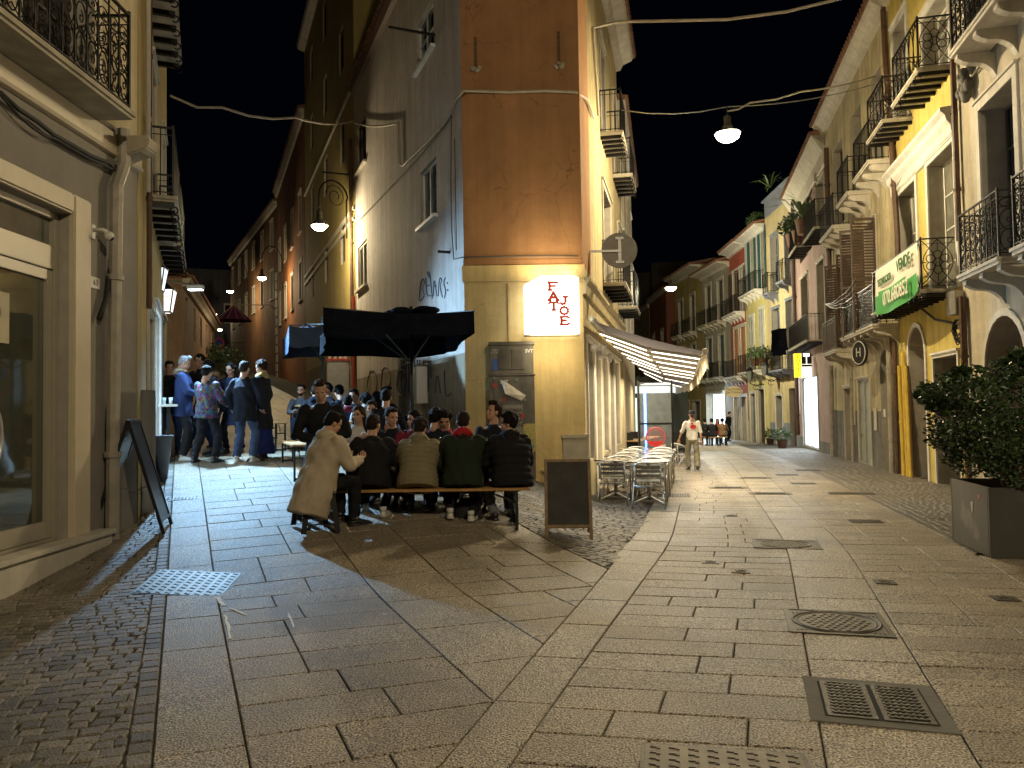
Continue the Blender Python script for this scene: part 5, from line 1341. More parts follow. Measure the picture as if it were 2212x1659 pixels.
# graffiti on the grey side wall (flat paint strokes)
GRAF = mat('graffiti_paint', (.06,.08,.12), rough=.7); GRAFK = mat('graffiti_black', (.03,.03,.035), rough=.7)
def graffiti(label, strokes, r, m, f):
    mb = MB()
    for s_ in strokes:
        P_ = [f.ppx(u, v, .006) for u, v in s_]; Q = []
        for _k in range(2):
            if len(P_) > 2: P_ = [P_[0]] + [q for a, b in zip(P_, P_[1:]) for q in (a.lerp(b, .25), a.lerp(b, .75))] + [P_[-1]]
        for a, b in zip(P_, P_[1:]): Q += [a.lerp(b, j/3) for j in range(3)]
        mb.tube(Q + [P_[-1]], r, 4)
    tag(mb.build('graffiti', m), label, 'graffiti')
graffiti('dark tag of spray-painted letters high on the grey side wall', [
    [(906,650),(908,612),(914,600),(918,612),(912,622),(918,640),(908,650)], [(920,600),(922,640),(930,638)],[(921,618),(928,616)],[(934,645),(930,600),(926,585),(922,590),(928,600)],[(936,640),(938,596),(944,640)],[(937,618),(943,618)],
    [(947,640),(949,598),(955,604),(950,618),(956,642)],[(962,600),(958,612),(964,628),(960,644)],[(966,610),(967,613)],[(967,625),(968,628)]], .014, GRAF, fl)
graffiti('big looping black graffiti on the wall under the parasols', [
    [(800,800),(792,830),(800,858),(812,850),(816,820),(808,798),(800,805)],[(826,800),(822,860),(838,850),(846,810),(834,790),(824,802)],[(862,800),(856,830),(862,856),(874,846),(878,815),(870,796),(860,804)],[(884,790),(882,850)],[(886,800),(886,850)],[(893,800),(900,850),(910,805)],
    [(940,850),(944,800),(952,850)],[(960,800),(962,860),(974,850)]], .013, GRAFK, fl)
graffiti('black paint runs dripping down the bright wall behind the tables', [[(u_+random.uniform(-2,2), 778), (u_+random.uniform(-2,2), 800), (u_, 815+random.uniform(0,50))] for u_ in range(866, 936, 6)] + [[(868,790),(885,782),(905,792),(925,784),(936,795)]], .016, GRAFK, fl)
mb = MB(); c = fl.ppx(905, 836, .12); 
o = tag(link('wall_box', None, None, (c.x, c.y, 0), math.atan2(fl.d.y, fl.d.x)), 'white sticker-covered electric box on the wall under the parasols', 'box')
MB().box(-.28, -.12, c.z-.35, .28, .115, c.z+.42).build('case', WHITE, o, bevel=.01); MB().box(-.2, -.13, c.z-.25, .2, -.121, c.z+.3).build('lid', mat('lid_grey', (.3,.3,.28)), o)
# --- security camera, number plate on left building
x_, z_ = LFB.at(207, 497, .05); o = thing('security_camera', 'small white dome security camera beside the left shop door', 'camera', tuple(LFB.pt(x_, .0, z_)), math.atan2(LFB.d.y, LFB.d.x))
MB().box(-.035,-.03,-.09,.035,-.004,.06).build('base', WHITE, o, bevel=.004); MB().tube([(0,-.02,0),(.0,-.13,.0),(.02,-.17,-.03)], .022, 8).build('arm', WHITE, o, smooth=True)
MB().ell((.02,-.18,-.06),(.05,.05,.05),12,8).build('dome', WHITE, o, smooth=True); MB().ell((.025,-.195,-.078),(.032,.036,.034),10,7).build('eye', GLASS_DARK, o, smooth=True)
x_, z_ = LFB.at(210, 611, .03); o = thing('house_number', 'small white enamel house number plate on the left building', 'plate', tuple(LFB.pt(x_, 0, z_)), math.atan2(LFB.d.y, LFB.d.x))
MB().box(-.09,-.012,-.06,.09,-.003,.06).build('plate', WHITE, o); text('lettering', '63', .09, BLK, o, wallM(0, -.014, 0), extrude=.001)
# --- two lit lanterns
def lantern(label, u, v, Y, lines, tcol, s=1.0, face=None, dirn=-1):
    p = at(u, v, Y); o = thing('bar_lantern', label, 'lantern', p, math.atan2(-p.x, p.y)*1.0 if False else .25)
    w1, w0, h = .20*s, .135*s, .42*s
    gl = emis('lantern_glass', (.80, .92, 1.0), 1.15) if face is None else face
    mb = MB(); q = [(-w0,-w0),(w0,-w0),(w0,w0),(-w0,w0)]; r = [(a/w0*w1, b/w0*w1) for a, b in q]
    mb.add([(a,b,-h/2) for a,b in q]+[(a,b,h/2) for a,b in r], [(3,2,1,0),(4,5,6,7)]+[(i,(i+1)%4,4+(i+1)%4,4+i) for i in range(4)]); mb.build('glass', gl, o)
    mb = MB()
    for i in range(4): mb.bar((q[i][0],q[i][1],-h/2),(r[i][0],r[i][1],h/2),.018,.018); 
    for i in range(4): mb.bar((q[i][0],q[i][1],-h/2),(q[(i+1)%4][0],q[(i+1)%4][1],-h/2),.02,.03); mb.bar((r[i][0],r[i][1],h/2),(r[(i+1)%4][0],r[(i+1)%4][1],h/2),.02,.03)
    mb.lathe([(w1*1.25,h/2+.02),(w1*.6,h/2+.12),(.04,h/2+.16),(.02,h/2+.22)], n=4, M=Matrix.Rotation(PI/4, 4, 'Z')); mb.build('frame', IRON, o)
    MB().bar((-.62*s,.0,-h/2-.06),(.0,.0,-h/2-.03),.025,.03).bar((-.62*s,0,h/2),(-.62*s,0,-h/2-.2),.02,.03).build('bracket', IRON, o)
    for t_, sz, z_, m in lines: text('lettering', t_, sz*s, m, o, wallM(0, -(w0+(w1-w0)*(z_+.21)/.42)-.010, z_*s, 0), extrude=.001)
    return o
PRB = mat('print_dark_teal', (.01,.05,.07)); PRR = mat('print_red', (.5,.02,.02))
o = lantern('upper lit bar lantern with a dark square emblem', 334, 604, 14.2, [('Birreria', .07, -.08, PRB), ('Bar', .05, -.15, PRB)], PRB)
MB().box(-.075,-.196,-.01,.075,-.188,.15).build('emblem', PRB, o)
lantern('lower lit bar lantern with red gothic lettering', 353, 651, 15.0, [('Augustijn', .085, .07, PRR), ('bier van', .04, -.04, PRR), ('Bar', .04, -.11, BLK)], PRR, s=1.06, face=emis('lantern_glass_warm', (1.0,.92,.84), 1.1))
o = thing('flood_lamp', 'small cold floodlight mounted over the bar doorway', 'lamp', (-5.68, 13.78, 3.80)); MB().box(-.14,-.05,-.03,.14,.08,.05).build('case', WHITE, o, bevel=.01); MB().box(-.12,-.04,-.04,.12,.07,-.031).build('lens', emis('flood_lens', (.75,.9,1.0), 12), o)
MB().tube([(-.5,.1,.15),(0,.02,.05)], .02, 6).build('arm', GALV, o)
# --- LOTTO / tobacco sign on the pink house
x_, zc_ = FB4.at(1757, 790); pw = FB4.pt(x_, .0, FB4.z(1733, 790, .4)); o = thing('lotto_sign', 'lit yellow LOTTO and black T tobacconist sign projecting from the pink house', 'sign', pw)
e1 = at(1716, 790, pw.y) - pw; W2 = abs(e1.x)
MB().box(-W2,-.06,-.48,-W2*.66,.06,.48).build('yellow_panel', emis('lotto_yellow', (1.0,.78,.03), 1.1), o); MB().box(-W2*.65,-.06,-.48,-W2*.12,.06,.48).build('white_panel', emis('tobacco_white', (1.0,.96,.8), 1.3), o)
for i, ch in enumerate('LOTTO'): text('letter', ch, .2, BLK, o, wallM(-W2*.83, -.067, .36-.18*i, PI/2 if False else 0), extrude=.001)
mb = MB(); a, b = -W2*.65, -W2*.12
mb.box(a, -.066, .05, a+.07, -.062, .48); mb.box(b-.07, -.066, .05, b, -.062, .48); mb.box(a+.07, -.066, .05, a+.18, -.062, .35); mb.box(b-.18, -.066, .05, b-.07, -.062, .35); mb.box(a, -.066, -.06, b, -.062, .03)
mb.build('letter_ground', BLK, o); MB().bar((-W2*.12,0,.4),(.02,0,.4),.03,.03).build('bracket', IRON, o)
# --- other bracket signs
p = FB3.ppx(1857, 762, .55); o = thing('oval_sign', 'round black hanging sign with a white emblem on the pale yellow house', 'sign', p, math.atan2(FB3.d.y, FB3.d.x)+.35)
MB().lathe([(.33,-.03),(.35,-.02),(.35,.02),(.33,.03)], n=28, M=Matrix.Rotation(PI/2, 4, 'X')).build('disc', BLK, o)
MB().tube([(.30*math.cos(t),-.034,.30*math.sin(t)) for t in [2*PI*j/24 for j in range(24)]], .012, 4, closed=True).build('rim', WHITE, o); text('lettering', 'H', .34, WHITE, o, wallM(0,-.04,0), extrude=.002)
MB().bar((.1,.0,.38),(.6,.0,.38),.03,.03).build('bracket', IRON, o)
p = FB7.ppx(1585, 846, .7); o = thing('trattoria_sign', 'oval cream hanging sign reading TRATTORIA on the red house', 'sign', p)
MB().lathe([(.50,-.03),(.52,0),(.50,.03)], n=28, M=Matrix.Rotation(PI/2, 4, 'X') @ Matrix.Diagonal((1,.62,1,1))).build('board', mat('sign_cream', (.6,.5,.3)), o)
text('lettering', 'TRATTORIA\nDA TONNO', .17, BLK, o, wallM(0,-.04,.03), extrude=.002)
# --- wrought bracket lanterns unlit near beige house
for (u_, v_, f_, lab) in ((1620, 812, FB6, 'unlit iron lantern on a scrolled bracket, the farther of two'), (1652, 800, FB5, 'unlit iron lantern on a scrolled bracket, the nearer of two')):
    p = f_.ppx(u_, v_, .75); o = thing('iron_lantern', lab, 'lantern', p)
    w0, w1, h = .13, .22, .5
    mb = MB(); mb.lathe([(w0,-h/2),(w1,h/2)], n=4); mb.build('glass', mat('lantern_dull_glass', (.12,.13,.12), rough=.2), o)
    MB().lathe([(w1*1.2,h/2),(w1*.6,h/2+.14),(.03,h/2+.22)], n=4).build('cap', IRON, o)
    MB().tube([(0,0,-h/2),(0,0,-h/2-.15),(.3,0,-h/2-.3),(.6,0,-h/2-.2),(.9,0,-h/2-.25)], .025, 5).tube([(.3+.15*math.cos(t),0,-h/2-.35+.15*math.sin(t)) for t in [j*.5 for j in range(12)]], .015, 4).build('bracket', IRON, o)
# ------------------------------------------------------------------ street furniture
WOODY = mat('bench_wood', (.40,.22,.07), rough=.55, var=.2, scale=14)
IRONG = mat('dark_green_steel', (.02,.03,.025), rough=.5, metal=.3)
FRWOOD = mat('board_frame_wood', (.20,.125,.05), rough=.6, var=.25, scale=14); SLATEM = mat('chalkboard', (.035,.033,.028), rough=.75, var=.3, scale=5)
def aboard(label, x, y, rz, w=.56, h=.9, frame=FRWOOD, spread=.28, thick=.035, mats=SLATEM, hanging=True):
    z = gz(x, y); o = thing('a_board', label, 'menu board', (x, y, z), rz); a = math.atan2(spread, h)
    for sg, nm in ((-1, 'front'), (1, 'back')):
        e = MB(); 
        M = Matrix.Translation((0, 0, h)) @ Matrix.Rotation(-a*sg*-1 if False else sg*a, 4, 'X') 
        def B(x0, z0, x1, z1, y0=-thick/2, y1=thick/2):
            e.add([M @ Vector(p) for p in [(x0,y0,z0),(x1,y0,z0),(x1,y1,z0),(x0,y1,z0),(x0,y0,z1),(x1,y0,z1),(x1,y1,z1),(x0,y1,z1)]], [(0,3,2,1),(4,5,6,7),(0,1,5,4),(1,2,6,5),(2,3,7,6),(3,0,4,7)])
        L = h/math.cos(a)
        B(-w/2, -L, -w/2+.035, 0); B(w/2-.035, -L, w/2, 0); B(-w/2+.035, -.035, w/2-.035, 0); B(-w/2+.035, -L+.13, w/2-.035, -L+.165); e.build('frame', frame, o, bevel=.003)
        e = MB(); B(-w/2+.03, -L+.15, w/2-.03, -.03, -.008, .008); e.build('panel', mats, o)
    MB().tube([(0,-spread*.55,h*.42),(0,0,h*.36),(0,spread*.55,h*.42)], .006, 4).build('chain', GALV, o)
    return o
pa = onground(1180, 1160); pb = onground(1282, 1171)
c = (pa+pb)/2; aboard('empty wooden framed chalkboard standing on the cobbles before the corner', c.x, c.y+.22, math.atan2(pb.y-pa.y, pb.x-pa.x)-.05, w=(pb-pa).length, h=.88)
# two boards folded on the left: black edge-on A-boards
BLKP = mat('black_painted_wood', (.012,.012,.013), rough=.35)
p = onground(288, 1150); aboard('black A-board standing edge-on in the foreground beside the left pipe', p.x+.0, p.y, 1.84, w=.6, h=1.25, frame=BLKP, spread=.36, mats=BLKP)
p = onground(326, 1040); aboard('dark blue A-board behind the black one on the left', p.x-.05, p.y, 2.0, w=.6, h=1.15, frame=mat('blue_black_wood', (.01,.012,.03), rough=.4), spread=.22, mats=mat('blue_black_wood', (.01,.012,.03)))
p = onground(342, 1036); o = thing('tall_pot', 'tapered dark plastic pot used as an ashtray, left of the street', 'pot', (p.x, p.y, p.z))
MB().lathe([(.13,0),(.20,.62),(.22,.64),(.22,.67),(.19,.67),(.18,.60),(.0,.58)], n=22).build('pot', mat('pot_plastic', (.06,.06,.07), rough=.5), o, smooth=True)
MB().ell((0,0,.60),(.17,.17,.04),12,5).build('sand', mat('white_sand', (.6,.6,.6)), o)
# post box / meter column on the left corner
p = onground(268, 1120); o = thing('meter_cabinet', 'small grey wall cabinet with a red and white sticker beside the left pipe', 'cabinet', (p.x+.02, p.y+.35, p.z), -.1)
MB().box(-.12,-.16,0,.12,.16,1.55).build('case', mat('meter_grey', (.22,.2,.16), rough=.6, streak=.3), o, bevel=.01); MB().box(-.10,-.164,1.28,.06,-.161,1.46).build('sticker', mat('sticker_redwhite', (.45,.06,.04)), o)
# beer-garden benches and tables
def trestle(name, label, x, y, z, rz, L, W, H, group=None, gzoff=None):
    o = thing(name, label, 'bench' if name == 'bench' else 'table', (x, y, z), rz, group)
    mb = MB(); k = 1 if W < .35 else 3
    for i in range(k): 
        MB().box(-L/2, -W/2+i*W/k+.002, H-.028, L/2, -W/2+(i+1)*W/k-.002, H).build('plank', WOODY, o, bevel=.003)
    for sx in (-1, 1):
        X = sx*(L/2-.16); mb = MB()
        for sy in (-1, 1):
            p = Vector((X, sy*(W/2-.04), 0)); wp = o.matrix_basis @ p if False else None
            cr, sr = math.cos(rz), math.sin(rz); gx, gy = x+p.x*cr-p.y*sr, y+p.x*sr+p.y*cr; zg = gz(gx, gy)-z
            mb.bar((X, p.y, zg), (X, p.y, H-.03), .03, .03)
        zg = gz(x+X*math.cos(rz), y+X*math.sin(rz)) - z
        mb.bar((X, -W/2+.04, zg+.03), (X, W/2-.04, zg+.03), .03, .03); mb.bar((X, -W/2+.04, zg+(H-zg)*.62), (X, W/2-.04, zg+(H-zg)*.62), .025, .02)
        mb.bar((X, 0, zg+(H-zg)*.62), (X-sx*.34, 0, H-.04), .015, .02)
        mb.build('leg', IRONG, o)
    return o
BZ = .155
BX, BY = -.93, 8.98
trestle('bench', 'front wooden trestle bench where the row of friends sits with backs turned', BX, BY, BZ, -.02, 2.25, .25, .455, group='beer-garden benches')
trestle('table', 'trestle table hidden between the front and second bench', BX-.02, BY+.62, BZ+.02, -.02, 2.2, .52, .76, group='beer-garden tables')
trestle('bench', 'second trestle bench on the far side of the front table', BX-.02, BY+1.25, BZ+.05, -.02, 2.2, .25, .46, group='beer-garden benches')
LD = math.atan2(1, -.40)                      # direction of the left street
for i, (x_, y_) in enumerate([(-2.95, 12.6), (-4.15, 15.6), (-1.9, 11.6)]):
    z_ = gz(x_, y_); px_, py_ = math.cos(LD-PI/2), math.sin(LD-PI/2)
    if i < 2:
        trestle('table', ['rear trestle table of the crowded group under the parasols', 'farthest trestle table, with the bearded man at its end'][i], x_, y_, z_, LD, 2.2, .55, .76, group='beer-garden tables')
        for s_, w_ in ((-.62, 'street-side'), (.62, 'wall-side')): trestle('bench', '%s bench of the %s table' % (w_, ('rear', 'farthest')[i]), x_+px_*s_, y_+py_*s_, gz(x_+px_*s_, y_+py_*s_), LD, 2.2, .25, .46, group='beer-garden benches')
# plastic stools
PLK = mat('black_plastic', (.012,.012,.013), rough=.32)
def stool(label, x, y, rz, h=.46):
    o = thing('stool', label, 'stool', (x, y, gz(x, y)), rz, 'black plastic stools')
    MB().box(-.15,-.15,h-.035,.15,.15,h).box(-.165,-.165,h-.07,.165,.165,h-.03).build('seat', PLK, o, bevel=.012)
    for sx in (-1,1):
        for sy in (-1,1): MB().prism([(sx*.13-.028,sy*.13-.02,h-.07),(sx*.13+.028,sy*.13-.02,h-.07),(sx*.13+.028,sy*.13+.02,h-.07),(sx*.13-.028,sy*.13+.02,h-.07)], (sx*.05, sy*.05, -(h-.07))).build('leg', PLK, o)
    MB().box(-.165,-.16,.16,.165,-.14,.19).box(-.165,.14,.16,.165,.16,.19).box(-.16,-.165,.161,-.14,.165,.189).box(.14,-.165,.161,.16,.165,.189).build('stretcher', PLK, o)
    return o
stool('black plastic stool under the person in the hooded beige coat', -2.14, 8.55, .25); stool('black plastic stool standing half behind the other one', -2.34, 8.95, .1)
# parasols
CANV = mat('dark_parasol_cloth', (.008,.010,.016), rough=1.0, var=.3, bump=.3, bscale=8, spec=.05)
CANVB = mat('navy_parasol_cloth', (.02,.035,.07), rough=.8, var=.25, bump=.3, bscale=8)
def parasol(label, corners, peak, val, pole, m, base_z, folds=True):
    cx_ = sum(c[0] for c in corners)/4; cy_ = sum(c[1] for c in corners)/4
    o = thing('parasol', label, 'parasol', (pole[0], pole[1], base_z)); O = Vector((pole[0], pole[1], base_z))
    mb = MB(); N_ = 10; pk = Vector(peak) - O; rim = []
    for i in range(4):
        a = Vector(corners[i]) - O; b = Vector(corners[(i+1) % 4]) - O
        for j in range(N_):
            t = j/N_; p = a.lerp(b, t); p.z -= .05*4*t*(1-t); q = (pk-p); q.z = 0
            rim.append(p + q*(.03*4*t*(1-t)))
    K = 5; vs = []
    for k in range(K):
        f_ = k/K; vs += [p.lerp(pk, f_) - Vector((0,0,.10*4*f_*(1-f_)*.6)) for p in rim]
    vs.append(pk); n = len(rim)
    fs = [(k*n+j, k*n+(j+1) % n, (k+1)*n+(j+1) % n, (k+1)*n+j) for k in range(K-1) for j in range(n)] + [((K-1)*n+j, (K-1)*n+(j+1) % n, K*n) for j in range(n)]
    mb.add(vs, fs); cn = mb.build('canopy', m, o, smooth=True)
    mb = MB(); low = []
    for j, p in enumerate(rim):
        w = math.sin(j*1.3)*.02; d_ = (p - pk); d_.z = 0; d_.normalize(); low.append(p + d_*w - Vector((0,0,val + .02*math.sin(j*.9))))
    mb.add(rim + low, [(j, (j+1) % n, n+(j+1) % n, n+j) for j in range(n)]); mb.build('valance', m, o, smooth=True)
    H = pk.z
    MB().tube([(0,0,0),(0,0,H+.12)], .03, 10).build('pole', IRONG, o, smooth=True)
    mb = MB()
    for i in range(4): 
        a = Vector(corners[i]) - O; mb.bar(pk-Vector((0,0,.02)), a+Vector((0,0,.0)), .02, .02); mb.bar((0,0,H-.75), a.lerp(pk, .5)-Vector((0,0,.07)), .016, .016)
    mb.build('rib', IRONG, o)
    MB().box(-.3,-.3,0,.3,.3,.06).build('base', IRONG, o)
    if folds:
        mb = MB()
        for i in range(7): mb.ell(pk + Vector((random.uniform(-.35,.35), random.uniform(-.2,.2), .02+random.random()*.05)), (.16,.12,.06), 8, 5)
        mb.build('folded_cloth', m, o, smooth=True)
    return o
def A_(u, v, Y): return tuple(at(u, v, Y))
def PQ(u, v, Y, dz=0): p = at(u, v, Y); return (p.x, p.y, p.z+dz)
VAL = .30
cn = [PQ(698, 664, 10.2), PQ(1024, 672, 10.6), PQ(962, 726, 12.7, .0), PQ(688, 728, 12.4, .0)]
cn[2] = PQ(960, 728, 12.9); cn[3] = PQ(692, 727, 12.7)
pkc = (sum(c[0] for c in cn)/4+.3, sum(c[1] for c in cn)/4+.1, max(c[2] for c in cn)+.08)
pl = at(972, 860, 12.0)
parasol('large square black parasol over the crowded tables', cn, pkc, VAL, (pkc[0], pkc[1]), CANV, gz(pkc[0], pkc[1]))
cn = [PQ(624, 703, 13.6), PQ(705, 700, 14.0), PQ(716, 725, 16.0), PQ(610, 735, 15.8)]
pkc = (sum(c[0] for c in cn)/4, sum(c[1] for c in cn)/4, max(c[2] for c in cn)+.12)
parasol('smaller navy parasol behind and left of the big one', cn, pkc, .36, (pkc[0]+.3, pkc[1]), CANVB, gz(pkc[0]+.3, pkc[1]), folds=False)
# aluminium terrace chairs and tables
SLATM = mat('chair_slat', (.34,.34,.33), rough=.35, metal=.9)
def alu_chair(label):
    o = thing('aluminium_chair', label, 'chair', (0,0,0), 0, 'aluminium terrace chairs')     # faces +y, back towards -y
    r = .0125
    mb = MB()                                                  # one bent tube: front leg, arm, hoop of the back, arm, front leg
    arm = [(-.27,.22,0),(-.27,.20,.60),(-.275,.14,.645),(-.275,-.05,.66)] + [(-.275*math.cos(t), -.05-.20*math.sin(t), .66+.075*math.sin(t)) for t in [PI*j/12 for j in range(1, 12)]] + [(.275,-.05,.66),(.275,.14,.645),(.27,.20,.60),(.27,.22,0)]
    mb.tube(arm, r, 7); mb.build('arm_hoop', ALU, o, smooth=True)
    for sx in (-1, 1):
        MB().tube([(sx*.20,.20,.42),(sx*.20,-.18,.40),(sx*.20,-.235,.52),(sx*.205,-.245,.715)], r, 7).build('back_post', ALU, o, smooth=True)
        MB().tube([(sx*.235,-.05,.40),(sx*.24,-.22,.20),(sx*.26,-.27,0)], r, 7).build('leg', ALU, o, smooth=True)
    MB().tube([(-.27,.21,.30),(.27,.21,.30)], .009, 6).tube([(-.27,.21,.40),(.27,.21,.40)], .010, 6).tube([(-.24,-.12,.35),(.24,-.12,.35)], .009, 6).build('stretcher', ALU, o, smooth=True)
    for i in range(6): MB().box(-.205, -.18+i*.068, .421, .205, -.125+i*.068, .432).build('seat_slat', SLATM, o)
    for i in range(3): 
        z_ = .50+i*.072; MB().prism([(-.2,-.235-.004*i,z_),(.2,-.235-.004*i,z_),(.2,-.245-.004*i,z_+.05),(-.2,-.245-.004*i,z_+.05)], (0,.008,0)).build('back_slat', SLATM, o)
    return o
TD = math.atan2(1, .2229)                     # direction of the right facade of the corner building
chair0 = None
def place(label, x, y, rz):
    global chair0
    if chair0 is None:
        chair0 = alu_chair(label); c = chair0
    else: c = copy_tree(chair0, label=label)
    c.location = (x, y, gz(x, y)); c.rotation_euler = (0, 0, rz); return c
TABT = mat('table_top_steel', (.55,.55,.53), rough=.18, metal=1.0, var=.1, scale=30)
tab0 = None
def ttable(label, x, y, rz):
    global tab0
    if tab0 is None:
        o = thing('terrace_table', label, 'table', (0,0,0), 0, 'square steel terrace tables')
        MB().box(-.35,-.35,.70,.35,.35,.722).build('tabletop', TABT, o, bevel=.008)
        MB().tube([(0,0,.06),(0,0,.70)], .035, 10).build('column', ALU, o, smooth=True)
        for k in range(4):
            a = k*PI/2+PI/4; MB().prism([(.03*math.cos(a)-.025*math.sin(a), .03*math.sin(a)+.025*math.cos(a), .12), (.03*math.cos(a)+.025*math.sin(a), .03*math.sin(a)-.025*math.cos(a), .12),
              (.36*math.cos(a)+.02*math.sin(a), .36*math.sin(a)-.02*math.cos(a), .035), (.36*math.cos(a)-.02*math.sin(a), .36*math.sin(a)+.02*math.cos(a), .035)], (0,0,-.022)).build('foot', ALU, o)
            MB().lathe([(.022,0),(.022,.018)], (.34*math.cos(a), .34*math.sin(a), 0), n=8).build('glide', PLK, o)
        tab0 = o; c = o
    else: c = copy_tree(tab0, label=label)
    c.location = (x, y, gz(x, y)); c.rotation_euler = (0, 0, rz); return c
rzt = TD - PI/2 + .0
ordn = ['nearest', 'second', 'third', 'fourth']
q0 = onground(1325, 1088); q1 = onground(1401, 1098)
for k in range(4):
    for j, (q, side) in enumerate(((q0, 'wall-side'), (q1, 'street-side'))):
        yy = q.y + .15 + k*1.5; xx = q.x + (yy-q.y)*.235
        cr = .05*math.sin(k*7+j*3)
        place('%s steel chair of the %s row, back to the viewer' % (ordn[k], side), xx, yy, rzt+cr)
        ttable('%s steel table of the %s row' % (ordn[k], side), xx+.11, yy+.58, rzt)
        place('%s steel chair of the %s row, facing the viewer' % (ordn[k], side), xx+.24, yy+1.02, rzt+PI+cr)
cc = onground(1462, 1012); place('steel chair being dragged by the waitress', cc.x+.05, cc.y-.6, rzt-1.15)
# awning with lit arms
AW = mat('awning_canvas', (.26,.25,.31), rough=.85, var=.08); AWV = mat('awning_valance', (.60,.52,.36), rough=.85); AWA = mat('awning_arm', (.60,.56,.45), rough=.4, metal=.2)
LED = emis('led_strip', (1.0,.90,.70), 3.2)
def W3(u, v, Y): return at(u, v, Y)
OUT = [at(1523, 759, 13.5), at(1512, 777, 15.5), at(1507, 799, 19.5), at(1502, 811, 23.0), at(1487, 828, 29.5), at(1452, 836, 33.5)]
def wallp(Y, z=3.12): return Vector((1.30 + .2229*(Y-13.75) + .12, Y, z))
WAL = [wallp(13.95), wallp(16.0), wallp(19.9), wallp(23.4), wallp(29.6), wallp(33.2)]
def poly(P_, t):
    k = min(len(P_)-2, int(t*(len(P_)-1))); return P_[k].lerp(P_[k+1], t*(len(P_)-1)-k)
wn, wf, on_, of_ = WAL[0], WAL[-1], OUT[0], OUT[-1]
o = thing('awning', 'long lilac-grey folding awning with lit arms over the steel terrace tables', 'awning', (0,0,0))
mb = MB(); vs = []; K1, K2 = 30, 6
for i in range(K1+1):
    for j in range(K2+1):
        a = poly(WAL, i/K1); b = poly(OUT, i/K1); p = a.lerp(b, j/K2); p.z -= .05*math.sin(PI*j/K2) + .02*math.sin(i*1.9)*math.sin(PI*j/K2); vs.append(p)
mb.add(vs, [(i*(K2+1)+j, (i+1)*(K2+1)+j, (i+1)*(K2+1)+j+1, i*(K2+1)+j+1) for i in range(K1) for j in range(K2)]); mb.build('canvas', AW, o, smooth=True)
MB().tube([wn-Vector((0,.15,0))]+WAL[1:], .07, 8).build('roller', AWA, o, smooth=True); MB().tube(OUT, .035, 8).build('front_bar', AWA, o, smooth=True)
MB().ell(on_, (.06,.06,.06), 8, 6).build('end_cap', AWA, o, smooth=True)
mb = MB(); vs = []
for i in range(61):
    p = poly(OUT, i/60); vs += [p + Vector((.03,0,-.02)), p + Vector((.05+.02*math.sin(i*1.7), 0, -.30-.03*math.sin(i*2.1)))]
mb.add(vs, [(2*i, 2*i+1, 2*i+3, 2*i+2) for i in range(60)]); mb.build('valance', AWV, o, smooth=True)
for t in (.05, .17, .27, .38, .48, .60, .72, .86):
    a = poly(WAL, t) + Vector((.05, 0, -.14)); b = poly(OUT, t) + Vector((-.04, 0, -.06)); mid_ = a.lerp(b, .5) + Vector((.0, .0, -.10))
    MB().bar(a, mid_, .04, .05).bar(mid_, b, .035, .045).build('arm', AWA, o)
    dn = Vector((0, 0, -.045)); MB().bar(a.lerp(mid_, .05)+dn, mid_.lerp(a, .04)+dn, .025, .02).bar(mid_.lerp(b, .05)+dn, b.lerp(mid_, .04)+dn, .025, .02).build('led_strip', LED, o)
    MB().ell(mid_, (.055,.055,.045), 8, 5).build('joint', AWA, o, smooth=True)
for t, pw_ in ((.12, 85), (.33, 95), (.52, 95), (.75, 95)):
    c_ = (poly(WAL, t)+poly(OUT, t))/2 + Vector((0,0,-.4)); light('awning_fill', 'AREA', tuple(c_), pw_, SOFT, 1.5, target=c_+Vector((0,0,-3)))  # added unseen area fills over the terrace, besides the led strips
for k, (x_, z_) in enumerate(((.35, 2.62), (1.5, 2.55))):
    o2 = thing('wall_spotlight', 'white swivel spotlight under the awning, %s the corner' % ('nearest' if k == 0 else 'second from'), 'lamp', tuple(fr.pt(x_, .08, z_)), math.atan2(fr.d.y, fr.d.x))
    MB().lathe([(.05,0),(.075,.03),(.075,.10),(.05,.12)], n=12, M=Matrix.Rotation(PI/2, 4, 'X')).build('base', WHITE, o2, smooth=True); MB().tube([(0,-.08,0),(.14,-.2,-.03)], .02, 6).build('arm', WHITE, o2); MB().lathe([(.04,0),(.07,.16),(.06,.17)], (.16,-.22,-.12), n=12).build('head', WHITE, o2, smooth=True)
# glass wind screen, menus, red round basketwork sign, far terrace
pS = onground(1388, 985); o = thing('wind_screen', 'clear glass wind screen with black posts at the end of the terrace', 'screen', (0,0,0)); Y_ = 19.6
pts = [at(1380, 905, Y_), at(1452, 905, Y_+.0)]; gl = mat('clear_screen', (.8,.85,.85), rough=.03); gb = gl.node_tree.nodes['Principled BSDF']; gb.inputs['Transmission Weight'].default_value = .92; gb.inputs['IOR'].default_value = 1.05
zg = gz(2.5+.9, Y_); MB().box(pts[0].x, Y_-.006, zg+.25, pts[1].x, Y_+.006, zg+2.35).build('glass', gl, o)
mb = MB()
for x_ in (pts[0].x, pts[1].x): mb.box(x_-.025, Y_-.025, zg, x_+.025, Y_+.025, zg+2.4)
mb.box(pts[0].x+.026, Y_-.02, zg+1.28, pts[1].x-.026, Y_+.02, zg+1.32); mb.build('post', IRON, o)
p = at(1416, 944, 19.0); o = thing('round_red_sign', 'round red openwork disc like a fan wheel, at the end of the steel tables', 'disc', p); RD = mat('bright_red_enamel', (.40,.02,.02), rough=.4, emit=(.6,.03,.02), estr=.04)
mb = MB(); mb.tube([(.23*math.cos(t),0,.23*math.sin(t)) for t in [2*PI*j/28 for j in range(28)]], .016, 6, closed=True); mb.tube([(.17*math.cos(t),0,.17*math.sin(t)) for t in [2*PI*j/24 for j in range(24)]], .007, 5, closed=True)
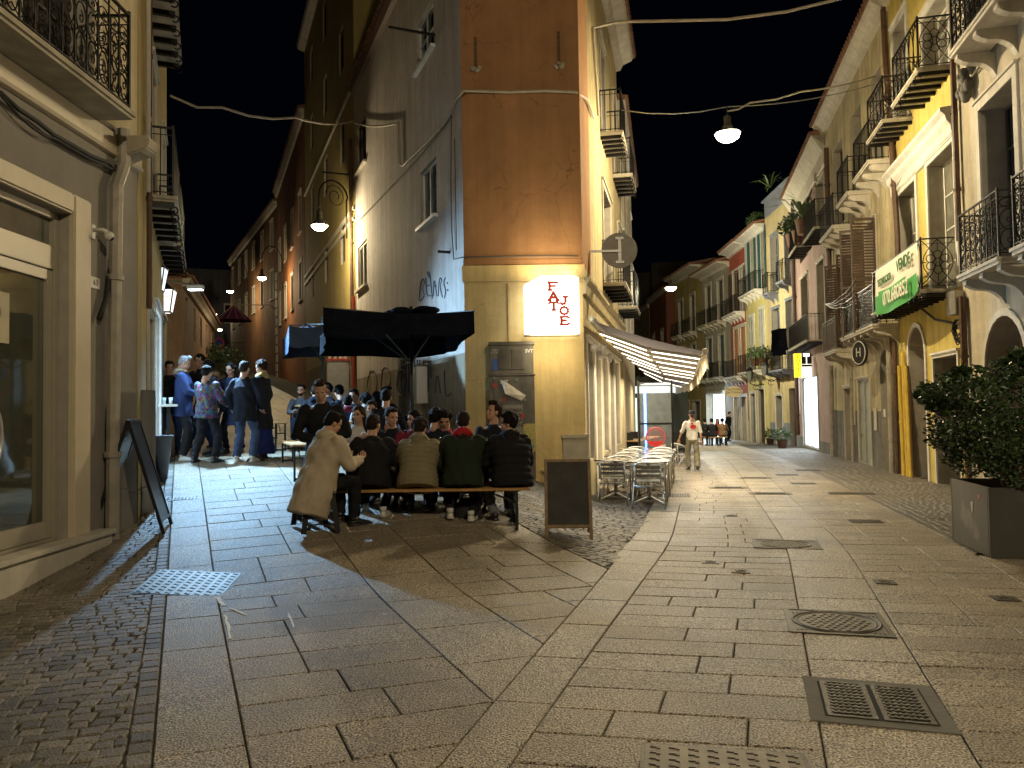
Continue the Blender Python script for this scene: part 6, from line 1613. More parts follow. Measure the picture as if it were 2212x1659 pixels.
for k in range(10): mb.bar((0,0,0),(.23*math.cos(k*PI/5),0,.23*math.sin(k*PI/5)),.003,.006)
mb.build('spokes', RD, o); MB().prism([(.225*math.cos(t),-.012,.225*math.sin(t)) for t in [PI*1.15+PI*.7*j/14 for j in range(15)]], (0,.01,0)).build('lower_plate', RD, o); MB().tube([(0,.02,-.23),(0,.02,gz(p.x,p.y)-p.z)], .015, 6).build('stand', IRON, o)
for i, (x_, y_, lab) in enumerate([(3.9, 24.5, 'far wooden terrace table left of the waitress'), (4.8, 27.5, 'far wooden terrace table beyond the wind screen'), (10.9, 42.5, 'wooden table of the far group by the bright shop')]):
    trestle('table', lab, x_, y_, gz(x_, y_), 1.2 if i < 2 else .3, 1.9, .6, .76, group='beer-garden tables')
    for s_, w_ in ((-.6, 'left'), (.6, 'right')):
        if i < 2: trestle('bench', '%s bench of the %s' % (w_, ('first far terrace table', 'farther terrace table')[i]), x_+s_*.9, y_-s_*.3, gz(x_, y_), 1.2, 1.9, .25, .46, group='beer-garden benches')
for i, (u_, v_, Y2) in enumerate(((1352, 930, 24), (1375, 928, 25.5), (1452, 930, 24.2), (1468, 932, 25))):
    p = at(u_, v_, Y2); o = thing('dark_chair_back', ['black cushion-backed seat leftmost on the far terrace','black seat second from left on the far terrace','black seat right of the red disc','black seat nearest the waitress on the far terrace'][i], 'seat', (p.x, p.y, gz(p.x, p.y)))
    MB().box(-.22,-.03,.5,.22,.03,1.0).build('backrest', PLK, o, bevel=.02); MB().box(-.22,-.03,.42,.22,.4,.47).build('seat', PLK, o)
    for sx in (-.2,.2):
        for sy in (0,.36): MB().box(sx-.015,sy-.015,0,sx+.015,sy+.015,.42).build('leg', PLK, o)
p = at(1460, 868, 38); o = thing('lit_far_sign', 'small lit white shop sign far down the right street', 'sign', p); MB().box(-.5,-.06,-.35,.5,.06,.35).build('panel', emis('far_sign_light', (1.0,.95,.75), 1.6), o); MB().bar((-.5,.0,.4),(-1.6,.0,.4),.04,.04).build('bracket', IRON, o)
p = at(1345, 900, 33); o = thing('neon_shopfront', 'distant blue neon-lit shopfront seen past the terrace', 'shopfront', (p.x, p.y, gz(p.x, p.y)))
MB().box(-.6,-.1,0,2.8,.1,3.2).build('wall', mat('dark_shop_wall', (.05,.06,.05), rough=.8), o)
MB().box(.9,-.14,.2,1.0,-.101,2.7).build('neon_tube', emis('blue_neon', (.1,.25,1.0), 7), o); MB().box(-.3,-.13,.4,.6,-.101,2.3).build('window', emis('green_white_shop', (.75,1.0,.85), 1.2), o); MB().box(-.4,-.16,2.5,2.5,-.101,2.8).build('fascia', emis('shop_fascia_light', (.8,.9,.9), .9), o)
light('far_shop_fill', 'AREA', (13.0, 36.0, 2.2), 130, (.75,.88,1.0), 1.6, target=(9, 33, -.4)); light('far_shop_fill', 'AREA', (12.9, 50.5, 2.2), 220, (.8,.95,1.0), 1.8, target=(9, 47, -.4))  # two added area fills without fixtures, brightening the street by the far shops

# ------------------------------------------------------------------ planter, bush and other plants
LEAF = mat('bush_leaf', (.032,.062,.018), rough=.42, var=.4, scale=3, rnd=.1); LEAFB = mat('bush_leaf_light', (.07,.115,.035), rough=.4, var=.3, scale=3)
BARK = mat('bush_bark', (.20,.14,.09), rough=.9, var=.3, bump=.4)
def foliage(name, parent, centers, n, size, mats, seed=1, flat=.6, shell=.5):
    rnd = random.Random(seed); mb = MB()
    for i in range(n):
        c, r = rnd.choice(centers)
        while True:
            d = Vector((rnd.uniform(-1,1), rnd.uniform(-1,1), rnd.uniform(-1,1)))
            if .05 < d.length <= 1: break
        if d.length < shell and rnd.random() < .7: d = d.normalized()*rnd.uniform(shell, 1)
        p = Vector(c) + Vector((d.x*r[0], d.y*r[1], d.z*r[2]))
        s = size*rnd.uniform(.6, 1.25); ax = Vector((rnd.gauss(0,1)+d.x, rnd.gauss(0,1)+d.y, rnd.gauss(0,.6)+.4)).normalized(); sd = ax.cross(Vector((rnd.gauss(0,1), rnd.gauss(0,1), rnd.gauss(0,1)))).normalized()
        up = sd.cross(ax)*.12
        mb.add([p, p+ax*s*.5+sd*s*.24+up*s, p+ax*s, p+ax*s*.5-sd*s*.24+up*s], [(0,1,2),(0,2,3)], rnd.randrange(len(mats)))
    o = mb.build(name, mats, parent, fix=False); return o
PLM = mat('planter_metal', (.10,.095,.085), rough=.38, metal=.35, var=.2, scale=2, blot=((.2,.19,.17), 2.2, .60))
n0 = onground(2141, 1208); wv = onground(2057, 1170); e1 = (wv-n0); e1.z = 0; L1 = e1.length; e1.normalize(); e2 = Vector((e1.y, -e1.x, 0))
zt = n0.z; Hh = .70
rzp = math.atan2(e2.y, e2.x)
o = thing('planter', 'large square dark metal planter at the right edge', 'planter', (n0.x, n0.y, n0.z), rzp)
mb = MB(); Lw = 1.25; w = .04
mb.box(0,0,.0,Lw,w,Hh); mb.box(0,L1-w,0,Lw,L1,Hh); mb.box(0,w,0,w,L1-w,Hh); mb.box(Lw-w,w,0,Lw,L1-w,Hh); mb.box(w,w,.02,Lw-w,L1-w,.05); mb.build('box', PLM, o, bevel=.006)
MB().box(w,w,.5,Lw-w,L1-w,.58).build('soil', mat('soil', (.04,.028,.018), rough=1, bump=.8, bscale=20), o)
MB().prism([(-.003,.42,.52),(-.003,.50,.50),(-.003,.46,.38),(-.003,.43,.42)], (.002,0,0)).build('sticker_remains', mat('sticker_white', (.6,.58,.52)), o); MB().prism([(-.003,.22,.60),(-.003,.28,.60),(-.003,.25,.54)], (.002,0,0)).build('sticker_remains', mat('sticker_pink', (.6,.2,.16)), o)
ctr = n0 + e2*(Lw/2) + e1*(L1/2)
o = thing('bush', 'broad dark evergreen bush with gnarled stems, in the big planter', 'bush', (ctr.x, ctr.y, n0.z+.55))
rnd = random.Random(3); mb = MB(); tips = []
for i in range(9):
    a = rnd.uniform(0, 2*PI); r_ = rnd.uniform(.35, .75); x0_, y0_ = .2*math.cos(a), .2*math.sin(a)
    P_ = [Vector((x0_,y0_,0)), Vector((x0_*1.6+rnd.uniform(-.05,.05), y0_*1.6, .25)), Vector((r_*math.cos(a)*.7, r_*math.sin(a)*.7, .6)), Vector((r_*math.cos(a)*1.1, r_*math.sin(a)*1.1, .95))]
    mb.tube(P_, [.032,.027,.02,.01], 6)
    for k in range(3): q = P_[2].lerp(P_[3], rnd.random()); mb.tube([q, q+Vector((rnd.uniform(-.4,.4), rnd.uniform(-.4,.4), rnd.uniform(.1,.4)))], [.012,.004], 4)
mb.build('stem', BARK, o, smooth=True)
ce = []
def U(u, v, Y): p = at(u, v, Y); return (p.x-ctr.x, p.y-ctr.y, p.z-n0.z-.55)
for (u, v, r1) in [(2040,850,.20),(2000,852,.09),(2072,905,.26),(2050,945,.20),(2100,860,.26),(2120,930,.36),(2160,880,.36),(2180,960,.36),(2100,985,.24),(2150,820,.22),(2200,850,.34),(2230,930,.4),(2190,790,.12),(2205,770,.08),(2240,790,.2),(2060,820,.08),(2075,805,.06),(2170,1005,.22),(2220,1010,.3),(2260,860,.4),(2090,950,.3),(2140,950,.35),(2020,870,.1)]:
    ce.append((U(u, v, ctr.y + random.uniform(-.45,.35)), (r1,r1*1.3,r1*.85)))
foliage('leaves', o, ce, 11000, .066, [LEAF, LEAF, LEAFB], 5)
def potplant(label, x, y, z, s, seed, palm=False, cat='plant', base=True):
    o = thing('potted_plant', label, cat, (x, y, z))
    if base: MB().lathe([(.13*s,0),(.18*s,.28*s),(.19*s,.28*s),(.0,.26*s)], n=14).build('pot', mat('terracotta_pot', (.18,.09,.05), rough=.8), o, smooth=True)
    if palm:
        mb = MB(); rr = random.Random(seed)
        for i in range(26):
            a = rr.uniform(0,2*PI); l = rr.uniform(.6,1.1)*s; el = rr.uniform(.2,1.3); d = Vector((math.cos(a)*math.cos(el), math.sin(a)*math.cos(el), math.sin(el))); sd = d.cross(Vector((0,0,1))).normalized()*.03*s
            P0_ = Vector((0,0,.3*s)); m_ = P0_+d*l*.6; t_ = P0_+d*l-Vector((0,0,.25*l)); mb.add([P0_-sd*.4,P0_+sd*.4,m_+sd,m_-sd,t_], [(0,1,2,3),(3,2,4)])
        mb.build('fronds', [LEAFB], o, fix=False)
    else: foliage('leaves', o, [((0,0,.45*s),(.3*s,.3*s,.28*s))], 420, .09*s, [LEAF, LEAFB], seed)
    return o
p = onground(1690, 968); potplant('bushy plant in dark pot by the right-hand shop, nearer of two', p.x, p.y, p.z, 1.25, 2); p = onground(1676, 962); potplant('bushy plant in dark pot by the right-hand shop, farther of two', p.x, p.y+.8, p.z, 1.1, 3)
for (u_, v_, lab, pm, s_) in ((1738, 500, 'spiky palm on the upper balcony of the pink house', True, 2.0), (1716, 530, 'dense dark pot plant on the upper pink house balcony', False, 2.0), (1728, 520, 'second bushy pot plant on the upper pink house balcony', False, 1.8)):
    p = FB4.ppx(u_, v_, .35); potplant(lab, p.x, p.y, p.z-.1, s_, 11, pm)
p = FB3.ppx(1850, 690, .3); potplant('green pot plant on the pale yellow house balcony', p.x, p.y, p.z-.2, 1.0, 12)
for (u_, v_, lab, pm) in ((1668, 395, 'spiky agave on the roof edge of the beige house', True), (1640, 440, 'trailing shrub on the roof edge of the green-shuttered house', False), (1630, 465, 'lower trailing shrub on the roof edge of the green-shuttered house', False)):
    p = (FB5 if pm else FB6).ppx(u_, v_, .2); potplant(lab, p.x, p.y+.3, (FB5 if pm else FB6).H-.15, 1.25, 21, pm, base=False)
for i, (u_, lab) in enumerate(((1632, 'leafy flower pots on the lower green-shuttered house balcony'), (1650, 'second leafy pot on the lower green-shuttered house balcony'))):
    p = FB6.ppx(u_, 790, .5); potplant(lab, p.x, p.y, p.z, 1.4, 31+i)
# dark clothes on the line
p = FB5.ppx(1683, 735, .9); o = thing('hanging_clothes', 'black clothes hung to dry from the beige house balcony', 'laundry', p)
for i in range(5):
    mb = MB(); vs = []
    for j in range(6):
        for k in range(4): vs.append((-.2+.13*k+.03*math.sin(j+k), .25*i-.5+.03*math.sin(j*2+i), .5-.2*j*(1+.2*(i%2))))
    mb.add(vs, [(j*4+k, j*4+k+1, (j+1)*4+k+1, (j+1)*4+k) for j in range(5) for k in range(3)]); g_ = mb.build('garment', CANV, o, fix=False); g_.rotation_euler = (0,0,1.2*0)
# far trees in the left street, awning, no entry sign
for i, (u_, v_, Y_, r_, lab) in enumerate(((478, 790, 46, 1.5, 'dark clipped tree at the far end of the left street, rightmost'), (440, 785, 44, 1.4, 'dark rounded tree left of the clipped one'), (405, 790, 42, 1.3, 'dark tree behind the standing group, leftmost'))):
    p = at(u_, v_, Y_); o = thing('street_tree', lab, 'tree', (p.x, p.y, gz(p.x, p.y))); h = p.z-gz(p.x, p.y)
    MB().tube([(0,0,0),(.05,0,h*.5),(0,0,h)], [.12,.09,.05], 7).build('trunk', BARK, o); foliage('crown', o, [((0,0,h),(r_,r_,r_*.8)),((.5,.2,h+.4),(r_*.6,r_*.6,r_*.6)),((-.6,0,h-.2),(r_*.6,r_*.6,r_*.5))], 1800, .16, [LEAF, LEAF], 40+i)
pA = at(505, 690, 52); o = thing('far_parasol', 'purple-red ribbed awning far up the left street', 'awning', pA); mb = MB(); n = 12
mb.add([(0,0,1.0)]+[(1.2*math.cos(2*PI*j/n),1.2*math.sin(2*PI*j/n),-.1) for j in range(n)], [(0,1+j,1+(j+1)%n) for j in range(n)]); mb.build('canopy', mat('purple_cloth', (.10,.015,.07), rough=.8), o, fix=False)
mb = MB()
for j in range(n): mb.bar((0,0,1.01),(1.2*math.cos(2*PI*j/n),1.2*math.sin(2*PI*j/n),-.09),.03,.03)
mb.bar((0,0,1),(2.5,.4,1.0),.05,.05); mb.build('rib', mat('rib_pale', (.4,.25,.2)), o)
p = at(474, 741, 50); o = thing('no_stopping_sign', 'small dim round street sign hung far up the left street', 'sign', p); MB().lathe([(.3,-.02),(.3,.02)], n=20, M=Matrix.Rotation(PI/2,4,'X')).build('disc', mat('sign_blue', (.02,.04,.2)), o); MB().tube([(.3*math.cos(t),-.03,.3*math.sin(t)) for t in [2*PI*j/20 for j in range(20)]], .03, 5, closed=True).build('rim', RD, o); MB().box(-.3,-.02,-.62,.3,.02,-.42).build('plate', mat('plate_yellow', (.4,.35,.2)), o); MB().bar((.3,.0,0),(1.6,.1,0),.04,.04).build('bracket', IRON, o)
# drinks machine / meter with red crates behind tables; small table with drinks outside the bar
p = fl.ppx(730, 830, .35); o = thing('ticket_machine', 'grey box with a row of red caps standing against the wall behind the tables', 'box', (p.x, p.y, gz(p.x, p.y)), .3)
MB().box(-.35,-.2,0,.35,.2,1.35).build('case', mat('machine_grey', (.25,.25,.24), rough=.5), o, bevel=.01); MB().box(-.37,-.22,1.35,.37,.22,1.42).build('shelf', mat('machine_red', (.35,.04,.03)), o)
for k in range(4): MB().lathe([(.06,0),(.06,.1)], (-.25+.17*k,0,1.42), n=8).build('cap', TRIM, o)
hx_, hz_ = -5.05, .0
p = onground(338, 1010); o = thing('bar_shelf', 'narrow standing shelf with glasses by the bar wall', 'shelf', (p.x-.02, p.y+.5, p.z), LD+PI)
MB().box(-.35,-.15,1.02,.35,.15,1.06).build('top', WHITE, o, bevel=.005); MB().box(-.03,-.03,0,.03,.03,1.02).build('leg', IRON, o); MB().box(-.2,-.12,0,.2,.12,.03).build('base', IRON, o)
GLS = mat('drinking_glass', (.55,.6,.6), rough=.08, spec=.8)
def drink(label, x, y, z, m=GLS, bottle=False):
    o = MB(); 
    if bottle: o.lathe([(.03,0),(.032,.01),(.032,.14),(.013,.19),(.013,.235)], n=10)
    else: o.lathe([(.028,0),(.036,.12),(.034,.12),(.026,.01)], n=10)
    tag(o.build('bottle' if bottle else 'glass', m, None, (x, y, z), smooth=True), label, 'bottle' if bottle else 'glass', 'drinks on the tables')
BOT = mat('brown_bottle', (.08,.035,.01), rough=.1, spec=.8)
rr = random.Random(9)
for i in range(7): drink(['plain glass','brown bottle','tall glass','second brown bottle','short glass','third brown bottle','last glass'][i]+' on the front trestle table, number counted from the left end'.replace(', number counted from the left end', [' at its left end',' beside the leftmost glass',' before the man in black',' near the woman in maroon',' in the middle of the table',' near the red sweater',' at its right end'][i]), BX-.9+i*.3, BY+.55+rr.uniform(-.1,.2), BZ+.78, [GLS, BOT][i % 2], i % 2 == 1)
for i in range(5): t_ = -.8+.4*i; drink(['glass nearest the viewer','bottle nearest the viewer','middle glass','farther bottle','farthest glass'][i]+' on the rear trestle table under the parasols', -2.95+math.cos(LD)*t_, 12.6+math.sin(LD)*t_, gz(-2.95, 12.6)+.76, [GLS, BOT][i % 2], i % 2 == 1)
for i in range(2): drink(['left glass standing on the bar shelf','right glass standing on the bar shelf'][i], p.x-.1+.12*i, p.y+.5, p.z+1.06)

# small iron stubs on the walls, lit picture behind the left shop glass
for (a_, b_, lab) in (((940,76),(866,40),'short iron arm sticking out beside the top window of the grey wall'), ((762,378),(716,352),'short iron arm sticking out of the grey wall above the lamp'), ((972,545),(955,542),'tiny iron stub near the corner of the grey wall')):
    xx_, zz_ = fl.at(*a_, .0); MB().bar((xx_, 0, zz_), (xx_, -(.95 if a_[0] != 972 else .25), zz_), .045, .045).build('iron_arm', IRON, fl.o)
x_, z_ = LFB.at(16, 690, -.15); o = thing('lit_picture', 'glowing framed picture seen in the left shop door glass', 'picture', tuple(LFB.pt(x_, -.15, z_)), math.atan2(LFB.d.y, LFB.d.x))
MB().box(-.30,-.004,-.22,.02,-.002,.24).build('picture', mat('picture_paper', (.25,.20,.11), rough=.7, var=.2, emit=(1.0,.8,.42), estr=.06), o); MB().ell((-.14,-.005,.05),(.05,.002,.06),12,8).build('print', mat('picture_print', (.15,.1,.05)), o)

# posters and small wall furniture on the pale yellow house, bags among the friends
for (uv, w2, h2, lab, m_) in (((1891, 905), .30, .62, 'tattered white poster on the grey dado of the pale yellow house', PAPW), ((1846, 900), .2, .5, 'small torn poster left of the grey-green door', PAPW), ((1911, 892), .16, .2, 'small meter box beside the arched niche', WHITE)):
    x_, z_ = FB3.at(*uv, .02); p = FB3.pt(x_, .015, z_)
    tag(MB().box(-w2/2, -.012, -h2/2, w2/2, .0, h2/2).build('poster' if m_ is PAPW else 'meter_box', m_, None, p, math.atan2(FB3.d.y, FB3.d.x)), lab, 'poster' if m_ is PAPW else 'box')
for (x_, y_, z_, sc, m_, lab) in ((-1.72, 9.55, BZ+.50, (.16,.10,.15), mat('blue_bag_cloth', (.03,.08,.35), rough=.8, bump=.4), 'blue cloth bag on the bench between the black jacket and the pale sweater'), (-.55, 9.25, BZ-.02, (.17,.11,.16), mat('black_bag_cloth', (.012,.012,.014), rough=.8, bump=.4), 'black rucksack on the ground under the bench')):
    o = thing('bag', lab, 'bag', (x_, y_, z_)); mb = MB()
    mb.loft([((0,0,0),(1,0,0),(0,1,0),sc[0],sc[1]),((0,0,sc[2]*.8),(1,0,0),(0,1,0),sc[0]*1.08,sc[1]*1.1),((0,0,sc[2]*1.7),(1,0,0),(0,1,0),sc[0]*.8,sc[1]*.6),((0,0,sc[2]*2),(1,0,0),(0,1,0),sc[0]*.5,sc[1]*.3)], 12); mb.build('sack', m_, o, smooth=True)
    MB().tube([(-.08,0,sc[2]*1.9),(-.05,0,sc[2]*2.5),(.05,0,sc[2]*2.5),(.08,0,sc[2]*1.9)], .012, 6).build('strap', m_, o, smooth=True)
# ------------------------------------------------------------------ people
SKIN = mat('skin', (.46,.27,.18), rough=.55, var=.06, spec=.3); SKIN2 = mat('skin_tan', (.36,.20,.13), rough=.55, var=.06, spec=.3)
HAIRD = mat('dark_hair', (.008,.006,.005), rough=.75, spec=.15, var=.4, scale=40, bump=.6, bscale=120); HAIRB = mat('brown_hair', (.022,.013,.008), rough=.75, spec=.15, var=.4, scale=40, bump=.6, bscale=120)
HAIRG = mat('grey_hair', (.25,.24,.23), rough=.6, var=.3, scale=40, bump=.6, bscale=120); EYE = mat('eye_dark', (.02,.015,.012), rough=.2); LIP = mat('lip', (.30,.11,.09), rough=.5)
def cloth(name, col, **k): return mat('cloth_'+name, col, rough=.9, var=.14, scale=5, bump=.35, bscale=14, spec=.2, **k)
C_BLACK = cloth('black', (.012,.012,.014)); C_NAVY = cloth('navy', (.011,.013,.021)); C_BEIGE = cloth('beige', (.42,.35,.25)); C_OLIVEP = cloth('olive_puffer', (.20,.17,.10))
C_GREEN = cloth('dark_green', (.018,.025,.014)); C_RED = cloth('red', (.32,.015,.02)); C_MAROON = cloth('maroon', (.14,.015,.03)); C_GREY = cloth('grey', (.12,.12,.13)); C_WHITE = cloth('white', (.62,.60,.55))
C_PARKA = cloth('blue_parka', (.022,.036,.10)); C_JEANS = cloth('jeans', (.045,.07,.13)); C_KHAKI = cloth('khaki', (.22,.20,.14)); C_DENIM = cloth('dark_denim', (.02,.03,.06)); C_BLUES = cloth('blue_skirt', (.012,.02,.10))
C_SWEAT = cloth('pale_sweater', (.45,.43,.40)); C_BROWN = cloth('brown', (.16,.09,.04)); C_FUR = mat('fur_trim', (.26,.19,.11), rough=1, var=.4, scale=60, bump=1, bscale=90); C_GREYP = cloth('grey_track', (.16,.17,.19))
C_PATT = multi('patterned_jacket', [(.02,.05,.14),(.16,.015,.05),(.02,.10,.08),(.12,.10,.03),(.07,.02,.10),(.03,.09,.15),(.02,.02,.03)], 26)
SHOEW = mat('white_shoe', (.55,.54,.50), rough=.5); SHOEB = mat('black_shoe', (.02,.02,.02), rough=.4); SOLE = mat('shoe_sole', (.45,.43,.38), rough=.7)
JOBS = []
def remesh(mb, voxel, name, mats, parent, M=None, smooth=4, fn=None, join=None, share=None):
    """queue a voxel-remeshed object: overlapping shells become one continuous surface"""
    me = mb.mesh('tmp', mats, fix=False); t_ = bpy.data.objects.new('tmp', me); COL.objects.link(t_)
    md = t_.modifiers.new('r', 'REMESH'); md.mode = 'VOXEL'; md.voxel_size = voxel
    if smooth: s_ = t_.modifiers.new('s', 'SMOOTH'); s_.iterations = smooth; s_.factor = .5
    o = link(name, bpy.data.meshes.new(name), parent, M=M); JOBS.append((t_, o, mats, fn, join)); return o
def run_jobs():
    bpy.context.view_layer.update(); dg = bpy.context.evaluated_depsgraph_get()
    for t_, o, mats, fn, join in JOBS:
        me = bpy.data.meshes.new_from_object(t_.evaluated_get(dg)); n = len(me.vertices)
        if fn and n:
            co = np.empty(n*3); me.vertices.foreach_get('co', co); co = co.reshape(-1, 3); no = np.empty(n*3); me.vertex_normals.foreach_get('vector', no); no = no.reshape(-1, 3)
            me.vertices.foreach_set('co', fn(co, no).ravel())
        me.materials.clear()
        ml = mats if isinstance(mats, (list, tuple)) else [mats]
        for m in ml: me.materials.append(m)
        if join:
            bm = bmesh.new(); bm.from_mesh(me)
            for f_ in bm.faces: f_.material_index = 0; f_.smooth = True
            for jme, M, mi in join:
                k = len(bm.faces); nv = len(bm.verts); bm.from_mesh(jme); bm.verts.ensure_lookup_table(); bm.faces.ensure_lookup_table()
                for v in bm.verts[nv:]: v.co = M @ v.co
                for f_ in bm.faces[k:]:
                    if mi is not None: f_.material_index = mi
                    f_.smooth = True
            bm.to_mesh(me); bm.free()
        me.polygons.foreach_set('use_smooth', [True]*len(me.polygons)); me.update(); nm = o.name; old = o.data; o.data = me; me.name = nm; bpy.data.meshes.remove(old)
    for t_, *_ in JOBS: me = t_.data; bpy.data.objects.remove(t_); bpy.data.meshes.remove(me)
    JOBS.clear()
def seg_(mb, a, b, ra, rb, n=10):
    a = Vector(a); b = Vector(b); mb.tube([a.lerp(b, i/3) for i in range(4)], [ra+(rb-ra)*i/3 for i in range(4)], n); mb.ell(a, (ra,ra,ra), n, 6); mb.ell(b, (rb,rb,rb), n, 6)
# --- shared head, hair, hand, shoe shapes (built once)
HEADO = {}
def head_mb():
    mb = MB(); E = mb.ell
    E((0,-.012,.035),(.074,.093,.088),16,12); E((0,.02,-.03),(.058,.066,.07),14,10); E((0,.045,-.075),(.032,.034,.028),10,8); E((0,.03,-.055),(.05,.05,.045),10,8)
    for s in (-1, 1):
        E((s*.036,.058,-.018),(.024,.022,.022),8,6); E((s*.074,-.005,-.005),(.010,.020,.030),8,6); E((s*.03,.074,.030),(.026,.012,.009),8,6)
    mb.loft([((0,.072,.025),(1,0,0),(0,0,1),.008,.014),((0,.092,-.002),(1,0,0),(0,0,1),.011,.014),((0,.098,-.020),(1,0,0),(0,0,1),.015,.011),((0,.07,-.028),(1,0,0),(0,0,1),.014,.008)], 8)
    E((0,.078,-.048),(.024,.012,.008),8,6); E((0,.074,-.060),(.020,.012,.008),8,6)
    seg_(mb, (0,-.02,-.05), (0,-.04,-.15), .052, .058); return mb
def bumpy(amp, fr, seed=0):
    def fn(co, no):
        w = np.sin(co[:,0]*fr+seed)*np.sin(co[:,1]*fr*1.1+1.3+seed)*np.sin(co[:,2]*fr*.9+.7) + .6*np.sin(co[:,0]*fr*2.3+co[:,2]*fr*1.9+seed); return co + no*(w*amp)[:,None]
    return fn
proto = link('tmp_proto', None)
HEADO['head'] = remesh(head_mb(), .0065, 'h', [SKIN], proto, smooth=3)
def hair_mb(style):
    mb = MB(); E = mb.ell; rr = random.Random(4)
    E((0,-.025,.06),(.083,.092,.080),14,10); E((0,-.055,.015),(.078,.062,.085),14,10)
    for s in (-1,1): E((s*.062,-.01,.045),(.022,.05,.05),8,6)
    if style == 'short': E((0,.035,.112),(.06,.045,.03),10,7)
    if style == 'quiff': E((.01,.05,.125),(.062,.04,.038),10,7); E((-.02,.03,.14),(.05,.04,.03),8,6)
    if style == 'curly':
        for i in range(70):
            a = rr.uniform(0,2*PI); e = rr.uniform(-.5,1.5); d = Vector((math.cos(a)*math.cos(e), math.sin(a)*math.cos(e), math.sin(e)))
            if d.y > .55 and d.z < .45: continue
            p = Vector((0,-.02,.045)) + Vector((d.x*.088, d.y*.095, d.z*.09)); E(p, (.022,.022,.022), 6, 5)
    if style in ('long', 'curlylong'):
        for i in range(26 if style == 'curlylong' else 12):
            a = -PI*.05 + (-PI*.9)*i/(25 if style == 'curlylong' else 11); p = Vector((.075*math.cos(a), -.01+.085*math.sin(a), .03)); L = .30+.04*rr.random()
            if style == 'long': mb.tube([p, p*1.05+Vector((0,-.01,-.12)), Vector((p.x*1.2, p.y*1.0-.015, -.22)), Vector((p.x*.9, p.y-.01, -.22-L*.35))], [.026,.03,.026,.012], 6)
            else:
                for k in range(9): E((p.x*(1+.06*k)+rr.uniform(-.018,.018), p.y*(1+.03*k)+rr.uniform(-.018,.018), .05-.035*k), (.026,.026,.026), 6, 5)
    if style == 'bun': E((0,-.12,.05),(.04,.035,.04),10,7)
    if style == 'cap': 
        mb = MB(); mb.ell((0,-.02,.065),(.086,.10,.072),16,10); mb.ell((0,-.085,-.02),(.05,.035,.07),10,8); mb.box(-.05,.06,.045,.05,.15,.055)
    return mb
for st_ in ('short','quiff','curly','long','curlylong','bun','cap'):
    HEADO[st_] = remesh(hair_mb(st_), .009, 'h', [HAIRD], proto, smooth=2, fn=bumpy(.0035, 95 if st_ != 'long' else 60))
def hand_mb(curl=.5, side=1):
    """palm in the xz plane, fingers down -z, palm faces +y; separate bent fingers and a side thumb"""
    mb = MB(); mb.loft([((0,0,.01),(1,0,0),(0,1,0),.026,.020),((0,0,-.03),(1,0,0),(0,1,0),.038,.016),((0,.002,-.085),(1,0,0),(0,1,0),.040,.013)], 10)
    for k, (x, L) in enumerate(((-.030,.066),(-.010,.078),(.010,.074),(.029,.058))):
        p = Vector((x*side,0,-.078)); a = .15; P = [p]; 
        for j, f_ in enumerate((.45,.32,.25)): a += curl*.75; p = p + Vector((0, math.sin(a)*L*f_*1.1, -math.cos(a)*L*f_*1.1)); P.append(p)
        mb.tube(P, [.0095,.0088,.008,.006], 6)
    mb.tube([(-.026*side,.002,-.02),(-.052*side,.014,-.045),(-.056*side,.03,-.075),(-.05*side,.042,-.095)], [.013,.011,.0095,.007], 6); return mb
HANDM = {(c_, s_): hand_mb(c_, s_).mesh('hand', [SKIN], smooth=True) for c_ in (.25, .7, 1.1) for s_ in (-1, 1)}
def shoe_mesh(nm, up, so):
    mb = MB(); mb.loft([((0,-.085,.03),(1,0,0),(0,0,1),.030,.026),((0,-.05,.045),(1,0,0),(0,0,1),.037,.042),((0,.0,.05),(1,0,0),(0,0,1),.038,.045),((0,.07,.036),(1,0,0),(0,0,1),.043,.032),((0,.13,.028),(1,0,0),(0,0,1),.044,.024),((0,.172,.022),(1,0,0),(0,0,1),.028,.014)], 12, 0)
    mb.prism([(x_, y_, .0) for x_, y_ in [(-.034,-.10),(.034,-.10),(.040,0),(.048,.09),(.044,.15),(.02,.185),(-.02,.185),(-.044,.15),(-.048,.09),(-.040,0)]], (0,0,.022), 1)
    mb.tube([(0,-.04,.06),(0,-.045,.12)], [.040,.042], 10, 0)
    return mb.mesh(nm, [up, so], smooth=True)
SHOES = {'w': shoe_mesh('shoe', SHOEW, SOLE), 'b': shoe_mesh('shoe', SHOEB, SHOEB), 'bw': shoe_mesh('shoe', SHOEB, SOLE)}
def ik(a, b, l1, l2, hint):
    a = Vector(a); b = Vector(b); d = b-a; L = d.length; mx = (l1+l2)*.995
    if L > mx: d = d*(mx/L); b = a+d; L = mx
    u = d/L; x = (l1*l1-l2*l2+L*L)/(2*L); h = math.sqrt(max(0, l1*l1-x*x)); hn = Vector(hint); hn = hn-u*hn.dot(u)
    hn = hn.normalized() if hn.length > 1e-5 else u.orthogonal().normalized(); return a+u*x+hn*h, b
HC = [0]
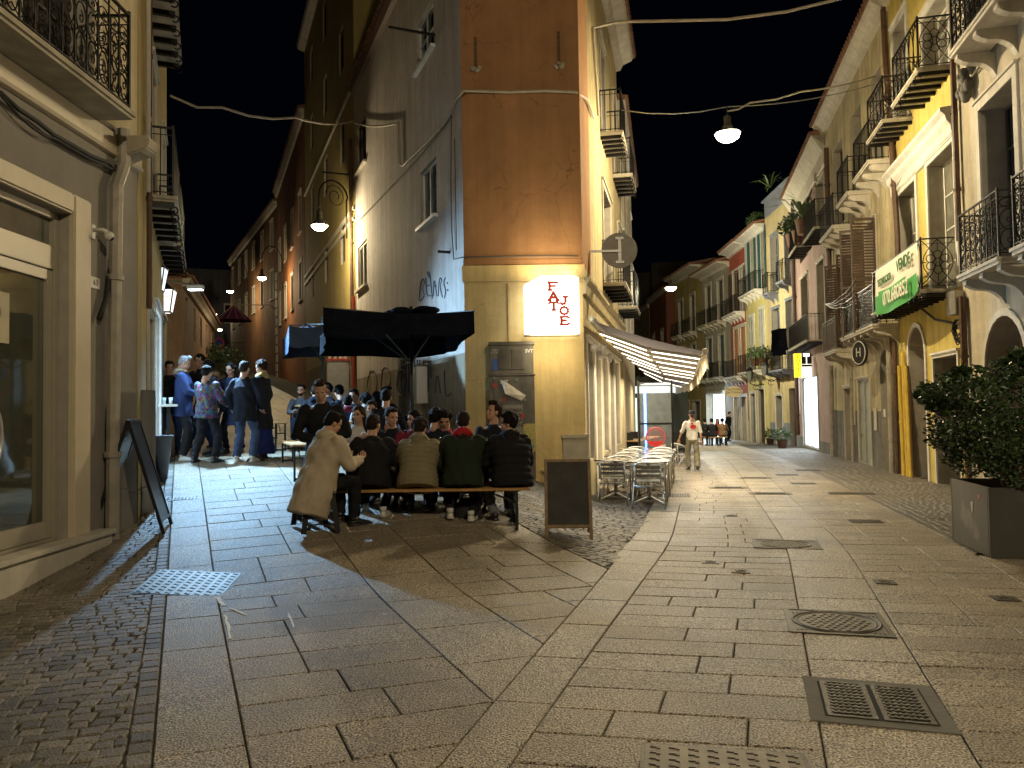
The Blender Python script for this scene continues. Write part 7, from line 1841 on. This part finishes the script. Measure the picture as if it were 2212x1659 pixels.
def person(label, x, y, rz, pose='sit', z=None, seat=.46, lean=.25, k=1.0, top=C_BLACK, legs=C_BLACK, hair='short', hairm=None, skin=None, shoe='b', yaw=0.0, nod=.2, tilt=0.0,
           hands=None, puff=0, hem=None, hood=None, hoodm=None, feet=None, bulk=1.0, skirt=False, twist=0.0, group=None, short_sleeve=False, fine=True, beard=False, roll=0.0, torso_yaw=0.0, collar=None):
    """hands/feet: local targets relative to the root (x right, y forward, z up)"""
    if z is None: z = gz(x, y)
    o = thing('person', label, 'person', (x, y, z), rz, group); skin = skin or SKIN; hairm = hairm or HAIRD; V = Vector
    HC[0] += 1; sd = HC[0]
    if pose == 'sit': pel = V((0, 0, seat+.10)); legl = (.42*k, .42*k)
    else: pel = V((0, 0, .93*k)); legl = (.44*k, .43*k)
    ty = Matrix.Rotation(torso_yaw, 3, 'Z')
    up = ty @ (Matrix.Rotation(roll, 3, 'Y') @ V((0, math.sin(lean), math.cos(lean)))); side = (ty @ V((1,0,0))); side = (side - up*side.dot(up)).normalized(); fw = up.cross(side)
    wst = pel + up*.17*k; ch = pel + up*.36*k; nk = pel + up*.53*k - fw*.01; nu = (up*1.0 + fw*.18 + V((0,0,.5))).normalized()
    hd = nk + nu*.155*k
    sh = {s: pel + up*.475*k + side*s*.175*k for s in (-1, 1)}; hp = {s: pel + side*s*.085 - V((0,0,.02)) for s in (-1, 1)}
    if hands is None: hands = {s: (s*.26, .05, .88 if pose != 'sit' else .5) for s in (-1, 1)} if pose != 'sit' else {s: (s*.16, .46, seat+.34) for s in (-1, 1)}
    if feet is None: feet = {s: (s*.14, .40 if pose == 'sit' else .02*s, .085) for s in (-1, 1)}
    elb, hnd, kne, ank = {}, {}, {}, {}
    for s in (-1, 1):
        t_ = V(hands[s]); elb[s], hnd[s] = ik(sh[s], t_, .29*k, .26*k, side*s*.6 - V((0,0,1)) - fw*.3)
        f_ = V(feet[s]); 
        if 'abs' not in (): 
            c_, s_ = math.cos(rz), math.sin(rz); f_.z += gz(x+f_.x*c_-f_.y*s_, y+f_.x*s_+f_.y*c_) - z
        kne[s], ank[s] = ik(hp[s], f_, legl[0], legl[1], V((s*.15, 1, .3)))
    # body: one continuous skin surface
    mb = MB()
    mb.loft([(pel-up*.08, side, fw, .13*k, .10*k), (wst, side, fw, .125*k, .09*k), (ch, side, fw, .15*k, .10*k), (pel+up*.47*k, side, fw, .15*k, .075*k), (nk, side, fw, .055, .055)], 14)
    seg_(mb, nk-up*.03, hd-nu*.08, .052, .05)
    for s in (-1, 1):
        seg_(mb, sh[s], elb[s], .046*k, .038*k); seg_(mb, elb[s], hnd[s], .036*k, .026*k); seg_(mb, hp[s], kne[s], .075*k, .05*k); seg_(mb, kne[s], ank[s], .05*k, .036*k)
    hR = Matrix.Rotation(yaw, 3, 'Z') @ Matrix.Rotation(tilt, 3, 'Y') @ Matrix.Rotation(-nod, 3, 'X')
    HM = Matrix.Translation(hd) @ (ty @ hR).to_4x4()
    join = [('HEAD', HM @ Matrix.Diagonal((k,k,k,1)), 0)]
    for s in (-1, 1):
        d = (hnd[s]-elb[s]).normalized(); X = side.copy(); X = (X - d*X.dot(d)).normalized(); Zl = -d; Y = Zl.cross(X)
        Mh = Matrix((X, Y, Zl)).transposed().to_4x4(); Mh.translation = hnd[s]
        join.append((HANDM[(.7, s)], Mh, 0))
    ey = MB()
    for s in (-1, 1): ey.ell((s*.031,.073,.012),(.011,.007,.007),8,6)
    jm = ey.mesh('e', [EYE], smooth=True); join.append((jm, HM, 1))
    lp = MB(); lp.ell((0,.086,-.0535),(.021,.006,.007),8,6); join.append((lp.mesh('l', [LIP], smooth=True), HM, 2))
    eb = MB()
    for s in (-1, 1): eb.tube([(s*.014,.086,.030),(s*.03,.084,.036),(s*.047,.072,.031)], .0045, 5)
    join.append((eb.mesh('b', [hairm], smooth=True), HM, 3))
    remesh(mb, .017, 'body', [skin, EYE, LIP, hairm], o, smooth=3, join=join)
    if beard: 
        bm_ = MB(); bm_.ell((0,.045,-.07),(.05,.05,.035),12,8); bm_.ell((0,.03,-.05),(.062,.045,.035),12,8); bm_.build('beard', hairm, o, M=HM, smooth=True)
    PENDH.append((hair, hairm, o, HM))
    # top garment
    b = bulk; mb = MB(); lo = hem if hem is not None else .12
    if pose == 'sit':
        rings = [(pel-up*(lo*.8)+V((0,0,-.0)), side, fw, .185*b, .165*b), (pel+up*.02, side, fw, .185*b, .155*b), (wst, side, fw, .165*b, .135*b), (ch, side, fw, .185*b, .14*b), (pel+up*.45*k, side, fw, .175*b, .105*b), (pel+up*.50*k, side, fw, .10*b, .085*b), (nk+nu*.01, side, fw, .066, .066)]
    else:
        rings = [(pel-V((0,0,lo)), side, fw, .185*b+lo*.12, .14*b+lo*.1), (pel, side, fw, .175*b, .135*b), (wst, side, fw, .16*b, .125*b), (ch, side, fw, .18*b, .135*b), (pel+up*.45*k, side, fw, .175*b, .10*b), (pel+up*.50*k, side, fw, .10*b, .08*b), (nk+nu*.01, side, fw, .066, .066)]
    mb.loft(rings, 18)
    for s in (-1, 1):
        ra = .068*b; seg_(mb, sh[s]-up*.015, elb[s], ra, .060*b)
        if not short_sleeve: seg_(mb, elb[s], elb[s].lerp(hnd[s], .93), .058*b, .044*b)
        else: pass
    if short_sleeve:
        pass
    if hood:
        mb.ell(nk - fw*.075 + up*.0, (.11, .085, .075), 12, 8); mb.tube([nk + side*(.085*math.cos(t)) + fw*(.075*math.sin(t)-.01) + up*(.015-.02*math.sin(t)) for t in [2*PI*j/14 for j in range(14)]], .034, 8, closed=True)
    else: mb.tube([nk + side*(.064*math.cos(t)) + fw*(.062*math.sin(t)) + up*.005 for t in [2*PI*j/14 for j in range(14)]], .018, 6, closed=True)
    def fn(co, no, puff=puff, sd=sd, pel=pel, up=up):
        upn = np.array(up); h = (co - np.array(pel)) @ upn
        if puff: w = np.abs(np.sin(h*PI/puff + .2*np.sin(co[:,0]*9))); d = .016*(w**.6) - .008
        else: d = .004*np.sin(co[:,2]*30+5*np.sin(co[:,0]*7+sd)+co[:,1]*11) + .0045*np.sin(co[:,0]*42+co[:,2]*7+3*np.sin(co[:,2]*6+sd)) + .0025*np.sin(co[:,1]*60+co[:,2]*14)
        return co + no*d[:,None]
    remesh(mb, .0135 if fine else .02, 'jacket' if not short_sleeve else 'shirt', [top], o, smooth=3 if puff else 4, fn=fn)
    if hood and hoodm:
        m2 = MB(); m2.ell(nk - fw*.085 + up*.012, (.118, .088, .070), 14, 9); m2.tube([nk + side*(.088*math.cos(t)) + fw*(.078*math.sin(t)-.012) + up*(.028-.02*math.sin(t)) for t in [2*PI*j/14 for j in range(14)]], .036, 8, closed=True)
        remesh(m2, .012, 'hood', [hoodm], o, smooth=3, fn=bumpy(.004, 50 if hoodm is not C_FUR else 130))
    if collar:
        m2 = MB(); m2.tube([nk + side*(.085*math.cos(t)) + fw*(.08*math.sin(t)) + up*(.02+.02*math.sin(t*2)) for t in [2*PI*j/14 for j in range(14)]], .04, 8, closed=True); m2.tube([nk+fw*.08+side*.03, ch+fw*.16+side*.03, wst+fw*.16+side*.04], [.045,.05,.05], 8); remesh(m2, .012, 'scarf', [collar], o, smooth=2, fn=bumpy(.005, 60))
    # trousers or skirt
    mb = MB()
    if skirt:
        zf = feet[1][2] if False else .10
        mb.loft([(V((0,0,zf)), V((1,0,0)), V((0,1,0)), .25, .22), (V((0,0,.5)), V((1,0,0)), V((0,1,0)), .20, .17), (pel, side, fw, .16, .13), (pel+up*.08, side, fw, .14, .11)], 18)
    else:
        mb.ell(pel - V((0,0,.02)), (.155*k, .125*k, .12*k), 14, 9)
        w = 1.25 if skirt is None else 1.0
        for s in (-1, 1):
            seg_(mb, hp[s], kne[s], .092*k, .066*k*w); an = kne[s].lerp(ank[s], .97); mb.tube([kne[s].lerp(an, i/4) for i in range(5)], [.066*w, .066*w, .06*w, .057*w, .060*w], 10)
    def fn2(co, no, sd=sd): return co + no*(.005*np.sin(co[:,2]*42+3*np.sin(co[:,0]*14+sd)+co[:,1]*22) + .004*np.sin(co[:,1]*36+co[:,0]*20))[:,None]
    remesh(mb, .015 if fine else .02, 'skirt' if skirt else 'trousers', [legs], o, smooth=3, fn=fn2)
    for s in (-1, 1):
        fy = V((ank[s].x, ank[s].y, ank[s].z-.085)); link('shoe', SHOES[shoe], o, M=Matrix.Translation(fy + V((0,.03,0))) @ Matrix.Rotation(-s*.18, 4, 'Z') @ (Matrix.Rotation(0, 4, 'X')))
    return o
PENDH = []
def PX(u, v, Y): p = at(u, v, Y); return p.x
gf = 'friends seated at the beer-garden tables'; B0 = BX; B1Y = BY; SB = BZ
fy = 9.07
# front bench, backs to the viewer (they face +y)
def front(u, label, **k):
    x = PX(u, 1040, fy); return person(label, x, fy, k.pop('rz', 0), 'sit', z=BZ, seat=.42, group=gf, **k)
front(800, 'man in black jacket seated second from left, back turned', lean=.36, top=C_BLACK, hair='short', hairm=HAIRB, yaw=-.25, nod=.15, bulk=1.36, puff=0, shoe='w', hem=.1, k=1.04, legs=C_BLACK, feet={-1:(-.12,.30,.085),1:(.14,.1,.085)})
front(902, 'person in pale olive quilted puffer jacket seated in the middle of the front bench', lean=.42, top=C_OLIVEP, hair='curly', hairm=HAIRB, nod=.35, bulk=1.32, puff=.062, hood=True, hem=.1, k=.98, legs=C_BLACK)
front(1000, 'man in dark green jacket with bright red hood, back turned', lean=.30, top=C_GREEN, hair='short', hairm=HAIRB, nod=.2, bulk=1.34, hood=True, hoodm=C_RED, hem=.1, k=1.05, shoe='w', legs=C_BLACK, feet={-1:(-.16,-.02,.10),1:(.10,-.06,.10)})
front(1107, 'curly haired man in big black puffer jacket at the right bench end, in profile', lean=.22, top=C_BLACK, hair='curly', nod=.05, yaw=1.15, bulk=1.36, puff=.085, hood=True, hem=.1, k=1.0, legs=C_GREYP, shoe='bw', rz=.30, feet={-1:(-.20,.10,.085),1:(.05,.12,.085)})
# left person on the stool, hooded beige coat, turned to the right
p0_ = (-2.18, 8.55)
person('person in hooded beige coat hunched on the stool at the left end of the table', p0_[0], p0_[1], -.75, 'sit', seat=.43, lean=.34, top=C_BEIGE, hair='short', nod=.5, yaw=-.25, bulk=1.34, hood=True, hem=.46, k=1.0, legs=C_BLACK, group=gf)
# opposite side of the front table, facing the viewer
def back(u, Y, label, rz=PI, v=1000, z=None, **k):
    x = PX(u, v, Y); return person(label, x, Y, rz, 'sit', z=(BZ+.05) if z is None else z, seat=.46, group=gf, **k)
back(1067, 10.15, 'man in navy overshirt at the right, head raised in profile', lean=.05, top=C_NAVY, hair='quiff', hairm=HAIRB, nod=-.25, yaw=-1.1, k=1.04, rz=PI+.1)
back(966, 10.2, 'man in red sweater bending his head over the table', lean=.35, top=C_RED, hair='curly', nod=.6, k=.97)
back(935, 9.95, 'dark curly haired person leaning in beside the red sweater', lean=.15, top=C_NAVY, hair='curly', nod=.2, rz=-.5, k=.95)
back(893, 10.15, 'woman in maroon with hair tied back, face in profile to the left', lean=.25, top=C_MAROON, hair='bun', nod=.1, yaw=-1.0, k=.95, rz=PI+.2)
back(858, 10.25, 'man in navy jacket leaning to the right towards the woman in maroon', lean=.3, top=C_NAVY, hair='short', hairm=HAIRB, nod=.25, yaw=.9, k=1.02, rz=PI-.2)
back(770, 10.5, 'long-haired woman in pale sweater resting her cheek on her hand', lean=.3, top=C_SWEAT, hair='long', hairm=HAIRB, nod=.1, yaw=-.6, k=.96, hands={-1:(-.1,.36,.86),1:(.16,.46,.8)}, z=BZ+.12, rz=PI+.35)
back(698, 9.75, 'young man in black hunched forward behind the beige coat, face lowered', lean=.42, top=C_BLACK, hair='short', hairm=HAIRB, nod=.55, k=1.12, z=BZ+.36, rz=PI+.15, bulk=1.15, hands={-1:(-.08,.34,.66),1:(.08,.36,.66)})
# rear table
gr = 'crowd at the rear tables'
def rear(u, vh, Y, label, rz, **k):
    """vh: pixel row of the top of the head"""
    p = at(u, vh, Y); kk = k.get('k', 1.0); zb = p.z - (1.37+.02)*1.0; k.setdefault('fine', False)
    return person(label, p.x, Y, rz, 'sit', z=max(zb, gz(p.x, Y)-.02) if abs(zb-gz(p.x, Y)) > .25 else zb, seat=.46, group=gr, **k)
rear(650, 828, 15.6, 'bearded man in grey holding a bottle, farthest left at the rear tables', PI+.3, top=C_GREY, legs=C_DENIM, hair='short', beard=True, lean=.1, nod=.1, yaw=-.3)
rear(680, 830, 14.6, 'broad man in dark navy hoodie seen from behind, next to the bearded man', .15, top=C_NAVY, legs=C_BLACK, hair='short', hood=True, bulk=1.12, lean=.15)
rear(714, 826, 15.2, 'curly haired head third from left at the rear tables', 2.2, top=C_BLACK, hair='curly', lean=.1)
rear(738, 830, 14.8, 'curly haired man in blue jacket, fourth from left at the rear tables', .8, top=C_NAVY, hair='curly', lean=.15)
rear(752, 850, 13.2, 'person in blue jacket with maroon collar seen from behind at the rear tables', .3, top=C_PARKA, hair='short', hood=True, hoodm=C_MAROON, lean=.2)
rear(768, 838, 14.2, 'dark-haired person half hidden behind the maroon collar', 2.9, top=C_BLACK, hair='short', lean=.1)
rear(790, 845, 13.0, 'person in pale jacket with dark hair at the rear tables, back turned', .2, top=C_SWEAT, hair='curly', hood=True, lean=.25)
rear(808, 842, 13.6, 'long dark-haired person at the rear tables, beside the pale jacket', -.2, top=C_NAVY, hair='long', lean=.2)
rear(828, 834, 14.0, 'dark-haired man rightmost at the rear tables, turned to the wall', -.6, top=C_NAVY, hair='quiff', lean=.1)
rear(833, 876, 11.6, 'dark-haired person in navy seen from behind between the two tables', .1, top=C_NAVY, hair='short', lean=.2)
rear(806, 862, 11.9, 'blond-brown head just behind the man in black jacket', PI, top=C_BLACK, hair='short', hairm=HAIRB, lean=.2)
# standing group on the left street
gs = 'people standing outside the bar'
def stand(u, v, Y, label, rz, **k):
    p = at(u, v, Y); return person(label, p.x, Y, rz, 'stand', group=gs, **k)
stand(395, 985, 13.7, 'tall grey-haired man in blue parka with fur-trimmed hood, facing right', -1.35, lean=.03, top=C_PARKA, hair='quiff', hairm=HAIRG, nod=.35, hood=True, hoodm=C_FUR, hem=.22, bulk=1.12, k=1.06, shoe='w', hands={-1:(-.12,.36,1.16),1:(.12,.36,1.14)}, skirt=None)
stand(366, 982, 14.3, 'person in black quilted jacket and jeans, farthest left by the bar wall', -2.6, lean=.0, top=C_BLACK, legs=C_JEANS, puff=.08, bulk=1.12, hem=.15)
stand(446, 992, 13.3, 'woman in colourful patterned jacket seen from behind, black wide trousers', -.25, lean=.03, top=C_PATT, hair='bun', nod=.25, bulk=1.12, hem=.12, k=.96, shoe='b', skirt=None, feet={-1:(-.24,-.02,.085),1:(.14,.04,.085)}, hands={-1:(-.1,.34,1.1),1:(.2,.28,1.0)})
stand(470, 985, 14.2, 'curly haired person in brown hooded jacket behind the patterned jacket', 2.2, top=C_BLACK, hair='curly', hood=True, hoodm=C_BROWN, legs=C_DENIM, hem=.15)
stand(442, 975, 15.2, 'tall curly haired man at the back of the standing group', 3.0, top=C_BLACK, hair='curly', k=1.06)
stand(506, 985, 14.4, 'long curly haired woman in blue coat facing the viewer', PI-.1, top=cloth('mid_blue', (.035,.05,.10)), hair='curlylong', legs=C_BLACK, hem=.35, k=.97)
stand(529, 998, 13.3, 'man in short navy wool coat and jeans seen from behind', -.1, lean=.0, top=C_NAVY, legs=C_JEANS, hair='short', hairm=HAIRB, nod=.1, bulk=1.12, hem=.22, shoe='w', hands={-1:(-.27,.10,.92),1:(.27,.10,.92)}, skirt=None)
stand(566, 998, 13.6, 'woman with short curly hair, scarf and long blue skirt, in profile to the left', 1.45, lean=.0, top=C_BLACK, legs=C_BLUES, hair='curly', hairm=HAIRB, bulk=1.08, hem=.40, skirt=True, collar=cloth('mustard_scarf', (.28,.22,.08)), k=1.0)
# waitress and far group
p = onground(1497, 1017)
wt = person('waitress in white printed T-shirt, khaki jeans and dark cap walking away dragging a chair', p.x, p.y, -.12, 'stand', lean=.04, top=C_WHITE, legs=C_KHAKI, hair='cap', hairm=cloth('cap_grey', (.05,.05,.055)), k=.93, short_sleeve=True, shoe='bw', skirt=None,
            hands={-1:(-.36,.06,.80),1:(.24,.02,.78)}, feet={-1:(-.10,.10,.085),1:(.12,-.10,.085)}, hem=.04, bulk=.9)
mb = MB(); mb.lathe([(.0,0),(.075,.0),(.075,.004)], n=14, M=Matrix.Translation((.02,-.135,1.19)) @ Matrix.Rotation(PI/2,4,'X') @ Matrix.Diagonal((1.1,.8,1,1))); mb.lathe([(.03,0),(.03,.004)], n=8, M=Matrix.Translation((-.01,-.135,1.28)) @ Matrix.Rotation(PI/2,4,'X')); mb.build('shirt_print', cloth('print_red', (.5,.04,.03)), wt)
gq = 'far group by the bright shop'
for (u_, v_, Y_, rz_, lab, tp, hr) in ((1524, 955, 39.5, -.1, 'person in dark clothes seated leftmost in the far group', C_BLACK, 'short'), (1541, 957, 38.5, .2, 'person in black hooded top seated in the middle of the far group', C_BLACK, 'short'), (1561, 957, 38.5, -.3, 'person in brown jacket seated rightmost in the far group', C_BROWN, 'curly'), (1549, 950, 41, PI, 'dark-haired person facing the viewer in the far group', C_RED, 'long')):
    p = at(u_, v_, Y_); person(lab, p.x, Y_, rz_, 'sit', z=gz(p.x, Y_), top=tp, hair=hr, fine=False, group=gq, legs=C_DENIM, bulk=1.1)
    if rz_ < 1: MB().box(-.2,-.2,.40,.2,.2,.45).build('far_stool_seat', WOODY, tag(link('stool', None, None, (p.x, Y_, gz(p.x, Y_))), 'dark stool under '+lab.split(' seated')[0], 'stool'))
for st_ in [o_ for o_ in COL.objects if o_.name.startswith('stool') and 'under person' in o_.get('label', '')]:
    for a_ in (-.17,.17):
        for b_ in (-.17,.17): MB().box(a_-.015,b_-.015,0,a_+.015,b_+.015,.40).build('leg', IRON, st_)
p = at(1572, 955, 45); person('person in black standing in the bright far shop doorway', p.x, 45, PI+.8, 'stand', top=C_BLACK, fine=False, group=gq)
# build all the remeshed shapes; heads are joined to their bodies
protos = [j for j in JOBS if j[1].parent is proto]; rest = [j for j in JOBS if j[1].parent is not proto]
JOBS[:] = protos; run_jobs()
HME = HEADO['head'].data
for j in rest:
    t_, o_, ms_, fn_, jn_ = j
    if jn_: jn_ = [(HME if a == 'HEAD' else a, b, c) for a, b, c in jn_]
    JOBS.append((t_, o_, ms_, fn_, jn_))
run_jobs()
HV = {}
for hair, hairm, o_, HM in PENDH:
    key = (hair, hairm.name)
    if key not in HV:
        me = HEADO[hair].data.copy(); me.materials.clear(); me.materials.append(hairm); HV[key] = me
    link('cap' if hair == 'cap' else 'hair', HV[key], o_, M=HM)
for k_ in HEADO.values(): bpy.data.objects.remove(k_)
bpy.data.objects.remove(proto)
for c_ in list(bpy.data.meshes):
    if c_.users == 0: bpy.data.meshes.remove(c_)

# the three faces belong to one corner building: keep thing > part > sub-part
for e_ in (fl.o, fr.o):
    M_ = e_.matrix_basis.copy()
    for c_ in list(e_.children):
        b_ = c_.matrix_basis.copy(); c_.parent = ff.o; c_.matrix_parent_inverse = Matrix.Identity(4); c_.matrix_basis = M_ @ b_
    bpy.data.objects.remove(e_)
